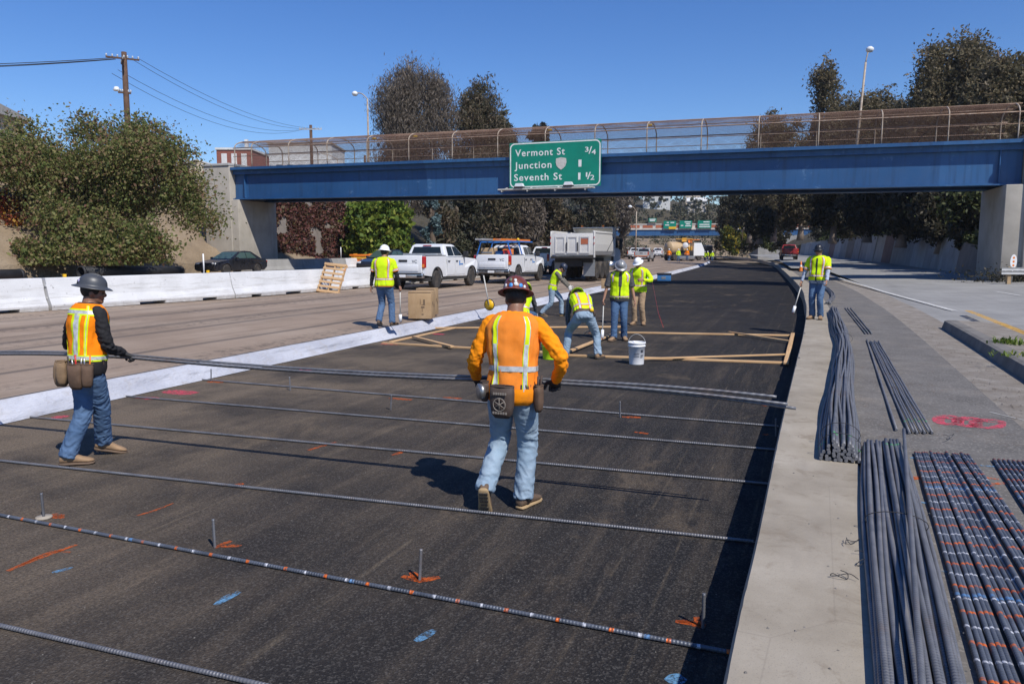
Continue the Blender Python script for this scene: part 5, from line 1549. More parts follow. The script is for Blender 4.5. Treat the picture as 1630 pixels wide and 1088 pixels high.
# sedan and a dark car behind the barrier
def sedan(lab, loc, rotz, mat, zs=1.0):
    t = thing('car', lab, 'car', loc, rotz, 'cars in the traffic lanes')
    low = [(0.05, 0.45), (0.38, 0.25)] + [(1.0 - 0.36 * math.cos(R(a)), 0.31 + 0.36 * math.sin(R(a))) for a in range(0, 181, 15)] + [(3.2, 0.24)] + [(3.68 - 0.36 * math.cos(R(a)), 0.31 + 0.36 * math.sin(R(a))) for a in range(0, 181, 15)] + [(4.35, 0.24), (4.58, 0.34), (4.6, 0.58), (4.45, 0.74), (3.5, 0.90), (2.5, 0.96), (0.85, 0.98), (0.12, 0.94), (0.02, 0.75)]
    body_prism(low, lambda y, z: 0.88 - 0.14 * max(0, y - 3.7) - 0.12 * max(0, 0.5 - y) - (0.06 if z > 0.85 else 0), 0.06).build('body', mat, t)
    gh = [(0.45, 0.93), (3.35, 0.90), (2.35, 1.38), (1.75, 1.44), (1.25, 1.40)]
    gx = lambda z: 0.80 - 0.22 * (z - 0.93) / 0.5
    cab = body_prism(gh, lambda y, z: gx(z), 0.06).build('cabin', mat, t)
    pane(cab, [(-0.70, 3.22, 0.965), (0.70, 3.22, 0.965), (0.56, 2.42, 1.355), (-0.56, 2.42, 1.355)], (0, 0.45, 0.9), 'glass_green', 'windscreen')
    pane(cab, [(-0.66, 0.55, 1.0), (0.66, 0.55, 1.0), (0.54, 1.2, 1.38), (-0.54, 1.2, 1.38)], (0, -0.5, 0.8), 'glass_green', 'rear_window')
    for s in (-1, 1):
        for (a, b, c, d) in ((1.9, 2.95, 2.30, 1.9), (1.0, 1.84, 1.84, 1.42)):
            pane(cab, [(s * (gx(0.99) + 0.004), a, 0.99), (s * (gx(0.99) + 0.004), b, 0.99), (s * (gx(1.34) + 0.004), c, 1.34), (s * (gx(1.34) + 0.004), d, 1.34)], (s, 0, 0.44), 'glass_green', 'side_window')
        for y0, y1 in ((1.35, 2.2), (2.23, 3.15)):
            d = MB().prism([(y0, 0.32), (y1, 0.32), (y1, 0.84), (y0, 0.86)], s * 0.878, s * 0.888, 'x').build('door', mat, t)
            MB().box((min(s * 0.885, s * 0.92), y0 + 0.05, 0.74), (max(s * 0.885, s * 0.92), y0 + 0.2, 0.78)).build('handle', mat, d)
        MB().box((min(s * 0.86, s * 1.03), 2.86, 0.94), (max(s * 0.86, s * 1.03), 2.98, 1.07), 0, 0.03).build('mirror', mat, t)
        MB().box((min(s * 0.45, s * 0.76), 4.30, 0.58), (max(s * 0.45, s * 0.76), 4.53, 0.74), 0, 0.05).build('headlight', 'head_lamp', t)
        MB().box((min(s * 0.5, s * 0.80), 0.0, 0.68), (max(s * 0.5, s * 0.80), 0.12, 0.84), 0, 0.03).build('tail_light', 'tail_red', t)
        wheel(t, s * 0.76, 1.0, 0.32, 0.21, s)
        wheel(t, s * 0.76, 3.68, 0.32, 0.21, s)
    MB().box((-0.4, 4.5, 0.44), (0.4, 4.61, 0.56), 0, 0.02).build('grille', 'trim_black', t)
    t.scale = (1, 1, zs)
    return t
q = at(410, 400, 48.3)
sedan('black sedan passing behind the white barrier at the left', (q.x - 0.05, 48.3, 0.60), R(180 - 21), 'paint_black')
q = at(640, 400, 52.0)
sedan('dark car behind the barrier, beside the man in the white hard hat', (q.x, 52.0, 0.55), R(180 - 21), 'paint_black', 1.1)

# orange plastic barricades stacked beside the lanes
p = at(560, 425, 64.0)
t = thing('barricade_stack', 'stack of orange plastic barricades left of the nearest pickup', 'barricade', (p.x, 64.0, 0.6), R(-10))
for k in range(5):
    MB().box((-0.05 if k % 2 else -0.2, 0, 0.05 + k * 0.235), (1.9 if k % 2 else 2.0, 0.55, 0.22 + k * 0.235), 0, 0.03).build('rail', 'orange_paint' if k % 3 else 'paint_yellow', t)
for x in (0.15, 1.5):
    MB().box((x, 0.05, 0.0), (x + 0.18, 0.5, 1.22)).build('upright', 'paint_yellow', t)

# far plant beyond the trucks
def water_truck():
    t = thing('water_truck', 'distant tan water truck near the far overpass', 'truck', (23.6, 116, 0.6), R(-62))
    MB().lathe([(0.0, 0), (0.95, 0.1), (1.0, 0.3), (1.0, 3.6), (0.95, 3.8), (0, 3.9)], 20, 0, Matrix.Translation((0, 0.2, 1.9)) @ Matrix.Rotation(-math.pi / 2, 4, 'X')).build('tank', 'paint_tan', t)
    MB().box((-0.6, 0.2, 0.6), (0.6, 6.5, 1.0)).build('chassis', 'underbody', t)
    body_prism([(4.4, 0.7), (6.6, 0.7), (6.6, 1.6), (6.0, 2.7), (4.5, 2.7)], lambda y, z: 1.1, 0.08).build('cab', 'paint_white', t)
    for s in (-1, 1):
        for y in (0.9, 2.0, 5.6): wheel(t, s * 0.95, y, 0.5, 0.3, s)
water_truck()
def paver(lab, loc, rz, seed, main):
    t = thing('paving_machine', lab, 'paving machine', loc, rz)
    MB().box((-1.4, 0, 0.35), (1.4, 3.6, 1.5), 0, 0.08).build('chassis', 'trim_black', t)
    MB().box((-1.1, 0.6, 1.5), (1.1, 2.8, 2.1), 0, 0.06).build('engine_cover', main, t)
    for s in (-1, 1):
        MB().box((min(s * 1.05, s * 1.45), 0.1, 0.0), (max(s * 1.05, s * 1.45), 3.4, 0.62), 0, 0.16).build('crawler_track', 'black_rubber', t)
        MB().tube([(s * 1.0, 0.3, 1.5), (s * 1.0, 0.3, 3.2)], 0.05, 6).build('canopy_post', 'trim_black', t)
        MB().tube([(s * 1.0, 2.4, 1.5), (s * 1.0, 2.4, 3.2)], 0.05, 6).build('canopy_post', 'trim_black', t)
    MB().box((-1.25, 0.1, 3.2), (1.25, 2.7, 3.32), 0, 0.03).build('canopy', main, t)
    MB().beam((-0.3, 2.6, 1.4), (-0.4, 5.4, 3.4), 0.7, 0.3).build('conveyor', main, t)
    MB().box((-1.7, -0.7, 0.2), (1.7, 0.0, 0.7), 0, 0.05).build('screed', 'rim_steel', t)
    MB().lathe([(0, 0), (0.40, 0.03), (0.45, 0.25), (0.38, 0.3)], 16, 0, Matrix.Translation((0.3, -0.1, 2.3)) @ Matrix.Rotation(math.pi / 2, 4, 'X')).build('hose_reel', 'white_plastic', t)
paver('distant paving machine with yellow canopy and white reel near the far overpass', (26.2, 116, 0.6), R(-18), 1, 'paint_yellow')
pk = pickup('far white pickup truck under the far overpass', (24.5, 160, 0.9), R(-15))
t = thing('haul_truck', 'dark haul truck standing at the far end of the new asphalt', 'truck', (37.3, 146, 0.3), R(-14))
body_prism([(0, 1.1), (4.5, 1.1), (4.6, 2.9), (-0.1, 2.7)], lambda y, z: 1.25, 0.04).build('dump_body', 'trim_black', t)
body_prism([(4.8, 0.7), (7.2, 0.7), (7.2, 1.7), (6.5, 2.7), (4.9, 2.7)], lambda y, z: 1.1, 0.08).build('cab', 'paint_red', t)
MB().box((-0.6, 0.2, 0.6), (0.6, 7.0, 1.09)).build('chassis', 'underbody', t)
for s in (-1, 1):
    for y in (0.9, 2.1, 6.2): wheel(t, s * 0.95, y, 0.5, 0.3, s)

# more vehicles crowded beyond the dump truck
src = p2_ if False else pk
for (px, Y, rz, lab) in ((1008, 126, -18, 'far white pickup just right of the dump truck cab'), (1022, 142, 160, 'far white pickup facing the camera left of the water truck'), (1046, 150, -15, 'far white pickup behind the water truck'), (1000, 150, -16, 'far white pickup behind the dump truck exhaust')):
    o = copy_tree(src)
    o.location = (at(px, 400, Y).x, Y, 0.45 + zr(Y))
    o.rotation_euler = (0, 0, R(rz))
    o['label'] = lab
for (px, Y, rz, lab) in ((1030, 168, 165, 'far dark car under the overpass'), (1014, 176, 165, 'far dark car left of the one under the overpass')):
    sedan(lab, (at(px, 400, Y).x, Y, 0.45 + zr(Y)), R(rz), 'paint_silver')
p = at(1012, 400, 118)
street_light('street_light', 'far lamp post standing among the vehicles before the overpass', (p.x, 118, 0.6), 7.5, (-1.0, 0, 0.2))
paver('second distant paving machine with orange hood behind the first', (30.0, 127, 0.65), R(-15), 2, 'orange_paint')
g = np.random.default_rng(61)
C = []
for i in range(9000):
    x = g.uniform(-8, 70); y = 196 + 26 * g.random()
    if mnoise.noise(Vector((x * 0.14, y * 0.14, 5))) > -0.05:
        C.append((x, y, np.interp(y, [196, 200, 206, 216, 236], [0.2, 1.2, 2.6, 4.0, 6.0]) + abs(g.normal()) * 1.0))
tag(link('bank_scrub', leaf_cloud('bank_scrub', np.array(C), 0.6, 'leaf_far', g, 0.6, 0.1)), 'scrub covering the earth bank behind the far overpass', 'scrub', kind='stuff')
# ------------------------------------------------------------------ people: cloth, skin
def cloth(name, col, var=0.18, scale=5.0, weave=260, rough=0.85, fade=None, grime=None):
    n = NT(name, rough, 0, 0.2)
    v = n.pos(kind='object')
    c = n.mix(n.ramp(n.noise(v, scale, 6, 0.62), [(0.28, 0.0), (0.72, 1.0)]), tuple(k * (1 - var) for k in col) + (1,), tuple(min(1, k * (1 + var * 0.5)) for k in col) + (1,))
    if fade:
        c = n.mix(n.ramp(n.noise(v, 4.2, 6, 0.65), [(0.36, 0.0), (0.74, 0.6)]), c, (*fade, 1))
    if grime:
        c = n.mix(n.ramp(n.noise(v, 6.5, 6, 0.7), [(0.52, 0.0), (0.72, 0.5)]), c, (*grime, 1))
    h = n.math('ADD', n.math('MULTIPLY', n.noise(v, weave, 2, 0.5), 0.25), n.noise(v, 26, 5, 0.6))
    M[name] = n.fin(c, normal=n.bump(h, 0.35, 0.006))
cloth('jeans_light', (0.215, 0.305, 0.395), 0.25, fade=(0.42, 0.49, 0.55), grime=(0.15, 0.19, 0.235))
cloth('jeans_mid', (0.075, 0.135, 0.245), 0.28, fade=(0.14, 0.215, 0.33), grime=(0.045, 0.075, 0.125))
cloth('jeans_dark', (0.055, 0.105, 0.20), 0.25, fade=(0.10, 0.17, 0.28))
cloth('khaki', (0.36, 0.25, 0.155), 0.2)
cloth('shirt_orange', (0.98, 0.29, 0.006), 0.14, grime=(0.52, 0.17, 0.03))
cloth('vest_orange', (0.88, 0.235, 0.02), 0.2, fade=(0.86, 0.295, 0.055), grime=(0.55, 0.18, 0.04))
cloth('vest_orange_clean', (1.0, 0.25, 0.005), 0.10)
cloth('lime', (0.62, 0.86, 0.012), 0.12)
cloth('lime_trim', (0.70, 0.85, 0.01), 0.08)
cloth('orange_trim', (0.80, 0.20, 0.02), 0.1)
n = NT('silver_tape', 0.35, 0.0, 0.6)
v = n.pos(kind='object')
M['silver_tape'] = n.fin(n.ramp(n.noise(v, 22, 4, 0.6), [(0.35, (0.36, 0.37, 0.37)), (0.65, (0.62, 0.63, 0.62))]), normal=n.bump(n.noise(v, 40, 3), 0.3, 0.004))
cloth('sleeve_black', (0.025, 0.024, 0.026), 0.25)
cloth('sleeve_grey', (0.075, 0.075, 0.08), 0.2)
cloth('sleeve_brown', (0.16, 0.145, 0.12), 0.2)
cloth('sleeve_pale', (0.40, 0.45, 0.55), 0.12)
n = NT('plaid', 0.85, 0, 0.2)
v = n.pos(kind='object')
a_ = n.wave(v, 9, 0.5, 'X', 'SIN'); b_ = n.wave(v, 9, 0.5, 'Z', 'SIN')
c = n.mix(n.ramp(a_, [(0.35, 0.0), (0.5, 0.8)]), (0.05, 0.07, 0.11, 1), (0.16, 0.19, 0.24, 1))
M['plaid'] = n.fin(n.mix(n.ramp(b_, [(0.4, 0.0), (0.6, 0.6)]), c, (0.03, 0.04, 0.06, 1)))
def skin_mat(name, col):
    n = NT(name, 0.5, 0, 0.4)
    v = n.pos(kind='object')
    c = n.mix(n.noise(v, 22, 4, 0.6), tuple(k * 0.85 for k in col) + (1,), tuple(k * 1.12 for k in col) + (1,))
    n.b.inputs['Subsurface Weight'].default_value = 0.08
    n.b.inputs['Subsurface Radius'].default_value = (0.02, 0.008, 0.004)
    M[name] = n.fin(c, normal=n.bump(n.noise(v, 90, 3), 0.1, 0.003))
skin_mat('skin', (0.36, 0.19, 0.12))
skin_mat('skin_dark', (0.24, 0.12, 0.075))
plain('hair_black', (0.012, 0.010, 0.009), 0.6, 0, 0.3, 30, 0.3)
plain('eye', (0.02, 0.015, 0.012), 0.2)
plain('lip', (0.25, 0.09, 0.07), 0.5)
plain('boot_tan', (0.30, 0.19, 0.105), 0.8, 0, 0.25, 9, 0.2)
plain('boot_brown', (0.13, 0.085, 0.055), 0.8, 0, 0.25, 9, 0.2)
plain('sole_tan', (0.36, 0.25, 0.13), 0.75, 0, 0.2, 14)
plain('sole_dark', (0.05, 0.042, 0.036), 0.8)
plain('glove_dark', (0.035, 0.034, 0.036), 0.85, 0, 0.3, 20, 0.2)
plain('glove_white', (0.60, 0.58, 0.54), 0.85, 0, 0.15, 20)
plain('hat_grey', (0.058, 0.062, 0.07), 0.42, 0, 0.15, 6)
plain('hat_black', (0.015, 0.015, 0.017), 0.35, 0, 0.2, 6)
plain('hat_navy', (0.022, 0.028, 0.05), 0.4, 0, 0.2, 6)
plain('hat_silver', (0.34, 0.34, 0.34), 0.38, 0.35, 0.25, 8, dirt=((0.12, 0.11, 0.10), 7, 0.5, 0.6))
plain('hat_white', (0.80, 0.81, 0.82), 0.3, 0, 0.05, 5)
plain('hat_lime', (0.55, 0.80, 0.015), 0.35, 0, 0.08, 5)
plain('hat_brown', (0.165, 0.042, 0.026), 0.35, 0, 0.2, 9, dirt=((0.30, 0.12, 0.07), 8, 0.5, 0.7))
plain('sticker_blue', (0.06, 0.30, 0.68), 0.4, 0, 0.25, 40)
plain('sticker_white', (0.72, 0.72, 0.70), 0.5, 0, 0.3, 40)
plain('sticker_green', (0.02, 0.35, 0.22), 0.4)
plain('sticker_lilac', (0.45, 0.40, 0.62), 0.4)
plain('sticker_olive', (0.16, 0.16, 0.10), 0.5, 0, 0.3, 40)
plain('leather_dark', (0.068, 0.046, 0.036), 0.75, 0, 0.3, 14, 0.3)
plain('leather_brown', (0.115, 0.068, 0.042), 0.8, 0, 0.3, 12, 0.3)
plain('suede_tan', (0.22, 0.145, 0.085), 0.9, 0, 0.25, 14, 0.3)
plain('logo_cream', (0.25, 0.215, 0.18), 0.8, 0, 0.3, 40)
plain('tool_steel', (0.35, 0.35, 0.35), 0.35, 0.8, 0.2, 20)

def fuse(mb, voxel, smooth=4, fac=0.5):
    """all shapes of the builder grown into one closed skin"""
    me = mb.data('tmp', [], True)
    o = bpy.data.objects.new('tmp', me)
    COL.objects.link(o)
    r = o.modifiers.new('r', 'REMESH'); r.mode = 'VOXEL'; r.voxel_size = voxel; r.adaptivity = 0.0
    if smooth:
        s = o.modifiers.new('s', 'SMOOTH'); s.iterations = smooth; s.factor = fac
    dg = bpy.context.evaluated_depsgraph_get()
    out = bpy.data.meshes.new_from_object(o.evaluated_get(dg))
    bpy.data.objects.remove(o); bpy.data.meshes.remove(me)
    out.polygons.foreach_set('use_smooth', [True] * len(out.polygons))
    return out

def wrinkle(me, fn):
    nrm = np.empty(len(me.vertices) * 3, np.float32); me.vertices.foreach_get('normal', nrm)
    co = np.empty(len(me.vertices) * 3, np.float32); me.vertices.foreach_get('co', co)
    co = co.reshape(-1, 3); nrm = nrm.reshape(-1, 3)
    d = np.array([fn(Vector(c)) for c in co.tolist()], np.float32)
    me.vertices.foreach_set('co', (co + nrm * d[:, None]).reshape(-1))
    me.update()

def ik(a, b, l1, l2, hint):
    a, b = Vector(a), Vector(b)
    d = b - a
    L = min(d.length, (l1 + l2) * 0.998)
    u = d.normalized()
    b = a + u * L
    x = (l1 * l1 - l2 * l2 + L * L) / (2 * L)
    h = math.sqrt(max(1e-6, l1 * l1 - x * x))
    hv = Vector(hint) - u * Vector(hint).dot(u)
    hv.normalize()
    return a + u * x + hv * h, b

WRV = 0.024
class Fig:
    """a posed figure; local frame: x right, y ahead, z up, origin on the ground below the hips"""
    RS = [-0.16, -0.10, 0.0, 0.12, 0.24, 0.45, 0.66, 0.80, 0.88, 0.94, 0.985, 1.03]
    RA = [0.120, 0.158, 0.172, 0.168, 0.158, 0.164, 0.183, 0.190, 0.172, 0.138, 0.100, 0.064]
    RB = [0.080, 0.110, 0.122, 0.120, 0.112, 0.118, 0.128, 0.122, 0.110, 0.092, 0.075, 0.066]
    def __init__(s, k=1.0, hip=0.93, pelvis=(0, 0), lean0=0.0, lean1=0.05, side=0.0, twist=0.0, bulk=1.0, belly=0.0, seed=0):
        s.k, s.seed, s.bulk, s.belly = k, seed, bulk, belly
        s.c = []
        p = Vector((pelvis[0], pelvis[1], hip * k))
        L = 0.60 * k
        N = 24
        s.ss = [-0.2 + 1.3 * i / N for i in range(N + 1)]
        # integrate the spine both ways from the hips
        def frame(t):
            tt = min(1, max(0, t))
            le = lean0 + (lean1 - lean0) * tt
            Rm = Matrix.Rotation(twist * tt, 3, 'Z') @ Matrix.Rotation(-le, 3, 'X') @ Matrix.Rotation(side * tt, 3, 'Y')
            return Rm
        pts = {}
        q = p.copy(); step = 0.02; t = 0.0; pts[0.0] = q.copy(); tab = [(0.0, q.copy())]
        while t < 1.2:
            q = q + frame(t) @ Vector((0, 0, 1)) * (L * step); t += step; tab.append((t, q.copy()))
        q = p.copy(); t = 0.0; neg = []
        while t > -0.3:
            q = q - frame(0) @ Vector((0, 0, 1)) * (L * step); t -= step; neg.append((t, q.copy()))
        s.tab = neg[::-1] + tab
        s.frame = frame
        s.T = [a for a, _ in s.tab]; s.P = np.array([list(b) for _, b in s.tab])
    def cen(s, t):
        return Vector([float(np.interp(t, s.T, s.P[:, i])) for i in range(3)])
    def surf(s, u, t, off=0.0, wr=0.0):
        """point on the torso at angle u (0 right, 90 deg front) and height t"""
        a = (float(np.interp(t, s.RS, s.RA)) * s.k * s.bulk + off)
        b = (float(np.interp(t, s.RS, s.RB)) * s.k * s.bulk + off)
        cu, su = math.cos(u), math.sin(u)
        e = 0.82
        x = a * math.copysign(abs(cu) ** e, cu); y = b * math.copysign(abs(su) ** e, su)
        if s.belly and su > 0: y += s.belly * su * math.exp(-((t - 0.22) / 0.25) ** 2)
        if wr:
            f = mnoise.noise(Vector((cu * 2.2 + s.seed, su * 2.2, t * 5.0))) * 0.55 + mnoise.noise(Vector((cu * 6.5 + s.seed, su * 6.5, t * 2.2 + cu))) * 0.75 * max(0.25, 1 - t) + mnoise.noise(Vector((cu * 9 + s.seed, su * 9, t * 11 + cu * 4))) * 0.25
            g = wr * f * (1.0 if t < 0.85 else max(0, (1.0 - t) / 0.15))
            x += g * cu; y += g * su
        return s.cen(t) + s.frame(t) @ Vector((x, y, 0))
    def loft(s, mb, t0, t1, off=0.0, wr=0.0, n=40, m=26, caps=True, mi=0):
        vs, fs = [], []
        for j in range(m + 1):
            t = t0 + (t1 - t0) * j / m
            for i in range(n):
                vs.append(s.surf(2 * math.pi * i / n, t, off, wr))
        for j in range(m):
            for i in range(n):
                fs.append((j * n + i, j * n + (i + 1) % n, (j + 1) * n + (i + 1) % n, (j + 1) * n + i))
        if caps:
            fs += [tuple(range(n))[::-1], tuple(m * n + i for i in range(n))]
        mb.add(vs, fs, mi, True)
    def band(s, u0, u1, t0, t1, off, wr, n=14, m=10):
        """a strip of tape lying on the torso"""
        vs, fs = [], []
        for j in range(m + 1):
            for i in range(n + 1):
                f = j / m; g = i / n
                vs.append(s.surf(u0 + (u1 - u0) * g, t0 + (t1 - t0) * f, off, wr))
        k = n + 1
        for j in range(m):
            for i in range(n):
                fs.append((j * k + i, j * k + i + 1, (j + 1) * k + i + 1, (j + 1) * k + i))
        return MB().add(vs, fs, 0, True)
    def shoulder(s, side):
        return s.cen(0.83) + s.frame(0.83) @ Vector((side * 0.178 * s.k * s.bulk, 0, 0))
    def hipj(s, side):
        return s.cen(-0.02) + s.frame(0) @ Vector((side * 0.088 * s.k, 0, 0))

def limb(mb, P, rad, n=14, sub=6):
    """a tapered limb through joints"""
    C = catmull(P, sub)
    rs = []
    for i in range(len(C)):
        rs.append(float(np.interp(i / sub, range(len(rad)), rad)))
    mb.tube(C, rs, n)

def make_hand(wrist, fwd, palm, side, k=1.0, curl=0.6, fat=1.0, spread=0.12):
    """palm, four unequal bent fingers, thumb from the side of the palm. fwd: along the fingers, palm: palm normal"""
    m = MB()
    f = Vector(fwd).normalized(); pn = Vector(palm); pn = (pn - f * pn.dot(f)).normalized()
    lat = f.cross(pn).normalized() * side        # towards the thumb
    W = Vector(wrist)
    wd, ln = 0.042 * k, 0.095 * k
    # palm: a flattened block
    for o in (-0.6, -0.2, 0.2, 0.6):
        m.tube([W - f * 0.02 * k + lat * o * wd * 0.7, W + f * ln * 0.5 + lat * o * wd * 1.0, W + f * ln + lat * o * wd * 1.1], [0.016 * k * fat, 0.0165 * k * fat, 0.0135 * k * fat], 8)
    for i, (o, L) in enumerate(((0.95, 0.075), (0.32, 0.085), (-0.32, 0.078), (-0.95, 0.060))):
        b = W + f * ln * 0.97 + lat * o * wd * 0.82
        d = (f + lat * o * spread).normalized()
        P = [b]
        ang = 0.0
        for seg, fr in enumerate((0.42, 0.32, 0.26)):
            ang += curl * (0.9, 1.15, 0.8)[seg] * (1 + 0.08 * (i - 1.5))
            dd = d * math.cos(ang) + pn * math.sin(ang)
            P.append(P[-1] + dd * L * k * fr)
        m.tube(P, [0.0098 * k * fat, 0.0092 * k * fat, 0.0085 * k * fat, 0.0068 * k * fat], 8)
    b = W + f * ln * 0.28 + lat * wd * 0.85
    d1 = (f * 0.55 + lat * 0.8 + pn * 0.25).normalized(); d2 = (f * 0.75 + lat * 0.25 + pn * (0.3 + curl * 0.5)).normalized()
    m.tube([b - lat * 0.012 * k, b + d1 * 0.035 * k, b + d1 * 0.035 * k + d2 * 0.03 * k, b + d1 * 0.035 * k + d2 * 0.055 * k], [0.015 * k * fat, 0.0125 * k * fat, 0.011 * k * fat, 0.008 * k * fat], 8)
    return m

def foot_shape(sole=False):
    """boot outline rings along y from heel to toe: (y, half width, top, bottom)"""
    return [(-0.085, 0.020, 0.070, 0.012), (-0.075, 0.034, 0.095, 0.004), (-0.04, 0.040, 0.12, 0.0), (0.01, 0.041, 0.125, 0.0), (0.06, 0.043, 0.100, 0.0), (0.11, 0.050, 0.078, 0.0), (0.155, 0.051, 0.066, 0.0), (0.190, 0.040, 0.054, 0.006), (0.207, 0.018, 0.042, 0.014)]

def person(lab, loc, heading, fig, spec):
    """loc: ground point, heading: degrees clockwise from +Y. spec: limbs and clothing"""
    k = fig.k
    root = thing('person', lab, 'person', loc, -R(heading), spec.get('group', 'road workers'))
    g = lambda key, d=None: spec.get(key, d)
    vox = g('vox', 0.011)
    fine = g('fine', False)
    sd = fig.seed
    # ---------------- skeleton
    arms, legs = {}, {}
    for s in (-1, 1):
        S = fig.shoulder(s)
        w, hint = g('hands')[s]
        e, w2 = ik(S, w, 0.295 * k, 0.262 * k, hint)
        arms[s] = (S, e, w2)
        Hh = fig.hipj(s)
        ft = g('feet')[s]            # (x, y, z of heel-ball ground ref), yaw deg, pitch deg, knee hint
        yaw, pitch = R(ft[1]), R(ft[2])
        Fm = Matrix.Translation(Vector(ft[0]))@ Matrix.Rotation(-yaw, 4, 'Z') @ Matrix.Translation((0, 0.14 * k, 0)) @ Matrix.Rotation(-pitch, 4, 'X') @ Matrix.Translation((0, -0.14 * k, 0))
        ank = Fm @ Vector((0, -0.015 * k, 0.095 * k))
        kn, ank2 = ik(Hh, ank, 0.425 * k, 0.42 * k, ft[3])
        legs[s] = (Hh, kn, ank2, Fm)
    C7 = fig.cen(0.98)
    hp, hyaw = R(g('head_pitch', 0)), R(g('head_yaw', 0))
    nf = Matrix.Rotation(-hyaw, 3, 'Z') @ Matrix.Rotation(-hp, 3, 'X')
    nb = fig.frame(1.0)
    Hd = C7 + (nb @ Vector((0, 0.010, 0.030)) * k) + nf @ Vector((0, 0.030, 0.080)) * k
    HM = Matrix.Translation(Hd) @ nf.to_4x4() @ Matrix.Scale(k, 4)
    # ---------------- body
    b = MB()
    fig.loft(b, -0.14, 0.98, -0.022, 0, 20, 14)
    for s in (-1, 1):
        S, e, w = arms[s]
        limb(b, [S - (S - fig.cen(0.83)) * 0.3, S, e, w], [0.05 * k, 0.046 * k, 0.036 * k, 0.027 * k], 10)
        Hh, kn, an, Fm = legs[s]
        limb(b, [Hh, kn, an], [0.07 * k, 0.048 * k, 0.034 * k], 10)
        b.tube([an, Fm @ Vector((0, 0.10 * k, 0.04 * k))], [0.032 * k, 0.026 * k], 8)
    b.tube([fig.cen(0.9), C7 + nb @ Vector((0, 0.01, 0.05)) * k, Hd + nf @ Vector((0, -0.012, -0.03)) * k], [0.070 * k, 0.061 * k, 0.056 * k], 14)
    def ell(c, r, n=16, m_=10):
        pr = [(math.sin(math.pi * i / m_), -math.cos(math.pi * i / m_)) for i in range(m_ + 1)]
        pr[0] = (1e-4, -1); pr[-1] = (1e-4, 1)
        b.lathe(pr, n, 0, HM @ Matrix.Translation(c) @ Matrix.Diagonal((*r, 1)))
    ell((0, -0.01, 0.025), (0.074, 0.094, 0.088))
    ell((0, 0.018, -0.035), (0.060, 0.070, 0.078))
    ell((0, 0.055, -0.082), (0.034, 0.030, 0.026))
    ell((0, 0.078, 0.018), (0.052, 0.018, 0.016))
    b.tube([HM @ Vector((0, 0.082, 0.01)), HM @ Vector((0, 0.102, -0.022)), HM @ Vector((0, 0.092, -0.034))], [0.009 * k, 0.014 * k, 0.013 * k], 8)
    for s in (-1, 1):
        ell((s * 0.073, -0.01, -0.01), (0.010, 0.020, 0.032), 8, 6)
        ell((s * 0.036, 0.066, -0.022), (0.022, 0.018, 0.022), 8, 6)
    me = fuse(b, g('bvox', 0.011), 2, 0.4)
    skin = g('skin', 'skin')
    bm = bmesh.new(); bm.from_mesh(me)
    gl = g('gloves', {})
    hands = {}
    for s in (-1, 1):
        S, e, w = arms[s]
        hd = g('hand_dir', {}).get(s)
        fw = Vector(hd[0]) if hd else (w - e).normalized()
        pl = Vector(hd[1]) if hd else Vector((-s, 0.15, 0))
        hands[s] = (fw, pl)
        if s not in gl:
            h = make_hand(w, fw, pl, s, k, g('curl', {}).get(s, 0.5), 1.0)
            hm = fuse(h, 0.0055 if fine else 0.0075, 2, 0.4)
            bm.from_mesh(hm); bpy.data.meshes.remove(hm)
    for f in bm.faces: f.smooth = True
    bm.to_mesh(me); bm.free()
    me.materials.clear(); me.materials.append(M[skin])
    body = link('body', me, root)
    for s in (-1, 1):
        if s in gl:
            S, e, w = arms[s]
            h = make_hand(w, hands[s][0], hands[s][1], s, k * 1.04, g('curl', {}).get(s, 1.0), 1.22)
            d = (w - e).normalized()
            h.tube([w - d * 0.055 * k, w - d * 0.01, w + d * 0.02 * k], [0.040 * k, 0.036 * k, 0.032 * k], 12)
            me = fuse(h, 0.0055 if fine else 0.008, 2, 0.4)
            me.materials.clear(); me.materials.append(M[gl[s]])
            link('glove', me, root)
    for s in (-1, 1):
        MB().lathe([(1e-4, -1), (0.7, -0.7), (1, 0), (0.7, 0.7), (1e-4, 1)], 8, 0, HM @ Matrix.Translation((s * 0.031, 0.079, -0.002)) @ Matrix.Scale(0.0095, 4)).build('eye', 'eye', root)
    MB().lathe([(1e-4, -1), (0.7, -0.7), (1, 0), (0.7, 0.7), (1e-4, 1)], 8, 0, HM @ Matrix.Translation((0, 0.083, -0.060)) @ Matrix.Diagonal((0.022, 0.008, 0.006, 1))).build('mouth', 'lip', root)
    hr = MB()
    pr = [(1.0 * math.cos(R(a)), math.sin(R(a))) for a in range(-34, 91, 14)]
    hr.lathe(pr + [(1e-4, 1.0)], 20, 0, HM @ Matrix.Translation((0, -0.018, 0.028)) @ Matrix.Rotation(R(14), 4, 'X') @ Matrix.Diagonal((0.080, 0.098, 0.094, 1)), caps=False)
    link('hair', hr.data('hair', 'hair_black'), root)
    if g('hem'):
        fig.loft(hm_ := MB(), g('hem')[0], g('hem')[1], 0.023, 0.012, 48, 8, False)
        link('shirt_hem', hm_.data('hem', g('shirt')), root)
    # ---------------- shirt with sleeves
    m = MB()
    fig.loft(m, -0.06 if g('shirt_low') is None else g('shirt_low'), 1.0, 0.004, 0.004, 36, 24)
    lens = g('sleeve', {-1: 1.0, 1: 1.0})
    for s in (-1, 1):
        S, e, w = arms[s]
        f = lens[s]
        r = 1.0 + 0.02
        if f > 0.9:
            limb(m, [S.lerp(fig.cen(0.83), 0.35), S, e, w - (w - e).normalized() * 0.012], [0.054 * k, 0.066 * k, 0.056 * k, 0.041 * k], 14)
        else:
            limb(m, [S.lerp(fig.cen(0.83), 0.35), S, S.lerp(e, f)], [0.054 * k, 0.070 * k, 0.074 * k], 14)
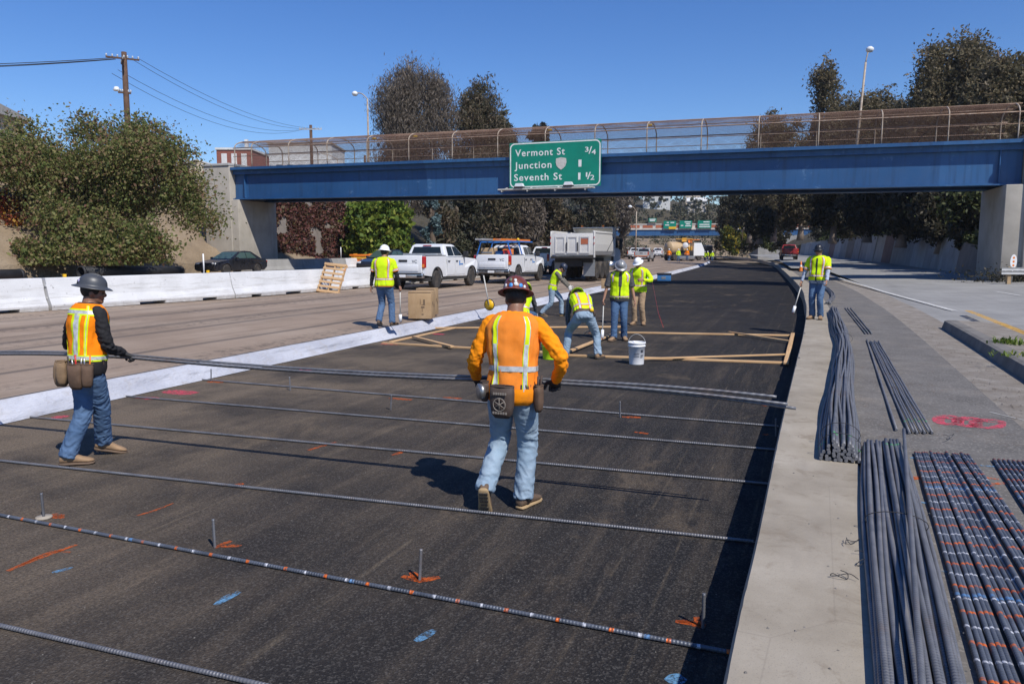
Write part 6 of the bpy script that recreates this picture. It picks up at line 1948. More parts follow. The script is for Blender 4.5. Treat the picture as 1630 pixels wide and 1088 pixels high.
    me = fuse(m, vox, 3, 0.5)
    el = [arms[-1][1], arms[1][1]]
    def wsh(c):
        d = min((c - el[0]).length, (c - el[1]).length) / k
        A = 0.006 + 0.010 * math.exp(-(d / 0.14) ** 2)
        return A * (mnoise.noise(Vector((c.x * 22 + sd, c.y * 22, c.z * 30 + c.x * 12))) + 0.5 * mnoise.noise(Vector((c.x * 48, c.y * 48 + sd, c.z * 48))))
    wrinkle(me, wsh)
    me.materials.clear(); me.materials.append(M[g('shirt')])
    link('shirt', me, root)
    if g('cuff'):
        for s in (-1, 1):
            S, e, w = arms[s]
            limb(m2 := MB(), [S.lerp(e, lens[s] * 0.97), e, w - (w - e).normalized() * 0.012], [0.050 * k, 0.050 * k, 0.037 * k], 12)
            me = fuse(m2, vox, 2); wrinkle(me, wsh)
            me.materials.clear(); me.materials.append(M[g('cuff')])
            link('undersleeve', me, root)
            tip, d = S.lerp(e, lens[s] * 0.93), (e - S).normalized()
            for (o, ww, rr, mt) in ((-0.012, 0.062, 0.0795, 'orange_trim'), (-0.014, 0.030, 0.0815, 'silver_tape')):
                MB().tube([tip + d * (o - ww / 2) * k, tip + d * o * k, tip + d * (o + ww / 2) * k], [rr * k * 0.985, rr * k, rr * k * 1.01], 16, caps=False).build('sleeve_stripe', mt, root)
    # ---------------- vest
    if g('vest'):
        v = MB()
        t0 = g('vest_low', -0.03)
        fig.loft(v, t0, 0.985, 0.020, WRV, 64, 36, False)
        vest = link('vest', v.data('vest', g('vest')), root)
        for (u0, u1, a, b_, mt, off) in g('tape', []):
            fig.band(R(u0), R(u1), a, b_, off, WRV, max(6, int(abs(u1 - u0) / 8)), max(4, int((b_ - a) * 30))).build('reflective_stripe', mt, vest, recalc=False)
    # ---------------- trousers
    m = MB()
    fig.loft(m, -0.15, 0.10, 0.010, 0.0, 30, 8)
    bag = g('baggy', 1.0)
    for s in (-1, 1):
        Hh, kn, an, Fm = legs[s]
        limb(m, [Hh + Vector((0, 0, 0.05 * k)), Hh.lerp(kn, 0.25), kn, an.lerp(kn, 0.45), an + (an - kn).normalized() * 0.02], [0.098 * k, 0.101 * k, 0.074 * k * bag, 0.072 * k * bag, 0.071 * k * bag], 16)
    me = fuse(m, vox, 4, 0.5)
    kns = [legs[-1], legs[1]]
    def wtr(c):
        A = 0.005
        for (Hh, kn, an, Fm) in kns:
            A += 0.008 * math.exp(-((c - kn).length / (0.13 * k)) ** 2) + 0.013 * math.exp(-((c - an).length / (0.13 * k)) ** 2) + 0.006 * math.exp(-((c - Hh).length / (0.12 * k)) ** 2)
        wz = c.z + 0.05 * mnoise.noise(Vector((c.x * 7, c.y * 7 + sd, c.z * 5)))
        f = mnoise.noise(Vector((c.x * 11 + sd, c.y * 11, wz * 23 + c.x * 13 - c.y * 11)))
        f2 = mnoise.noise(Vector((c.x * 30, c.y * 30 + sd, c.z * 34 + c.y * 20)))
        f = (1 - abs(f)) * 1.3 - 0.85 if f > -0.2 else f * 0.8
        return A * (f * 1.15 + f2 * 0.4)
    wrinkle(me, wtr)
    me.materials.clear(); me.materials.append(M[g('trousers')])
    link('trousers', me, root)
    # belt
    if g('belt'):
        fig.band(0, 2 * math.pi, 0.045, 0.115, 0.018, 0.0, 48, 2).build('belt', g('belt'), root, recalc=False)
    # ---------------- boots
    for s in (-1, 1):
        Hh, kn, an, Fm = legs[s]
        n_ = 16
        def ring_mesh(rows):
            vs, fs = [], []
            for (y, hw, top, bot) in rows:
                for i in range(n_):
                    a = 2 * math.pi * i / n_
                    c, s2 = math.cos(a), math.sin(a)
                    zc = (top + bot) / 2; hz = (top - bot) / 2
                    vs.append(Fm @ (Vector((hw * math.copysign(abs(c) ** 0.7, c), y, zc + hz * math.copysign(abs(s2) ** 0.75, s2))) * k))
            for j in range(len(rows) - 1):
                for i in range(n_):
                    fs.append((j * n_ + i, j * n_ + (i + 1) % n_, (j + 1) * n_ + (i + 1) % n_, (j + 1) * n_ + i))
            fs += [tuple(range(n_))[::-1], tuple((len(rows) - 1) * n_ + i for i in range(n_))]
            return vs, fs
        rows = [(y, hw, t, bt + 0.024) for y, hw, t, bt in foot_shape()]
        m = MB().add(*ring_mesh(rows), 0, True)
        m.tube([Fm @ Vector((0, -0.03 * k, 0.09 * k)), an + (kn - an).normalized() * 0.06 * k], [0.045 * k, 0.048 * k], 12)
        bo = link('boot', m.data('boot', g('boot', 'boot_tan')), root)
        rows = [(y * 1.03, hw * 1.08, 0.03, bt) for y, hw, t, bt in foot_shape()]
        sm = MB().add(*ring_mesh(rows), 0, True)
        link('sole', sm.data('sole', g('sole', 'sole_tan')), bo)
        if fine:
            tr = MB()
            for i in range(7):
                y = -0.06 + i * 0.037
                w_ = 0.032 if i not in (3,) else 0.026
                for q in (-1, 1):
                    tr.box((0.002 * q if q > 0 else -w_, y, -0.006), (w_ if q > 0 else -0.002, y + 0.02, 0.004), 0, 0, Fm @ Matrix.Scale(k, 4))
            link('tread', tr.data('tread', 'sole_dark'), bo)['kind'] = 'stuff'
    # ---------------- hard hat
    hm = g('hat')
    if hm:
        HT = HM @ Matrix.Translation((0, -0.012, 0.055)) @ Matrix.Rotation(R(g('hat_tilt', -6)), 4, 'X') @ Matrix.Diagonal((0.84, 1.08, 0.95, 1))
        pr = [(0.116, 0.0), (0.117, 0.012), (0.115, 0.03), (0.108, 0.058), (0.094, 0.086), (0.070, 0.108), (0.040, 0.121), (1e-4, 0.125)]
        if g('brim', True):
            pr = [(0.118, -0.004), (0.150, -0.012), (0.162, -0.016), (0.163, -0.012), (0.150, -0.004), (0.119, 0.010)] + pr[1:]
        hat = link('hard_hat', MB().lathe(pr, 36, 0, HT, caps=False).data('hat', hm), root)
        if not g('brim', True):
            vs = []
            for i in range(13):
                a = R(20 + 140 * i / 12)
                vs += [HT @ Vector((0.114 * math.cos(a), 0.114 * math.sin(a), 0.004)), HT @ Vector(((0.135 if 0 < i < 12 else 0.118) * math.cos(a), (0.114 + 0.055 * math.sin(math.pi * i / 12)) * math.sin(a), -0.014))]
            MB().add(vs, [(2 * i, 2 * i + 1, 2 * i + 3, 2 * i + 2) for i in range(12)], 0, True).build('peak', hm, hat)
        for x in (-0.03, 0.0, 0.03):
            P = [HT @ Vector((x, 0.112 * math.cos(R(a)) * (1 - abs(x) * 1.5), 0.015 + (0.112 - abs(x) * 0.25) * math.sin(R(a)))) for a in range(15, 166, 10)]
            MB().tube(P, 0.007 * k, 6).build('ridge', hm, hat)
        MB().lathe([(0.104, -0.002), (0.104, -0.014), (0.100, -0.014), (0.100, -0.002)], 28, 0, HT, caps=False).build('headband', 'trim_black', hat)
        for (a, e, r, mt) in g('stickers', []):
            a, e = R(a), R(e)
            pr_r = float(np.interp(e, [0, 0.5, 1.0, 1.57], [0.117, 0.104, 0.066, 0.0])); pz = 0.012 + 0.113 * math.sin(e)
            c = Vector((pr_r * math.cos(a), pr_r * math.sin(a), pz)); nrm = Vector((math.cos(a) * math.cos(e), math.sin(a) * math.cos(e), math.sin(e) * 0.9)).normalized()
            c = c + nrm * 0.003
            q = nrm.to_track_quat('Z', 'Y').to_matrix().to_4x4()
            MB().lathe([(1e-4, 0.004), (r * 0.9, 0.003), (r, -0.001)], 14, 0, HT @ Matrix.Translation(c) @ q, caps=False).build('sticker', mt, hat)
    return root, fig, arms, legs, HM

def pouch(root, fig, u, t_top, w, h, d, mat, name='tool_pouch', tilt=0.0, bulge=1.0, off=0.03):
    """a leather pouch hanging on the belt at angle u"""
    c = fig.surf(R(u), t_top, off)
    o = fig.surf(R(u), t_top, off + 0.1)
    nrm = (o - c); nrm.z = 0; nrm.normalize()
    q = Matrix.Translation(c) @ Matrix((Vector((nrm.y, -nrm.x, 0)), nrm, Vector((0, 0, 1)))).transposed().to_4x4() @ Matrix.Rotation(tilt, 4, 'Y')
    rows = []
    m = MB()
    vs, fs = [], []
    n_ = 16
    for (z, ww, dd) in ((0.0, 1.0, 0.95), (-0.25, 1.02, 1.1 * bulge), (-0.6, 0.98, 1.15 * bulge), (-0.88, 0.86, 0.95), (-1.0, 0.62, 0.55)):
        for i in range(n_):
            a = 2 * math.pi * i / n_
            cc, ss = math.cos(a), math.sin(a)
            vs.append(q @ Vector((w / 2 * ww * math.copysign(abs(cc) ** 0.6, cc), d / 2 + d / 2 * dd * math.copysign(abs(ss) ** 0.6, ss) * (1 if ss > 0 else 0.9), z * h)))
    for j in range(4):
        for i in range(n_):
            fs.append((j * n_ + i, j * n_ + (i + 1) % n_, (j + 1) * n_ + (i + 1) % n_, (j + 1) * n_ + i))
    fs.append(tuple(4 * n_ + i for i in range(n_)))
    fs.append(tuple(range(n_))[::-1])
    p = m.add(vs, fs, 0, True).build(name, mat, root)
    MB().tube([q @ Vector((w / 2 * math.cos(a) * 1.01, d / 2 + d / 2 * math.sin(a) * 0.97, 0.004)) for a in np.linspace(0, 2 * math.pi, 17)], 0.006, 5, caps=False).build('rim', mat, p)
    return p, q
# ------------------------------------------------------------------ the workers
LIME_BACK = [(-5, 365, 0.16, 0.245, 'orange_trim', 0.0225), (-5, 365, 0.178, 0.227, 'silver_tape', 0.0245)]
def stripes_v(*us, t0=0.0, t1=0.95, mat='orange_trim', mat2='silver_tape', w=9, w2=5, o=0.0235):
    out = []
    for u in us:
        out += [(u - w, u + w, t0, t1, mat, o), (u - w2, u + w2, t0, t1, mat2, o + 0.002)]
    return out

# 1. orange shirt, walking away with the bars
BAR_Z = 0.955
f1 = Fig(1.02, 0.915, (0.0, 0.0), 0.04, 0.13, 0.03, 0.0, 1.02, seed=1)
O_LOC = (0.005, 5.70, 0.0)
O_HEAD = 10.0
def bar_pt(x):
    """the carried bars' centre line"""
    sag = 0.10 * max(0, (x - 0.4)) ** 2 * 0.28 + 0.05 * max(0, (-3.9 - x)) ** 2 * 0.4 + 0.03 * math.sin(math.pi * min(1, max(0, (x + 3.7) / 3.9)))
    return Vector((x, 5.98 - 0.352 * x, BAR_Z + 0.01 - sag))
def to_local(p, loc, head):
    return Matrix.Rotation(R(head), 3, 'Z') @ (Vector(p) - Vector(loc))
hl = to_local(bar_pt(-0.255), O_LOC, O_HEAD); hr_ = to_local(bar_pt(0.325), O_LOC, O_HEAD)
bd = (hr_ - hl).normalized()
spec = dict(hands={-1: (hl + Vector((-0.015, -0.085, 0.035)), (-0.3, -1.0, -0.1)), 1: (hr_ + Vector((0.03, -0.085, 0.035)), (0.75, -0.8, 0.0))},
            hand_dir={-1: ((0.15, 0.85, -0.5), (0.1, -0.5, -0.85)), 1: ((-0.15, 0.85, -0.5), (-0.1, -0.5, -0.85))}, curl={-1: 1.25, 1: 1.25},
            gloves={-1: 'glove_dark', 1: 'glove_dark'},
            feet={-1: ((-0.19, -0.24, 0.0), -4, 62, (0.1, 1, 0.1)), 1: ((0.085, 0.06, 0.0), 24, 0, (0.1, 1, 0))},
            shirt='shirt_orange', shirt_low=-0.13, vest='vest_orange', vest_low=0.02,
            tape=[(-10, 370, 0.27, 0.335, 'silver_tape', 0.0235)] + stripes_v(240, 302, t0=0.03, t1=0.60, mat='lime_trim', w=7, w2=5) + stripes_v(240, 302, t0=0.60, t1=0.94, mat='silver_tape', mat2='lime_trim', w=7, w2=5) + stripes_v(60, 120, t0=0.03, t1=0.93, mat='lime_trim', w=8, w2=4.5),
            hem=(-0.15, 0.06), trousers='jeans_light', boot='boot_brown', sole='sole_tan', hat='hat_brown', skin='skin_dark', head_pitch=10, head_yaw=-4, fine=True, vox=0.009, baggy=1.05, belt='leather_dark',
            stickers=[(254, 6, 0.019, 'sticker_blue'), (299, 6, 0.018, 'sticker_blue'), (276, 12, 0.018, 'sticker_white'), (274, 28, 0.014, 'sticker_white'), (226, 8, 0.016, 'sticker_white'), (248, 32, 0.018, 'sticker_olive'), (318, 4, 0.014, 'sticker_white')])
w1, *_ = person('worker in orange shirt and brown hard hat walking away, carrying rebar', O_LOC, O_HEAD, f1, spec)
p, q = pouch(w1, f1, 262, 0.10, 0.185, 0.235, 0.085, 'leather_dark', 'nail_pouch', off=0.02)
ring = [q @ Vector((0.048 * math.cos(a), 0.103, -0.125 + 0.048 * math.sin(a))) for a in np.linspace(0, 2 * math.pi, 25)]
MB().tube(ring, 0.0035, 5, caps=False).build('emblem_ring', 'logo_cream', p)
for a in (30, 90, 150):
    MB().tube([q @ Vector((0.046 * math.cos(R(a)) * s, 0.1035, -0.125 + 0.046 * math.sin(R(a)) * s)) for s in (-1, 1)], 0.003, 5).build('emblem_spoke', 'logo_cream', p)
for z, w_ in ((-0.052, 0.055), (-0.196, 0.06)):
    for i in range(6):
        x = -w_ + i * w_ * 2 / 6
        MB().box((x, 0.098, z), (x + w_ * 0.22, 0.104, z + 0.017), 0, 0, q).build('pouch_lettering', 'logo_cream', p)
p, q = pouch(w1, f1, 338, 0.10, 0.075, 0.20, 0.06, 'leather_brown', 'plier_holster', off=0.02)
for dx in (-0.018, 0.012):
    MB().tube([q @ Vector((dx, 0.03, -0.05)), q @ Vector((dx * 1.6, 0.04, 0.075))], 0.009, 6).build('plier_handle', 'leather_dark', p)
p, q = pouch(w1, f1, 208, 0.13, 0.07, 0.15, 0.06, 'leather_dark', 'wire_reel', off=0.02)
MB().lathe([(0.02, -0.02), (0.06, -0.02), (0.062, 0.0), (0.06, 0.02), (0.02, 0.02)], 20, 0, q @ Matrix.Translation((0, 0.06, -0.07)) @ Matrix.Rotation(math.pi / 2, 4, 'X')).build('reel_disc', 'tool_steel', p)

# 2. orange vest over black shirt, left
L_LOC = (-4.0, 7.02, 0.0)
L_HEAD = 34.0
f2 = Fig(1.0, 0.925, (0.0, 0.0), 0.06, 0.13, 0.0, 0.06, 1.0, seed=2)
hl = to_local(bar_pt(-4.42), L_LOC, L_HEAD); hr_ = to_local(bar_pt(-3.76), L_LOC, L_HEAD)
lfa = to_local((-4.16, 6.90, 0), L_LOC, L_HEAD); lfb = to_local((-4.06, 7.30, 0), L_LOC, L_HEAD)
spec = dict(hands={-1: (hl + Vector((-0.02, -0.07, 0.05)), (-1, -0.5, 0.0)), 1: (hr_ + Vector((0.04, -0.06, 0.06)), (0.6, -0.9, 0))},
            hand_dir={-1: ((0.3, 0.8, -0.5), (0.1, -0.5, -0.85)), 1: ((0.2, 0.85, -0.5), (-0.1, -0.5, -0.85))}, curl={-1: 1.2, 1: 1.2},
            gloves={-1: 'glove_dark', 1: 'glove_dark'},
            feet={-1: (lfa, 30, 3, (0.5, 1, 0)), 1: (lfb, 30, 14, (0.5, 1, 0.1))},
            shirt='sleeve_black', shirt_low=-0.10, vest='vest_orange_clean', vest_low=0.10,
            tape=[(-10, 370, 0.104, 0.20, 'lime_trim', 0.0235), (-10, 370, 0.13, 0.18, 'silver_tape', 0.0255), (195, 345, 0.80, 0.90, 'lime_trim', 0.0235), (195, 345, 0.825, 0.875, 'silver_tape', 0.0255)] + stripes_v(285, t0=0.19, t1=0.82, mat='lime_trim', w=15, w2=8) + stripes_v(222, 320, t0=0.19, t1=0.95, mat='lime_trim', w=6, w2=1) + stripes_v(60, 120, t0=0.03, t1=0.93, mat='lime_trim', w=10, w2=5),
            hem=(-0.15, 0.12), trousers='jeans_mid', boot='boot_tan', sole='boot_brown', hat='hat_grey', skin='skin_dark', head_pitch=4, head_yaw=36, fine=True, vox=0.009, belt='leather_brown', baggy=1.05,
            stickers=[(250, 6, 0.014, 'sticker_green'), (290, 16, 0.017, 'sticker_lilac'), (275, 4, 0.03, 'hat_black')])
w2, *_ = person('worker in orange vest and grey full-brim hard hat at the left, carrying rebar', L_LOC, L_HEAD, f2, spec)
pouch(w2, f2, 213, 0.07, 0.14, 0.24, 0.10, 'suede_tan', 'nail_pouch', 0.15, 1.15)
pouch(w2, f2, 243, 0.08, 0.13, 0.22, 0.085, 'suede_tan', 'nail_pouch', 0.0, 1.1)
p, q = pouch(w2, f2, 298, 0.07, 0.13, 0.23, 0.085, 'leather_brown', 'tool_pouch', 0.0, 1.05)
for i, (dx, dy, hh, mt) in enumerate(((-0.045, 0.03, 0.06, 'tool_steel'), (-0.01, 0.05, 0.09, 'red_plastic'), (0.03, 0.03, 0.05, 'tool_steel'), (0.045, 0.06, 0.08, 'leather_dark'))):
    MB().tube([q @ Vector((dx, dy, -0.06)), q @ Vector((dx * 1.2, dy, hh))], 0.008, 6).build('tool_handle', mt, p)
p, q = pouch(w2, f2, 330, 0.07, 0.10, 0.21, 0.08, 'leather_brown', 'tool_pouch', -0.05, 1.0)
for i, (dx, hh, mt) in enumerate(((-0.02, 0.09, 'orange_paint'), (0.02, 0.07, 'tool_steel'))):
    MB().tube([q @ Vector((dx, 0.04, -0.06)), q @ Vector((dx * 1.2, 0.04, hh))], 0.008, 6).build('tool_handle', mt, p)

# 3. lime shirt, white hat, marking wand
m_loc = gp(613, 519, 0.30)
f3 = Fig(1.03, 0.925, (0, 0), 0.0, 0.06, 0, 0, 1.12, seed=3)
spec = dict(hands={-1: (Vector((-0.36, 0.06, 0.80)), (-0.6, -1, 0)), 1: (Vector((0.36, 0.10, 0.82)), (0.6, -1, 0))},
            feet={-1: ((-0.12, -0.08, 0.0), -8, 16, (0, 1, 0)), 1: ((0.14, 0.12, 0.0), 14, 0, (0, 1, 0))},
            shirt='lime', shirt_low=-0.05, sleeve={-1: 0.72, 1: 0.72}, cuff='sleeve_black', vest='lime', vest_low=-0.07,
            tape=LIME_BACK + stripes_v(232, 308, t0=0.24, t1=0.95) + stripes_v(60, 120, t0=0.24, t1=0.95) + [(-5, 365, -0.068, -0.04, 'orange_trim', 0.023)],
            trousers='jeans_mid', boot='boot_brown', sole='sole_dark', hat='hat_white', head_yaw=18, head_pitch=2, vox=0.012, curl={1: 1.1, -1: 0.5})
w3, _, arms3, *_ = person('worker in lime shirt and white hard hat walking beside the cardboard box', m_loc, 10, f3, spec)

# 4. leaning with a bag
b_loc = gp(879, 503, 0.0)
f4 = Fig(1.0, 0.86, (0, 0), 0.15, 0.62, 0, 0, 1.0, seed=4)
spec = dict(hands={-1: (Vector((-0.06, 0.66, 0.80)), (-0.6, -0.4, -0.6)), 1: (Vector((0.16, 0.62, 0.80)), (0.6, -0.5, -0.6))},
            hand_dir={-1: ((0.1, 0.6, -0.8), (0.8, 0, -0.2)), 1: ((-0.1, 0.6, -0.8), (-0.8, 0, -0.2))}, gloves={-1: 'glove_white', 1: 'glove_white'},
            feet={-1: ((-0.10, 0.30, 0.0), -8, 0, (0, 1, 0)), 1: ((0.12, -0.32, 0.0), 20, 10, (0, 1, 0))},
            shirt='sleeve_brown', vest='lime', vest_low=-0.06, tape=LIME_BACK + stripes_v(245, 295, 60, 120, t0=0.24, t1=0.95),
            trousers='jeans_light', boot='boot_brown', hat='hat_navy', brim=False, head_pitch=38, vox=0.013)
w4, *_ = person('worker in lime vest and navy helmet leaning forward with a brown bag', b_loc, 100, f4, spec)

# 5. bending over the timber, back to the camera
c_loc = gp(928, 570, 0.0)
f5 = Fig(1.0, 0.80, (0.0, -0.05), 0.62, 1.42, 0.0, 0.05, 1.04, seed=5)
spec = dict(hands={-1: (Vector((-0.20, 0.62, 0.36)), (-0.8, -0.2, 0.2)), 1: (Vector((0.27, 0.52, 0.38)), (0.8, -0.2, 0.2))},
            feet={-1: ((-0.31, 0.16, 0.0), -12, 0, (-0.25, 1, 0)), 1: ((0.27, -0.12, 0.0), 42, 0, (0.5, 1, 0))},
            shirt='plaid', shirt_low=-0.10, vest='lime', vest_low=0.13, tape=[(-5, 365, 0.24, 0.32, 'orange_trim', 0.0235), (-5, 365, 0.257, 0.303, 'silver_tape', 0.0255)] + stripes_v(250, 300, t0=0.13, t1=0.95),
            trousers='jeans_light', boot='boot_tan', sole='sole_dark', hat='hat_lime', head_pitch=50, belt='leather_brown', vox=0.011)
w5, *_ = person('worker in lime vest and plaid shirt bending over the timber form', c_loc, -6, f5, spec)
pouch(w5, f5, 320, 0.08, 0.07, 0.10, 0.05, 'leather_dark', 'belt_pouch', off=0.02)
MB().lathe([(0.0, -0.02), (0.035, -0.02), (0.035, 0.02), (0, 0.02)], 14, 0, Matrix.Translation(f5.surf(R(300), 0.06, 0.04)) @ Matrix.Rotation(math.pi / 2, 4, 'X')).build('tape_measure', 'reflector_yellow', w5)

# 6. silver hat, facing the camera, looking down
d_loc = gp(985, 541, 0.0)
f6 = Fig(1.03, 0.925, (0, 0), 0.0, 0.14, 0, 0.1, 1.12, 0.02, seed=6)
spec = dict(hands={1: (Vector((0.37, 0.14, 0.86)), (0.6, -1, 0)), -1: (Vector((-0.36, 0.10, 0.80)), (-0.6, -1, 0))},
            feet={-1: ((-0.12, 0.05, 0.0), -12, 0, (0, 1, 0)), 1: ((0.12, 0.20, 0.0), 26, 0, (0, 1, 0))},
            shirt='sleeve_grey', shirt_low=-0.14, sleeve={-1: 0.88, 1: 0.88}, vest='lime', vest_low=0.0,
            tape=[(-5, 365, 0.04, 0.10, 'orange_trim', 0.0225), (-5, 365, 0.052, 0.088, 'silver_tape', 0.0245), (84, 96, 0.45, 0.98, 'sleeve_grey', 0.024), (87.5, 92.5, 0.0, 0.46, 'trim_black', 0.024)] + stripes_v(50, 130, t0=0.62, t1=0.95, mat='orange_trim', w=9, w2=5) + [(108, 128, 0.50, 0.66, 'lime_trim', 0.026), (52, 72, 0.50, 0.66, 'lime_trim', 0.026)],
            hem=(-0.12, 0.03), trousers='jeans_dark', boot='boot_tan', sole='boot_brown', hat='hat_silver', head_pitch=34, head_yaw=-10, vox=0.011, curl={1: 1.1, -1: 0.5})
w6, _, arms6, *_ = person('worker in lime vest and silver hard hat looking down, holding a wand', d_loc, 188, f6, spec)
MB().lathe([(0.0, 0.0), (0.1, 0.0), (0.1, 0.05), (0.08, 0.1), (0, 0.1)], 10, 0, Matrix.Translation((0.0, 0, 0)) @ Matrix.Scale(0.001, 4)) if False else None

# 7. white hat behind him, khaki trousers
e_loc = gp(1016, 517, 0.0)
f7 = Fig(1.03, 0.93, (0, 0), 0.0, 0.10, 0, -0.1, 1.08, seed=7)
spec = dict(hands={-1: (Vector((-0.20, 0.34, 1.24)), (-0.8, -0.2, -0.6)), 1: (Vector((0.30, 0.22, 0.95)), (0.6, -1, 0))},
            feet={-1: ((-0.13, -0.02, 0.0), -20, 0, (0, 1, 0)), 1: ((0.10, 0.06, 0.0), 10, 0, (0, 1, 0))},
            shirt='lime', vest='lime', vest_low=-0.08, tape=LIME_BACK + stripes_v(55, 125, t0=0.24, t1=0.95) + stripes_v(240, 300, t0=0.24, t1=0.95),
            trousers='khaki', boot='boot_tan', sole='boot_brown', hat='hat_white', head_pitch=22, head_yaw=10, vox=0.013)
w7, *_ = person('worker in lime jacket, khaki trousers and white hard hat behind the others', e_loc, 205, f7, spec)

# 8. on the pale strip at the right
c8 = gp(1299, 508, CURB)
f8 = Fig(1.0, 0.925, (0, 0), -0.02, 0.02, 0, 0.0, 1.14, 0.05, seed=8)
spec = dict(hands={1: (Vector((0.36, 0.12, 0.84)), (0.6, -1, 0)), -1: (Vector((-0.26, 0.26, 0.90)), (-0.8, -0.9, 0))},
            feet={-1: ((-0.10, 0.02, 0.0), -14, 0, (0, 1, 0)), 1: ((0.10, 0.0, 0.0), 16, 0, (0, 1, 0))},
            shirt='lime', sleeve={-1: 0.85, 1: 0.85}, cuff='sleeve_pale', vest='lime', vest_low=0.02,
            tape=LIME_BACK + stripes_v(55, 125, t0=0.24, t1=0.95) + stripes_v(240, 300, t0=0.24, t1=0.95) + [(87.5, 92.5, 0.0, 0.9, 'trim_black', 0.0255), (98, 122, 0.05, 0.15, 'lime_trim', 0.027), (58, 82, 0.05, 0.15, 'lime_trim', 0.027)],
            trousers='jeans_mid', boot='boot_tan', sole='boot_brown', hat='hat_black', head_pitch=2, head_yaw=6, vox=0.011, curl={1: 1.1, -1: 0.8})
w8, _, arms8, _, HM8 = person('worker in lime vest and black hard hat standing on the concrete curb strip', c8, 216, f8, spec)
MB().box((-0.072, 0.088, -0.014), (0.072, 0.102, 0.016), 0, 0.005, HM8).build('sunglasses', 'trim_black', w8)
# undershirt hem
f8.band(0, 2 * math.pi, -0.10, 0.03, 0.012, 0.006, 40, 4).build('shirt_hem', 'sleeve_pale', w8, recalc=False)

# 9. kneeling behind the orange worker
k_loc = gp(829, 532, 0.0)
f9 = Fig(1.0, 0.52, (0, 0), 0.35, 0.75, 0, 0, 1.05, seed=9)
spec = dict(hands={-1: (Vector((-0.22, 0.58, 0.34)), (-0.8, -0.3, 0)), 1: (Vector((0.24, 0.58, 0.34)), (0.8, -0.3, 0))},
            feet={-1: ((-0.14, -0.16, 0.0), 0, 50, (-0.3, 1, 0.2)), 1: ((0.16, 0.16, 0.0), 10, 0, (0.3, 1, 0.4))},
            shirt='sleeve_grey', vest='lime', vest_low=0.0, tape=LIME_BACK + stripes_v(240, 300, t0=0.24, t1=0.95), gloves={-1: 'glove_white', 1: 'glove_white'},
            trousers='jeans_dark', boot='boot_brown', hat='hat_lime', head_pitch=40, vox=0.014)
person('crouching worker in lime vest mostly hidden behind the orange worker', k_loc, 20, f9, spec)

# distant workers: one figure, copied
def far_worker(vest):
    f = Fig(1.0, 0.925, (0, 0), 0.0, 0.1, 0, 0.0, 1.06, seed=12)
    sp = dict(hands={1: (Vector((0.30, 0.22, 0.95)), (0.6, -1, 0)), -1: (Vector((-0.30, 0.10, 0.82)), (-0.6, -1, 0))},
              feet={-1: ((-0.12, 0.04, 0.0), -12, 0, (0, 1, 0)), 1: ((0.12, -0.04, 0.0), 12, 0, (0, 1, 0))},
              shirt=vest, vest=vest, vest_low=-0.06, tape=[(-5, 365, 0.18, 0.24, 'silver_tape', 0.024)], trousers='jeans_dark', hat='hat_white', vox=0.02, bvox=0.02, group='far workers')
    return person('x', (0, 0, 0), 0, f, sp)[0]
fw_l = far_worker('lime'); fw_o = far_worker('vest_orange_clean')
FW = [(1134, 131, 0.24, 'l', 190, 'rightmost far worker in lime on the new asphalt'), (1122, 124, 0.22, 'l', 60, 'far worker in lime left of the rightmost one'), (1127, 138, 0.26, 'l', 240, 'far worker in lime behind the two on the asphalt'),
      (1080, 105, 0.56, 'l', 170, 'far worker in lime in front of the paving machine'), (1065, 110, 0.58, 'o', 30, 'far worker in orange left of the paving machine'), (1094, 112, 0.58, 'o', 200, 'far worker in orange right of the paving machine')]
ul = uo = False
for (px, Y, z, c, hd, lab) in FW:
    src = fw_l if c == 'l' else fw_o
    first = (c == 'l' and not ul) or (c == 'o' and not uo)
    if c == 'l': ul = True
    else: uo = True
    o = src if first else copy_tree(src)
    o.location = (at(px, 400, Y).x, Y, z)
    o.rotation_euler = (0, 0, -R(hd))
    o['label'] = lab
# ------------------------------------------------------------------ reinforcing bars
n = NT('rebar_steel', 0.5, 0.35, 0.5)
v = n.pos(kind='object')
c = n.ramp(n.noise(n.pos(), 7, 5, 0.65), [(0.3, (0.13, 0.133, 0.145)), (0.6, (0.215, 0.215, 0.226)), (0.8, (0.27, 0.25, 0.235))])
c = n.mix(n.math('MULTIPLY', n.objrand(), 0.35), c, (0.11, 0.115, 0.13, 1))
ln = n.t.nodes.new('ShaderNodeVectorMath'); ln.operation = 'LENGTH'; n.link(v, ln.inputs[0])
gk = n.math('LESS_THAN', n.math('ABSOLUTE', n.math('SUBTRACT', ln.outputs['Value'], 0.46)), 0.016)
c = n.mix(n.math('MULTIPLY', n.math('MULTIPLY', gk, n.ramp(n.noise(n.pos(), 40, 3), [(0.4, 0.0), (0.55, 0.8)])), n.ramp(n.objrand(), [(0.35, 0.0), (0.4, 1.0)])), c, (0.06, 0.55, 0.10, 1))
c = n.mix(n.ramp(n.noise(n.pos(), 3, 5, 0.7), [(0.57, 0.0), (0.72, 0.5)]), c, (0.17, 0.10, 0.065, 1))
M['rebar'] = n.fin(c, normal=n.bump(n.wave(v, 16.0, 0, 'Y'), 0.6, 0.004))
n = NT('rebar_marked', 0.5, 0.3, 0.5)
v = n.pos(kind='object')
y = n.sep(v, 1)
c = n.ramp(n.noise(n.pos(), 7, 5, 0.65), [(0.3, (0.075, 0.085, 0.105)), (0.7, (0.15, 0.165, 0.195))])
edge = n.math('MULTIPLY', n.noise(n.pos(), 60, 3), 0.018)
yy = n.math('ADD', n.math('ADD', y, edge), n.math('MULTIPLY', n.objrand(), 0.012))
rub = n.ramp(n.noise(n.pos(), 45, 4, 0.7), [(0.38, 0.25), (0.55, 1.0)])
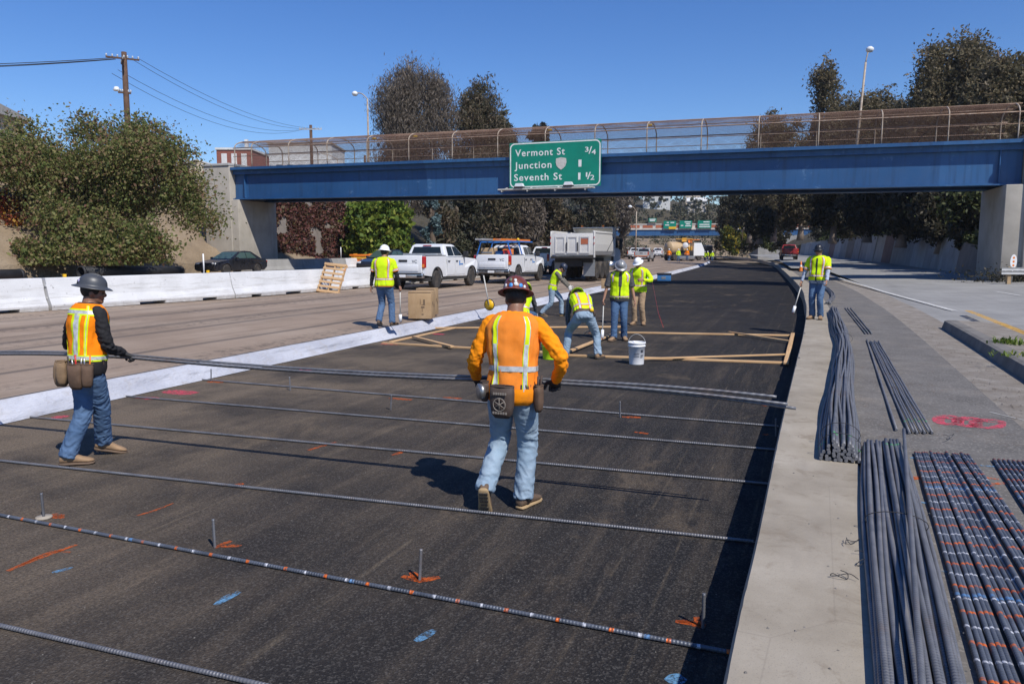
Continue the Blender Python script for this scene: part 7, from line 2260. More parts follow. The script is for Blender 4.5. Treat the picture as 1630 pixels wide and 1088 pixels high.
for per, ph, w, col in ((0.30, 0.0, 0.022, (0.75, 0.16, 0.02)), (0.30, 0.15, 0.016, (0.68, 0.68, 0.70)), (1.8, 0.41, 0.03, (0.13, 0.27, 0.48))):
    k = n.math('PINGPONG', n.math('ADD', yy, ph), per / 2)
    msk = n.math('LESS_THAN', k, w / 2 + 0.001)
    c = n.mix(n.math('MULTIPLY', msk, rub), c, (*col, 1))
M['rebar_marked'] = n.fin(c, normal=n.bump(n.wave(v, 16.0, 0, 'Y'), 0.5, 0.004))

def bar_data(L, r=0.0125, ribs=False, mat='rebar', bend=0.0, seed=0, seg=None):
    """a straight bar along y from the origin; ribs as real rings"""
    m = MB()
    if ribs:
        pts, rs = [], []
        k = int(L / 0.0185)
        for i in range(k):
            y0 = i * 0.0185
            for dy, rr in ((0, 1.0), (0.0085, 1.0), (0.011, 1.085), (0.0155, 1.085)):
                pts.append((bend * math.sin(math.pi * y0 / L), y0 + dy, 0)); rs.append(r * rr)
        m.tube(pts, rs, 8)
        m.beam((r * 0.98, 0, 0), (r * 0.98, L, 0), 0.004, 0.006) if not bend else None
    else:
        sg = seg or max(2, int(L / 0.6))
        m.tube([(bend * math.sin(math.pi * i / sg), L * i / sg, 0.004 * math.sin(seed + i * 1.7)) for i in range(sg + 1)], r, 8)
    return m.data('bar', mat)

def lay(name, me, a, b, lab, group, z=None):
    a, b = Vector(a), Vector(b)
    d = b - a
    o = link(name, me, None, a)
    o.rotation_euler = d.to_track_quat('Y', 'Z').to_euler()
    tag(o, lab, 'rebar', group)
    return o
RZ = 0.0145
rib_long = bar_data(9.0, 0.0115, True)
rib_mark = bar_data(9.0, 0.0118, True, 'rebar_marked')
def ground_bar(A, B, lab, me=rib_long, ext=0.0, bend=None):
    A = Vector((*A, RZ)); B = Vector((*B, RZ))
    d = (B - A).normalized()
    start = B - d * 9.0
    return lay('reinforcing_bar', me, start, B, lab, 'bars laid across the new asphalt')
ground_bar((-2.75, 3.83), (1.15 - 0.45, 2.62), 'nearest steel bar crossing the lower left corner of the asphalt')
ground_bar((-3.89, 5.53), (1.10, 3.55), 'bar with orange, white and blue paint marks lying across the asphalt', rib_mark)
ground_bar((-4.9, 7.03), (1.68, 5.0), 'plain bar lying just past the walking worker\'s raised shoe')
ground_bar((-5.85, 8.95), (2.22, 6.3), 'plain bar passing behind the walking worker\'s ankles')
ground_bar((-5.3, 10.25), (2.68, 7.42), 'plain bar passing behind the walking worker\'s knees')
ground_bar((-4.74, 11.58), (3.06, 8.45), 'farthest plain bar laid across the asphalt, beneath the carried bars')
# carried bars: three bowed bars
for k, (dx, dz, x1, lab) in enumerate(((0.0, 0.0, 2.02, 'lowest of the bars carried by the two workers'), (-0.028, 0.012, 1.97, 'far bar of the bundle carried by the two workers'), (0.012, 0.029, 1.90, 'upper bar of the bundle carried by the two workers'))):
    P = []
    N_ = 330
    rs = []
    for i in range(N_ + 1):
        x = -7.6 + (x1 + 7.6) * i / N_
        fan = max(0, x - 0.5) * (0.0, 0.010, 0.022)[k]
        P.append(bar_pt(x) + Vector((0.35 * dx, dx * 0.94 + fan * 0.6, dz + fan)))
        rs.append(0.0105 * (1.08 if i % 2 else 1.0))
    o = MB().tube(P, rs, 8).build('carried_bar', 'rebar', None)
    tag(o, lab, 'rebar', 'bars carried by the workers')

# upright dowels drilled into the asphalt
dow = MB()
dow.tube([(0, 0, -0.03)] + [(0, 0, 0.009 * i) for i in range(23)], [0.009] + [0.009 * (1.18 if i % 2 else 1.0) for i in range(23)], 8)
dow_me = dow.data('dowel', 'rebar')
DW = [((70, 824), 'leftmost dowel, on a small round pad'), ((342, 871), 'second dowel from the left in the front row'), ((668, 923), 'third dowel in the front row, below the walking worker'), ((1119, 999), 'dowel nearest the shaded curb edge'), ((336, 607), 'dowel near the white fabric'), ((462, 621), 'dowel left of centre in the far row'), ((622, 652), 'dowel left of the walking worker in the far row'), ((987, 664), 'dowel right of the walking worker'), ((1235, 694), 'dowel in the shade under the carried bar ends')]
for i, ((px, py), lab) in enumerate(DW):
    o = link('dowel', dow_me, None, gp(px, py, 0.0))
    o.rotation_euler = (R(random.Random(i).uniform(-4, 4)), R(random.Random(i + 9).uniform(-4, 5)), i)
    tag(o, 'short upright steel ' + lab, 'dowel', 'dowels standing in the asphalt')
o = MB().lathe([(1e-4, 0.012), (0.055, 0.012), (0.06, 0.0)], 18, 0, Matrix.Translation((0, 0, 0.002))).build('dowel_pad', 'concrete_strip', None, gp(70, 824, 0.0))
tag(o, 'small round mortar pad around the leftmost dowel', 'pad')

def bundle(lab, path, nb, rad, L_jit, seed, mat='rebar', r=0.0125, flat=False, weave=0.004, group='rebar bundles', ties=()):
    """nb bars laid along a smooth path, packed in a heap"""
    g = np.random.default_rng(seed)
    t = thing('rebar_bundle', lab, 'rebar bundle', path[0], 0, group)
    C = catmull(path, 8)
    # packed positions: rows of a flattened heap
    slots = []
    row, width = 0, int(math.sqrt(nb) * (2.0 if flat else 1.5))
    while len(slots) < nb:
        wn_ = max(1, width - row)
        for i in range(wn_):
            if len(slots) < nb:
                slots.append(((i - (wn_ - 1) / 2) * 2.15 * r, r + row * 1.8 * r))
        row += 1
    for i, (sx, sz) in enumerate(slots):
        ph = g.uniform(0, 6.28); am = weave * g.uniform(0.3, 1.6)
        P = []
        cut0, cut1 = g.uniform(0, L_jit), g.uniform(0, L_jit)
        acc = 0.0
        tot = sum((C[j + 1] - C[j]).length for j in range(len(C) - 1))
        for j, p in enumerate(C):
            if j: acc += (C[j] - C[j - 1]).length
            if acc < cut0 or acc > tot - cut1:
                continue
            tg = (C[min(j + 1, len(C) - 1)] - C[max(j - 1, 0)]).normalized()
            nx = Vector((tg.y, -tg.x, 0)).normalized()
            spread = 1.0 + 0.10 * math.sin(acc * 0.7)
            P.append(p + nx * (sx * spread + am * math.sin(ph + acc * 1.3)) + Vector((0, 0, sz + 0.3 * am * math.sin(ph * 2 + acc * 1.1))) - Vector(path[0]))
        if len(P) > 2:
            MB().tube(P, r, 8).build('bar', mat, t)
    for f in ties:
        j = int(f * (len(C) - 1))
        p = C[j] - Vector(path[0])
        tg = (C[min(j + 1, len(C) - 1)] - C[max(j - 1, 0)]).normalized()
        nx = Vector((tg.y, -tg.x, 0)).normalized()
        w_ = width * r * 1.12; h_ = row * 1.8 * r + r * 2
        Q = [p + nx * (w_ * math.cos(a)) + Vector((0, 0, max(0.001, h_ / 2 + h_ / 2 * math.sin(a)))) for a in np.linspace(0, 2 * math.pi, 17)]
        MB().tube(Q, 0.003, 5, caps=False).build('tie_wire', 'cable', t)
    return t
ZS = CURB + 0.004
b1 = [gp(1337, 742, ZS), gp(1337, 690, ZS), gp(1337, 640, ZS), gp(1342, 590, ZS), gp(1343, 555, ZS), gp(1335, 525, ZS), gp(1326, 494, ZS)]
bundle('tied bundle of long grey bars snaking along the concrete strip toward the curb worker', b1, 46, 0.1, 0.05, 1, 'rebar', 0.0135, weave=0.012, ties=(0.06, 0.12, 0.72))
b2n, b2f = gp(1462, 1088, ZS), gp(1404, 704, ZS)
d = (b2f - b2n).normalized()
bundle('nearest heavy bundle of grey bars at the lower right', [b2f, b2n.lerp(b2f, 0.5), b2n - d * 0.6, b2n - d * 2.6], 34, 0.1, 0.12, 2, 'rebar', 0.0135, weave=0.010, ties=(0.40,), flat=True)
xb = bar_data(5.45, 0.0135)
tag(link('reinforcing_bar', xb, None, gp(1404, 1086, ZS) + Vector((-0.52, -1.3, 0.165))), 'single bar lying crosswise on top of the nearest bundle', 'rebar', 'loose bars')
o = COL.objects[-1] if False else bpy.data.objects[[o.name for o in bpy.data.objects if o.get('label') == 'single bar lying crosswise on top of the nearest bundle'][0]]
tgt = gp(1437, 702, ZS) + Vector((0, 0, 0.12))
o.rotation_euler = (tgt - o.location).to_track_quat('Y', 'Z').to_euler()
b3 = [gp(1306, 456, ZS), gp(1318, 462, ZS), gp(1326, 472, ZS), gp(1316, 486, ZS)]
bundle('short curved stretch of bars behind the curb worker', b3, 16, 0.1, 0.2, 3, 'rebar', 0.0135, weave=0.01)
# painted bars in two side-by-side mats
mk = bar_data(6.0, 0.0125, False, 'rebar_marked')
far_l, far_r = gp(1457, 719, ZS), gp(1534, 723, ZS)
near_l, near_r = gp(1566, 1088, ZS), gp(1790, 1088, ZS)
NM = 21
for i in range(NM):
    f = i / (NM - 1)
    f += 0.012 * math.sin(i * 2.3)
    A = far_l.lerp(far_r, f); Bn = near_l.lerp(near_r, f * 1.0)
    zz_ = SH + 0.016 + (0.016 if i in (6, 13, 17) else 0)
    A.z = zz_; Bn.z = zz_
    d = (A - Bn).normalized()
    gap = 0.03 if i > 13 else 0
    A = A + d * 0.012 * math.sin(i * 5.1) + Vector((gap, 0, 0))
    lay('painted_bar', mk, A - d * 6.0, A, ORD[i] + ' from the left of the paint-ringed bars right of the nearest bundle', 'painted bars at the lower right')
far_l, far_r = gp(1582, 730, ZS), gp(1668, 736, ZS)
for i in range(12):
    A = far_l.lerp(far_r, i / 11); A.z = SH + 0.016
    d = (gp(1457, 719, ZS) - gp(1566, 1088, ZS)).normalized()
    lay('painted_bar', mk, A - d * 6.0, A, ORD[i] + ' from the left of the painted bars at the right picture edge', 'painted bars at the right edge')
# loose plain bars further up the strip
for i, (a, b, lab) in enumerate((((1380, 541), (1427, 684), 'single loose bar beside the snaking bundle'), ((1345, 490), (1378, 531), 'left one of three far loose bars right of the curb worker'), ((1349, 490), (1383, 531), 'middle one of three far loose bars right of the curb worker'), ((1354, 490), (1388, 531), 'right one of three far loose bars right of the curb worker'))):
    A, Bn = gp(*a, SH + 0.014), gp(*b, SH + 0.014)
    lay('loose_bar', bar_data((A - Bn).length, 0.0125), Bn, A, lab, 'loose bars')
for i in range(7):
    A = gp(1385 + i * 2.2, 543 + (i % 3), SH + 0.014 + 0.012 * (i % 2)); Bn = gp(1448 + i * 6.0, 689 - (i % 2) * 3, SH + 0.014 + 0.012 * (i % 2))
    lay('loose_bar', bar_data((A - Bn).length, 0.0125), Bn, A, ORD[i] + ' from the left of the fanned bars left of the pink writing', 'fanned group of bars')

# ------------------------------------------------------------------ spray marks on the ground
def spray(name, col):
    n = NT(name, 0.85, 0, 0.2)
    v = n.pos()
    a = n.ramp(n.math('ADD', n.math('MULTIPLY', n.noise(v, 18, 6, 0.7), 0.55), n.math('MULTIPLY', n.noise(v, 90, 3, 0.7), 0.45)), [(0.42, 0.0), (0.58, 0.85)])
    uv = n.pos(kind='object')
    M[name] = n.fin(n.mix(n.noise(v, 30, 3), tuple(k * 0.75 for k in col) + (1,), (*col, 1)), alpha=a)
spray('spray_orange', (0.68, 0.13, 0.02)); spray('spray_pink', (0.80, 0.09, 0.15)); spray('spray_blue', (0.16, 0.36, 0.58)); spray('spray_green', (0.10, 0.62, 0.10))
def stroke(pts, w, mat, parent, z=0.004):
    P = [gp(px, py, z) for px, py in pts]
    P = catmull(P, 6) if len(P) > 2 else [P[0].lerp(P[1], k / 8) for k in range(9)]
    a, b = [], []
    for i, p in enumerate(P):
        t = (P[min(i + 1, len(P) - 1)] - P[max(i - 1, 0)]).normalized()
        ww = w / 2 * (0.5 + 0.5 * math.sin(math.pi * (i + 0.6) / (len(P) + 0.2))) * (1 + 0.3 * mnoise.noise(p * 9))
        nx = Vector((t.y, -t.x, 0)) * ww
        a.append(p - nx); b.append(p + nx)
    MB().strip(a, b).build('spray_mark', mat, parent, recalc=False)
A_ = fresh_road
for pts, w in (([(12, 908), (60, 888), (122, 866)], 0.05), ([(30, 900), (80, 878), (112, 878)], 0.035), ([(84, 824), (100, 818)], 0.08), ([(86, 817), (100, 824)], 0.05), ([(342, 871), (368, 860)], 0.05), ([(345, 868), (384, 868)], 0.05), ([(640, 916), (668, 922), (700, 918)], 0.06), ([(655, 910), (672, 926)], 0.06), ([(1075, 988), (1100, 991), (1118, 998)], 0.05), ([(1108, 981), (1119, 996)], 0.05), ([(218, 820), (248, 811), (276, 800)], 0.03), ([(490, 716), (535, 703)], 0.05), ([(625, 724), (642, 718)], 0.06), ([(620, 633), (655, 636)], 0.09), ([(330, 607), (356, 608)], 0.12), ([(990, 663), (1020, 664)], 0.09), ([(1010, 687), (1032, 690)], 0.06), ([(372, 772), (388, 769)], 0.06), ([(1080, 988), (1105, 989)], 0.04), ([(1200, 640), (1220, 646)], 0.06), ([(705, 632), (735, 634)], 0.08), ([(1215, 690), (1222, 692)], 0.08)):
    stroke(pts, w, 'spray_orange', A_)
for pts, w in (([(82, 664), (110, 662)], 0.16), ([(220, 632), (250, 634)], 0.15), ([(262, 622), (310, 626)], 0.3), ([(480, 587), (500, 588)], 0.25), ([(606, 547), (650, 548)], 0.22), ([(690, 531), (708, 532)], 0.25)):
    stroke(pts, w, 'spray_pink', A_)
for pts, w in (([(83, 911), (116, 902)], 0.045), ([(343, 962), (362, 950), (382, 941)], 0.06), ([(662, 1020), (678, 1010), (692, 1002)], 0.055), ([(1062, 1084), (1088, 1076)], 0.09)):
    stroke(pts, w, 'spray_blue', A_)
S_ = road_shoulder
zs = SH + 0.004
th = np.linspace(0, 2 * math.pi, 12)
for (cx, rx) in ((1510, 17), (1542, 18), (1574, 22)):
    stroke([(cx + rx * math.cos(a), 668 + (cx - 1510) * 0.09 + 6.5 * math.sin(a)) for a in th], 0.11, 'spray_pink', S_, zs)
stroke([(1490, 664), (1600, 673)], 0.04, 'spray_pink', S_, zs)
for pts, w, mt in (([(1450, 762), (1464, 758)], 0.06, 'spray_orange'), ([(1560, 772), (1600, 768)], 0.05, 'spray_orange'), ([(1556, 758), (1590, 762)], 0.04, 'spray_orange'), ([(1448, 728), (1462, 728)], 0.04, 'spray_blue'), ([(1560, 740), (1584, 742)], 0.04, 'spray_blue'), ([(1462, 798), (1476, 800)], 0.03, 'spray_blue'), ([(1492, 908), (1510, 910)], 0.03, 'spray_blue'), ([(1575, 655), (1630, 668)], 0.02, 'line_white')):
    stroke(pts, w, mt, S_, zs)

# ------------------------------------------------------------------ timber form on the asphalt
n = NT('timber', 0.8, 0, 0.3)
v = n.pos(kind='object')
c = n.ramp(n.noise(n.pos(kind='object', scale=(1, 0.06, 1)), 40, 5, 0.6), [(0.3, (0.42, 0.25, 0.12)), (0.7, (0.66, 0.44, 0.24))])
c = n.mix(n.ramp(n.noise(v, 1.3, 3), [(0.6, 0.0), (0.66, 0.8)]), c, (0.75, 0.15, 0.04, 1))
M['timber'] = n.fin(c, normal=n.bump(n.noise(n.pos(kind='object', scale=(1, 0.06, 1)), 60, 4), 0.3, 0.004))
def plank(a, b, lab, w=0.085, h=0.04, z=0.0, za=0.0):
    A, Bn = gp(*a, z), gp(*b, z)
    d = Bn - A
    m = MB().box((-w / 2, 0, 0.002), (w / 2, d.length, h), 0, 0.004)
    o = m.build('timber_plank', 'timber', None, A)
    o.rotation_euler = (0, 0, -math.atan2(d.x, d.y))
    tag(o, lab, 'plank', 'planks of the timber form')
plank((609, 547), (868, 562), 'long plank reaching from the fabric edge behind the orange worker')
plank((622, 545), (722, 523), 'plank lying along the foot of the white fabric', 0.09, 0.03)
plank((658, 537), (720, 553), 'short diagonal plank near the white fabric', z=0.042)
plank((880, 566), (1252, 579), 'front plank of the form running past the white bucket')
plank((990, 573), (1253, 565), 'thin diagonal plank at the front right of the form', 0.06, 0.03, 0.042)
plank((1262, 532), (1251, 580), 'right end plank of the form beside the curb shadow', z=0.042)
plank((985, 530), (1262, 535), 'back plank of the form behind the bucket')
plank((1160, 529), (1258, 544), 'diagonal brace at the back right corner of the form', 0.07, 0.03, 0.042)
plank((892, 566), (975, 533), 'diagonal plank the bending worker leans over', z=0.042)
plank((690, 523), (990, 521), 'farthest plank of the form behind the workers')

# ------------------------------------------------------------------ small things
def bucket(name, lab, loc, r, h, mat, lid=False):
    t = thing(name, lab, 'bucket', loc)
    MB().lathe([(1e-4, 0.006), (r * 0.86, 0.0), (r * 0.87, 0.01), (r * 0.99, h * 0.80), (r * 1.05, h * 0.81), (r * 1.05, h * 0.84), (r * 0.99, h * 0.85), (r * 1.0, h * 0.92), (r * 1.06, h * 0.93), (r * 1.06, h * 0.99), (r * 1.0, h), (r * 0.96, h * 0.98), (r * 0.82, 0.02), (1e-4, 0.02)], 32).build('pail', mat, t)
    MB().tube([(r * 1.06 * math.cos(a), -0.02 + 0.05 * math.sin(a), h * 0.86 + 0.19 * math.sin(a)) for a in np.linspace(0, math.pi, 15)], 0.004, 6).build('handle', 'galvanised', t)
    return t
bk = bucket('white_bucket', 'white plastic bucket standing beside the timber form', gp(1013, 579, 0.0), 0.15, 0.40, 'white_plastic')
for (a, z, w, h) in ((-60, 0.22, 0.05, 0.05), (-58, 0.16, 0.06, 0.02), (-62, 0.13, 0.05, 0.015), (-100, 0.2, 0.10, 0.01), (-100, 0.17, 0.09, 0.01), (-100, 0.14, 0.10, 0.01)):
    a = R(a)
    rr = 0.131 + 0.02 * z / 0.4 + 0.0035
    P = [(rr * math.cos(a + t_), rr * math.sin(a + t_)) for t_ in np.linspace(-w / 2 / rr, w / 2 / rr, 5)]
    MB().strip([Vector((x, y, z)) for x, y in P], [Vector((x * 1.01, y * 1.01, z + h)) for x, y in P]).build('label_print', 'logo_dark', bk, recalc=False)
bucket('green_bucket', 'bright green bucket beside the bending worker', gp(876, 571, 0.0), 0.16, 0.30, 'hat_lime')
n = NT('cardboard', 0.85, 0, 0.2)
v = n.pos(kind='object')
M['cardboard'] = n.fin(n.ramp(n.noise(v, 4, 5, 0.6), [(0.3, (0.36, 0.235, 0.125)), (0.7, (0.46, 0.315, 0.18))]), normal=n.bump(n.noise(v, 12, 4), 0.1, 0.01))
plain('box_print', (0.14, 0.095, 0.06), 0.8)
def carton(lab, loc, rz, w, d, h, marks=True):
    t = thing('cardboard_box', lab, 'box', loc, rz, 'cardboard boxes')
    MB().box((0, 0, 0), (w, d, h - 0.012), 0, 0.006).build('carton', 'cardboard', t)
    for y0, y1 in ((0.004, d / 2 - 0.004), (d / 2 + 0.004, d - 0.004)):
        MB().box((0.003, y0, h - 0.0115), (w - 0.003, y1, h - 0.004)).build('flap', 'cardboard', t)
    MB().box((w * 0.35 - 0.006, -0.003, 0.0), (w * 0.35 + 0.006, -0.0005, h - 0.02)).build('seam_tape', 'plywood', t)
    MB().box((0.01, -0.003, h - 0.04), (w - 0.01, -0.0005, h - 0.022)).build('top_tape', 'box_print', t)
    if marks:
        for (x, z, ww, hh) in ((0.52, 0.52, 0.012, 0.14), (0.58, 0.50, 0.10, 0.014), (0.66, 0.52, 0.04, 0.13), (0.56, 0.40, 0.09, 0.035), (0.6, 0.26, 0.012, 0.09), (0.58, 0.14, 0.05, 0.03)):
            MB().box((w * x, -0.004, h * z), (w * x + ww, -0.001, h * z + hh)).build('box_mark', 'box_print', t)
        for (y, z) in ((0.3, 0.5), (0.6, 0.4)):
            MB().box((w + 0.001, d * y, h * z), (w + 0.004, d * y + 0.06, h * z + 0.08)).build('box_mark', 'box_print', t)
carton('nearer tall cardboard box on the old lanes beside the white fabric', gp(650, 507, 0.29), R(-6), 0.60, 0.50, 0.70)
carton('cardboard box standing just behind and right of the nearer one', gp(660, 502, 0.29) + Vector((0.02, 0.22, 0)), R(-6), 0.52, 0.45, 0.72)
carton('small cardboard carton by the fabric edge behind the silver-hatted worker', gp(957, 459, 0.28), R(-10), 0.42, 0.4, 0.45, False)
t = thing('plastic_crate', 'dark blue plastic crate by the white fabric further up the road', 'crate', gp(1046, 447, 0.26), R(-12))
MB().box((0, 0, 0), (0.80, 0.6, 0.36), 0, 0.02).build('tub', 'blue_plastic', t)
MB().box((-0.03, -0.03, 0.36), (0.83, 0.63, 0.46), 0, 0.02).build('lid', 'trim_black', t)
MB().box((0.25, -0.02, 0.12), (0.5, -0.002, 0.26)).build('label_plate', 'grey_plastic', t)

# measuring wheel
t = thing('measuring_wheel', 'yellow measuring wheel standing on the lanes by the fabric', 'measuring wheel', gp(779, 494, 0.28))
MB().tube([(0.02, 0, 0.17 + 0.16 * math.sin(a)) if False else (0.16 * math.cos(a), 0.0, 0.17 + 0.16 * math.sin(a)) for a in np.linspace(0, 2 * math.pi, 33)], 0.014, 6, caps=False).build('tyre', 'trim_black', t)
MB().lathe([(1e-4, -0.012), (0.15, -0.010), (0.15, 0.010), (1e-4, 0.012)], 28, 0, Matrix.Translation((0, 0, 0.17)) @ Matrix.Rotation(math.pi / 2, 4, 'X')).build('wheel_disc', 'reflector_yellow', t)
MB().tube([(0, -0.02, 0.17), (-0.18, -0.02, 1.02)], 0.018, 8).build('handle_tube', 'pale_metal', t)
MB().tube([(-0.12, -0.02, 0.74), (-0.135, -0.02, 0.80)], 0.016, 8).build('handle_band', 'reflector_yellow', t)
MB().tube([(-0.18, -0.02, 1.02), (-0.25, -0.02, 1.06)], 0.018, 8).build('grip', 'trim_black', t)
t.rotation_euler = (0, 0, R(-28))

# wands held by workers
def wand(lab, hand, tip, mat_can='white_plastic'):
    H_, T_ = Vector(hand), Vector(tip)
    t = thing('marking_wand', lab, 'marking wand', H_)
    d = T_ - H_
    MB().tube([-d * 0.03, d * 0.80], 0.013, 8).build('shaft', 'pale_metal', t)
    MB().tube([d * 0.74, d * 0.97], 0.036, 12).build('paint_can', mat_can, t)
    MB().tube([d * 0.97, d * 1.0], [0.03, 0.012], 10).build('nozzle', 'spray_cap', t)
    MB().tube([-d * 0.05, d * 0.06], 0.016, 8).build('grip', 'trim_black', t)
plain('spray_cap', (0.35, 0.10, 0.08), 0.5)
def world_of(root, p):
    return Matrix.LocRotScale(root.location, root.rotation_euler, None) @ Vector(p)
h3 = world_of(w3, arms3[1][2] + Vector((0.0, 0.02, -0.085)))
wand('spray paint wand hanging from the right hand of the white-hatted man by the box', h3, (h3.x - 0.02, h3.y + 0.1, 0.36))
h6 = world_of(w6, arms6[1][2] + Vector((0, 0.02, -0.085)))
wand('pale wand reaching the ground in the hand of the silver-hatted worker', h6, (h6.x - 0.05, h6.y - 0.25, 0.06))
h8 = world_of(w8, arms8[1][2] + Vector((0, 0.02, -0.085)))
wand('white-tipped wand in the hand of the worker on the curb strip', h8, (h8.x - 0.22, h8.y - 0.12, 0.52))
# brown canvas bag held by the leaning worker
hb = world_of(w4, (0.06, 0.70, 0.66))
t = thing('canvas_bag', 'red brown tool bag held by the leaning worker', 'bag', hb, R(20))
body_prism([(-0.14, -0.20), (0.14, -0.20), (0.17, 0.02), (0.10, 0.12), (-0.10, 0.12), (-0.17, 0.02)], lambda y, z: 0.16 - 0.25 * max(0, z), 0.03).build('bag_body', 'bag_red', t) if 'bag_red' in M else (plain('bag_red', (0.24, 0.085, 0.06), 0.85, 0, 0.3, 12, 0.3), body_prism([(-0.14, -0.20), (0.14, -0.20), (0.17, 0.02), (0.10, 0.12), (-0.10, 0.12), (-0.17, 0.02)], lambda y, z: 0.16 - 0.25 * max(0, z), 0.03).build('bag_body', 'bag_red', t))
for s in (-1, 1):
    MB().tube([(s * 0.06, -0.08, 0.08), (s * 0.05, -0.05, 0.2), (s * 0.05, 0.05, 0.2), (s * 0.06, 0.08, 0.08)], 0.010, 6).build('bag_handle', 'leather_brown', t)
# power tool and hammer by the form
t = thing('demolition_hammer', 'black and yellow rotary hammer resting on the timber form', 'power tool', gp(950, 536, 0.0), R(30))
MB().box((-0.05, -0.06, 0.09), (0.05, 0.16, 0.20), 0, 0.02).build('motor_housing', 'trim_black', t)
MB().tube([(0, 0.16, 0.15), (0, 0.30, 0.13)], [0.035, 0.02], 10).build('chuck', 'tool_steel', t)
MB().tube([(0, 0.30, 0.13), (0, 0.52, 0.03)], 0.009, 6).build('drill_bit', 'tool_steel', t)
MB().tube([(0, -0.05, 0.19), (0, -0.17, 0.16), (0, -0.16, 0.05), (0, -0.04, 0.06)], 0.02, 8).build('rear_handle', 'reflector_yellow', t)
MB().box((-0.04, -0.06, 0.0), (0.04, 0.05, 0.09), 0, 0.01).build('battery', 'reflector_yellow', t)
# red string line
o = MB().tube([gp(1034, 452, 0.05) + Vector((0, 0, 0.9)), gp(1048, 498, 0.3), gp(1056, 521, 0.01)], 0.0035, 5).build('string_line', 'red_plastic', None)
tag(o, 'thin red string line slanting to the asphalt right of the workers', 'string')

# pallet leaning on the barrier
bpos = Vector((J[3][0], J[3][1], 0)) - (Vector((*J[3], 0)) - Vector((*J[2], 0))).normalized() * 1.75
n_b = Vector((0.93, -0.37, 0))
t = thing('wooden_pallet', 'worn wooden pallet leaning against the white barrier', 'pallet', (bpos.x + 0.82 * n_b.x, bpos.y + 0.82 * n_b.y, 0.43))
t.rotation_euler = Euler((R(-24), R(5), R(-4) - 0.30), 'XYZ')
for x in (-0.46, 0.0, 0.46):
    MB().box((x - 0.02, 0.0, 0.0), (x + 0.02, 0.09, 1.22), 0, 0.003).build('stringer', 'timber', t)
for k in range(7):
    z = 0.01 + k * 0.185
    MB().box((-0.5, -0.018, z), (0.5, -0.0005, z + 0.09), 0, 0.003).build('deck_board', 'timber', t)
for k in range(3):
    z = 0.01 + k * 0.55
    MB().box((-0.5, 0.0905, z), (0.5, 0.107, z + 0.09), 0, 0.003).build('bottom_board', 'timber', t)

# black drain pipes behind the barrier
n = NT('pipe_black', 0.5, 0, 0.4)
v = n.pos(kind='object')
M['pipe_black'] = n.fin(n.ramp(n.noise(v, 3, 5), [(0.3, (0.02, 0.02, 0.021)), (0.7, (0.045, 0.045, 0.046))]), normal=n.bump(n.wave(v, 5, 0, 'Z'), 0.5, 0.02))
def pipe(lab, a, b, r):
    a, b = Vector(a), Vector(b)
    t = thing('drain_pipe', lab, 'pipe', a)
    d = b - a
    t.rotation_euler = d.to_track_quat('Z', 'Y').to_euler()
    L = d.length
    MB().lathe([(r * 0.9, 0), (r, 0), (r, L), (r * 0.9, L)], 24, 0, caps=False).build('pipe_wall', 'pipe_black', t)
    MB().lathe([(r * 0.9, 0.0), (r * 0.9, L)], 24, 0, caps=False).build('pipe_lining', 'trim_black', t)
    for z in (0.02, L - 0.14):
        MB().lathe([(r * 1.001, z), (r * 1.06, z + 0.01), (r * 1.06, z + 0.11), (r * 1.001, z + 0.12)], 24, 0, caps=False).build('collar', 'trim_black', t)
pipe('long black drain pipe on the ground below the large bush', at(128, 433, 38.2), at(288, 431.5, 44.2), 0.30)
pipe('black drain pipe end at the left picture edge', at(34, 437, 36.0), at(-130, 442, 31.5), 0.27)

# traffic cone, object marker, guard rail
p = gp(1276, 435, CURB + 0.02)
p = Vector((at(1276, 400, 60).x, 60, 0.40 + 0.225))
t = thing('traffic_cone', 'orange traffic cone with white bands on the strip behind the curb worker', 'traffic cone', (p.x, p.y, 0.41))
MB().box((-0.2, -0.2, 0), (0.2, 0.2, 0.04), 0, 0.015).build('cone_base', 'trim_black', t)
MB().lathe([(0.155, 0.04), (0.10, 0.38)], 20, 0, caps=False).build('cone_body', 'orange_paint', t)
MB().lathe([(0.10, 0.38), (0.078, 0.53)], 20, 0, caps=False).build('cone_band', 'white_plastic', t)
MB().lathe([(0.078, 0.53), (0.035, 0.82), (0.0, 0.825)], 20, 0, caps=False).build('cone_tip', 'orange_paint', t)
p = at(1612, 424, 36.0)
t = thing('object_marker', 'small white oval hazard marker with amber dots by the right abutment', 'marker sign', (p.x, 36.0, 0.52))
MB().tube([(0, 0, 0), (0, 0, 0.7)], 0.025, 8).build('post', 'galvanised', t)
MB().prism([(0.16 * math.cos(a), 1.0 + 0.34 * math.sin(a)) for a in np.linspace(0, 2 * math.pi, 21)[:-1]], -0.04, -0.02, 'y').build('plate', 'white_plastic', t)
for z in (0.82, 1.0, 1.18):
    MB().lathe([(1e-4, 0.006), (0.055, 0.0)], 12, 0, Matrix.Translation((0, -0.041, z)) @ Matrix.Rotation(math.pi / 2, 4, 'X'), caps=False).build('reflector_dot', 'orange_paint', t)
t = thing('guard_rail', 'galvanised guard rail end beside the right abutment', 'guard rail', (at(1594, 430, 35).x, 35.0, 0.5), R(-8))
for z in (0.45, 0.62):
    MB().prism([(-0.05, z), (0.0, z + 0.04), (0.0, z + 0.11), (-0.05, z + 0.15), (-0.035, z + 0.075)], 0, 9, 'x').build('rail_beam', 'galvanised', t)
for x in (0.3, 2.3, 4.3, 6.3):
    MB().box((x, 0.02, 0), (x + 0.15, 0.2, 0.8)).build('rail_post', 'plywood', t)
g = np.random.default_rng(5)
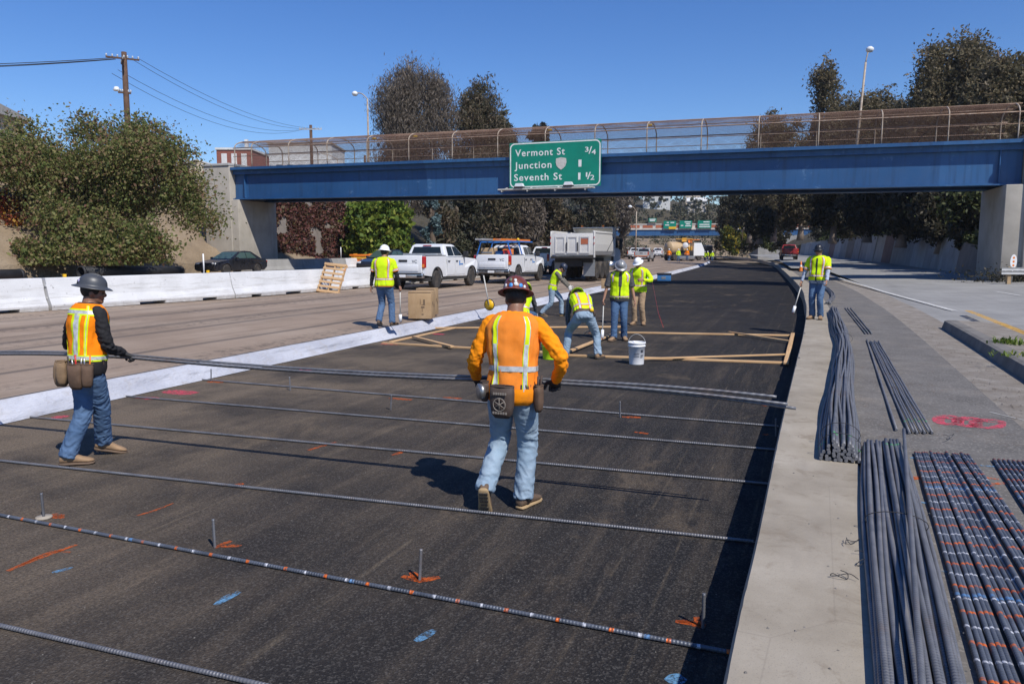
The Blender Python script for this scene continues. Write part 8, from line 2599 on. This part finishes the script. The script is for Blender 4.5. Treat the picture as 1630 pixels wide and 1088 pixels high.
C = g.normal(size=(2200, 3)) * np.array([1.6, 0.5, 0.22]) + np.array([at(1612, 430, 37).x + 1.0, 37.0, 0.75])
tag(link('weedy_brush', leaf_cloud('brush', C, 0.13, 'leaf_dark', g, 0.5, 0.0)), 'weeds growing round the foot of the right abutment', 'weeds', kind='stuff')

# ------------------------------------------------------------------ grit, twigs and tie wire scattered on the strip
g = np.random.default_rng(41)
def pebbles(name, lab, N_, line, d0, d1, z, y0, y1, smin, smax, mat, pw=1.6):
    m = MB()
    for i in range(N_):
        y = y0 + (y1 - y0) * g.random() ** pw
        p, _ = line_at(line, y, g.uniform(d0, d1))
        s = g.uniform(smin, smax)
        a = g.uniform(0, 6.28)
        V = [Vector((s * math.cos(a + k * 1.57) * g.uniform(0.6, 1.2), s * math.sin(a + k * 1.57) * g.uniform(0.6, 1.2), 0)) for k in range(4)] + [Vector((0, 0, s * g.uniform(0.4, 0.9)))]
        m.add([p + q + Vector((0, 0, z)) for q in V], [(0, 1, 4), (1, 2, 4), (2, 3, 4), (3, 0, 4)])
    return tag(m.build(name, mat, None, recalc=False), lab, 'grit', kind='stuff')
pebbles('asphalt_crumbs', 'loose stone crumbs scattered over the new asphalt', 700, L_LINE, 0.3, 8.3, 0.001, 4, 26, 0.003, 0.007, 'kerb_dark')
pebbles('gutter_stones', 'loose stones and leaf litter along the gutter', 700, R_LINE, 2.1, 2.75, SH + 0.006, 3.0, 22, 0.005, 0.02, 'grit', 1.2)
pebbles('strip_crumbs', 'small dark crumbs on the pale concrete strip', 160, R_LINE, 0.05, 1.6, CURB, 2.2, 18, 0.004, 0.012, 'kerb_dark')
for i, (px, py, s_) in enumerate(((1345, 925, 0.55), (1385, 900, 0.7), (1520, 700, 0.9), (1362, 868, 0.5))):
    q = gp(px, py, CURB + 0.004)
    P = [q + Vector((0.12 * s_ * math.cos(k * 0.9 + i) * (1 - k * 0.07), 0.07 * s_ * math.sin(k * 0.8 + i * 2) + 0.02 * k * s_, 0.012 + 0.012 * math.sin(k * 1.9))) for k in range(9)]
    o = MB().tube(catmull(P, 4), 0.0022, 5).build('tie_wire', 'cable', None)
    tag(o, ('curled black tie wire on the pale strip left of the nearest bundle', 'black tie wire lying against the nearest bundle', 'curled wire on the shoulder below the pink writing', 'short curled wire just above the other scraps on the pale strip')[i], 'wire', 'offcuts of tie wire')
# ------------------------------------------------------------------ the dusty air over the site
hz = bpy.data.materials.new('haze_air')
hz.use_nodes = True
hz.node_tree.nodes.clear()
h_out = hz.node_tree.nodes.new('ShaderNodeOutputMaterial')
h_vol = hz.node_tree.nodes.new('ShaderNodeVolumePrincipled')
h_vol.inputs['Color'].default_value = (0.86, 0.90, 0.96, 1)
h_vol.inputs['Density'].default_value = 0.0002
h_vol.inputs['Anisotropy'].default_value = 0.2
hz.node_tree.links.new(h_vol.outputs[0], h_out.inputs['Volume'])
m = MB().box((-340, -60, -1.4), (340, 500, 48))
o = m.build('haze', hz)
o['kind'] = 'stuff'
o['label'] = 'thin dusty haze hanging over the whole freeway cutting'
o['category'] = 'haze'
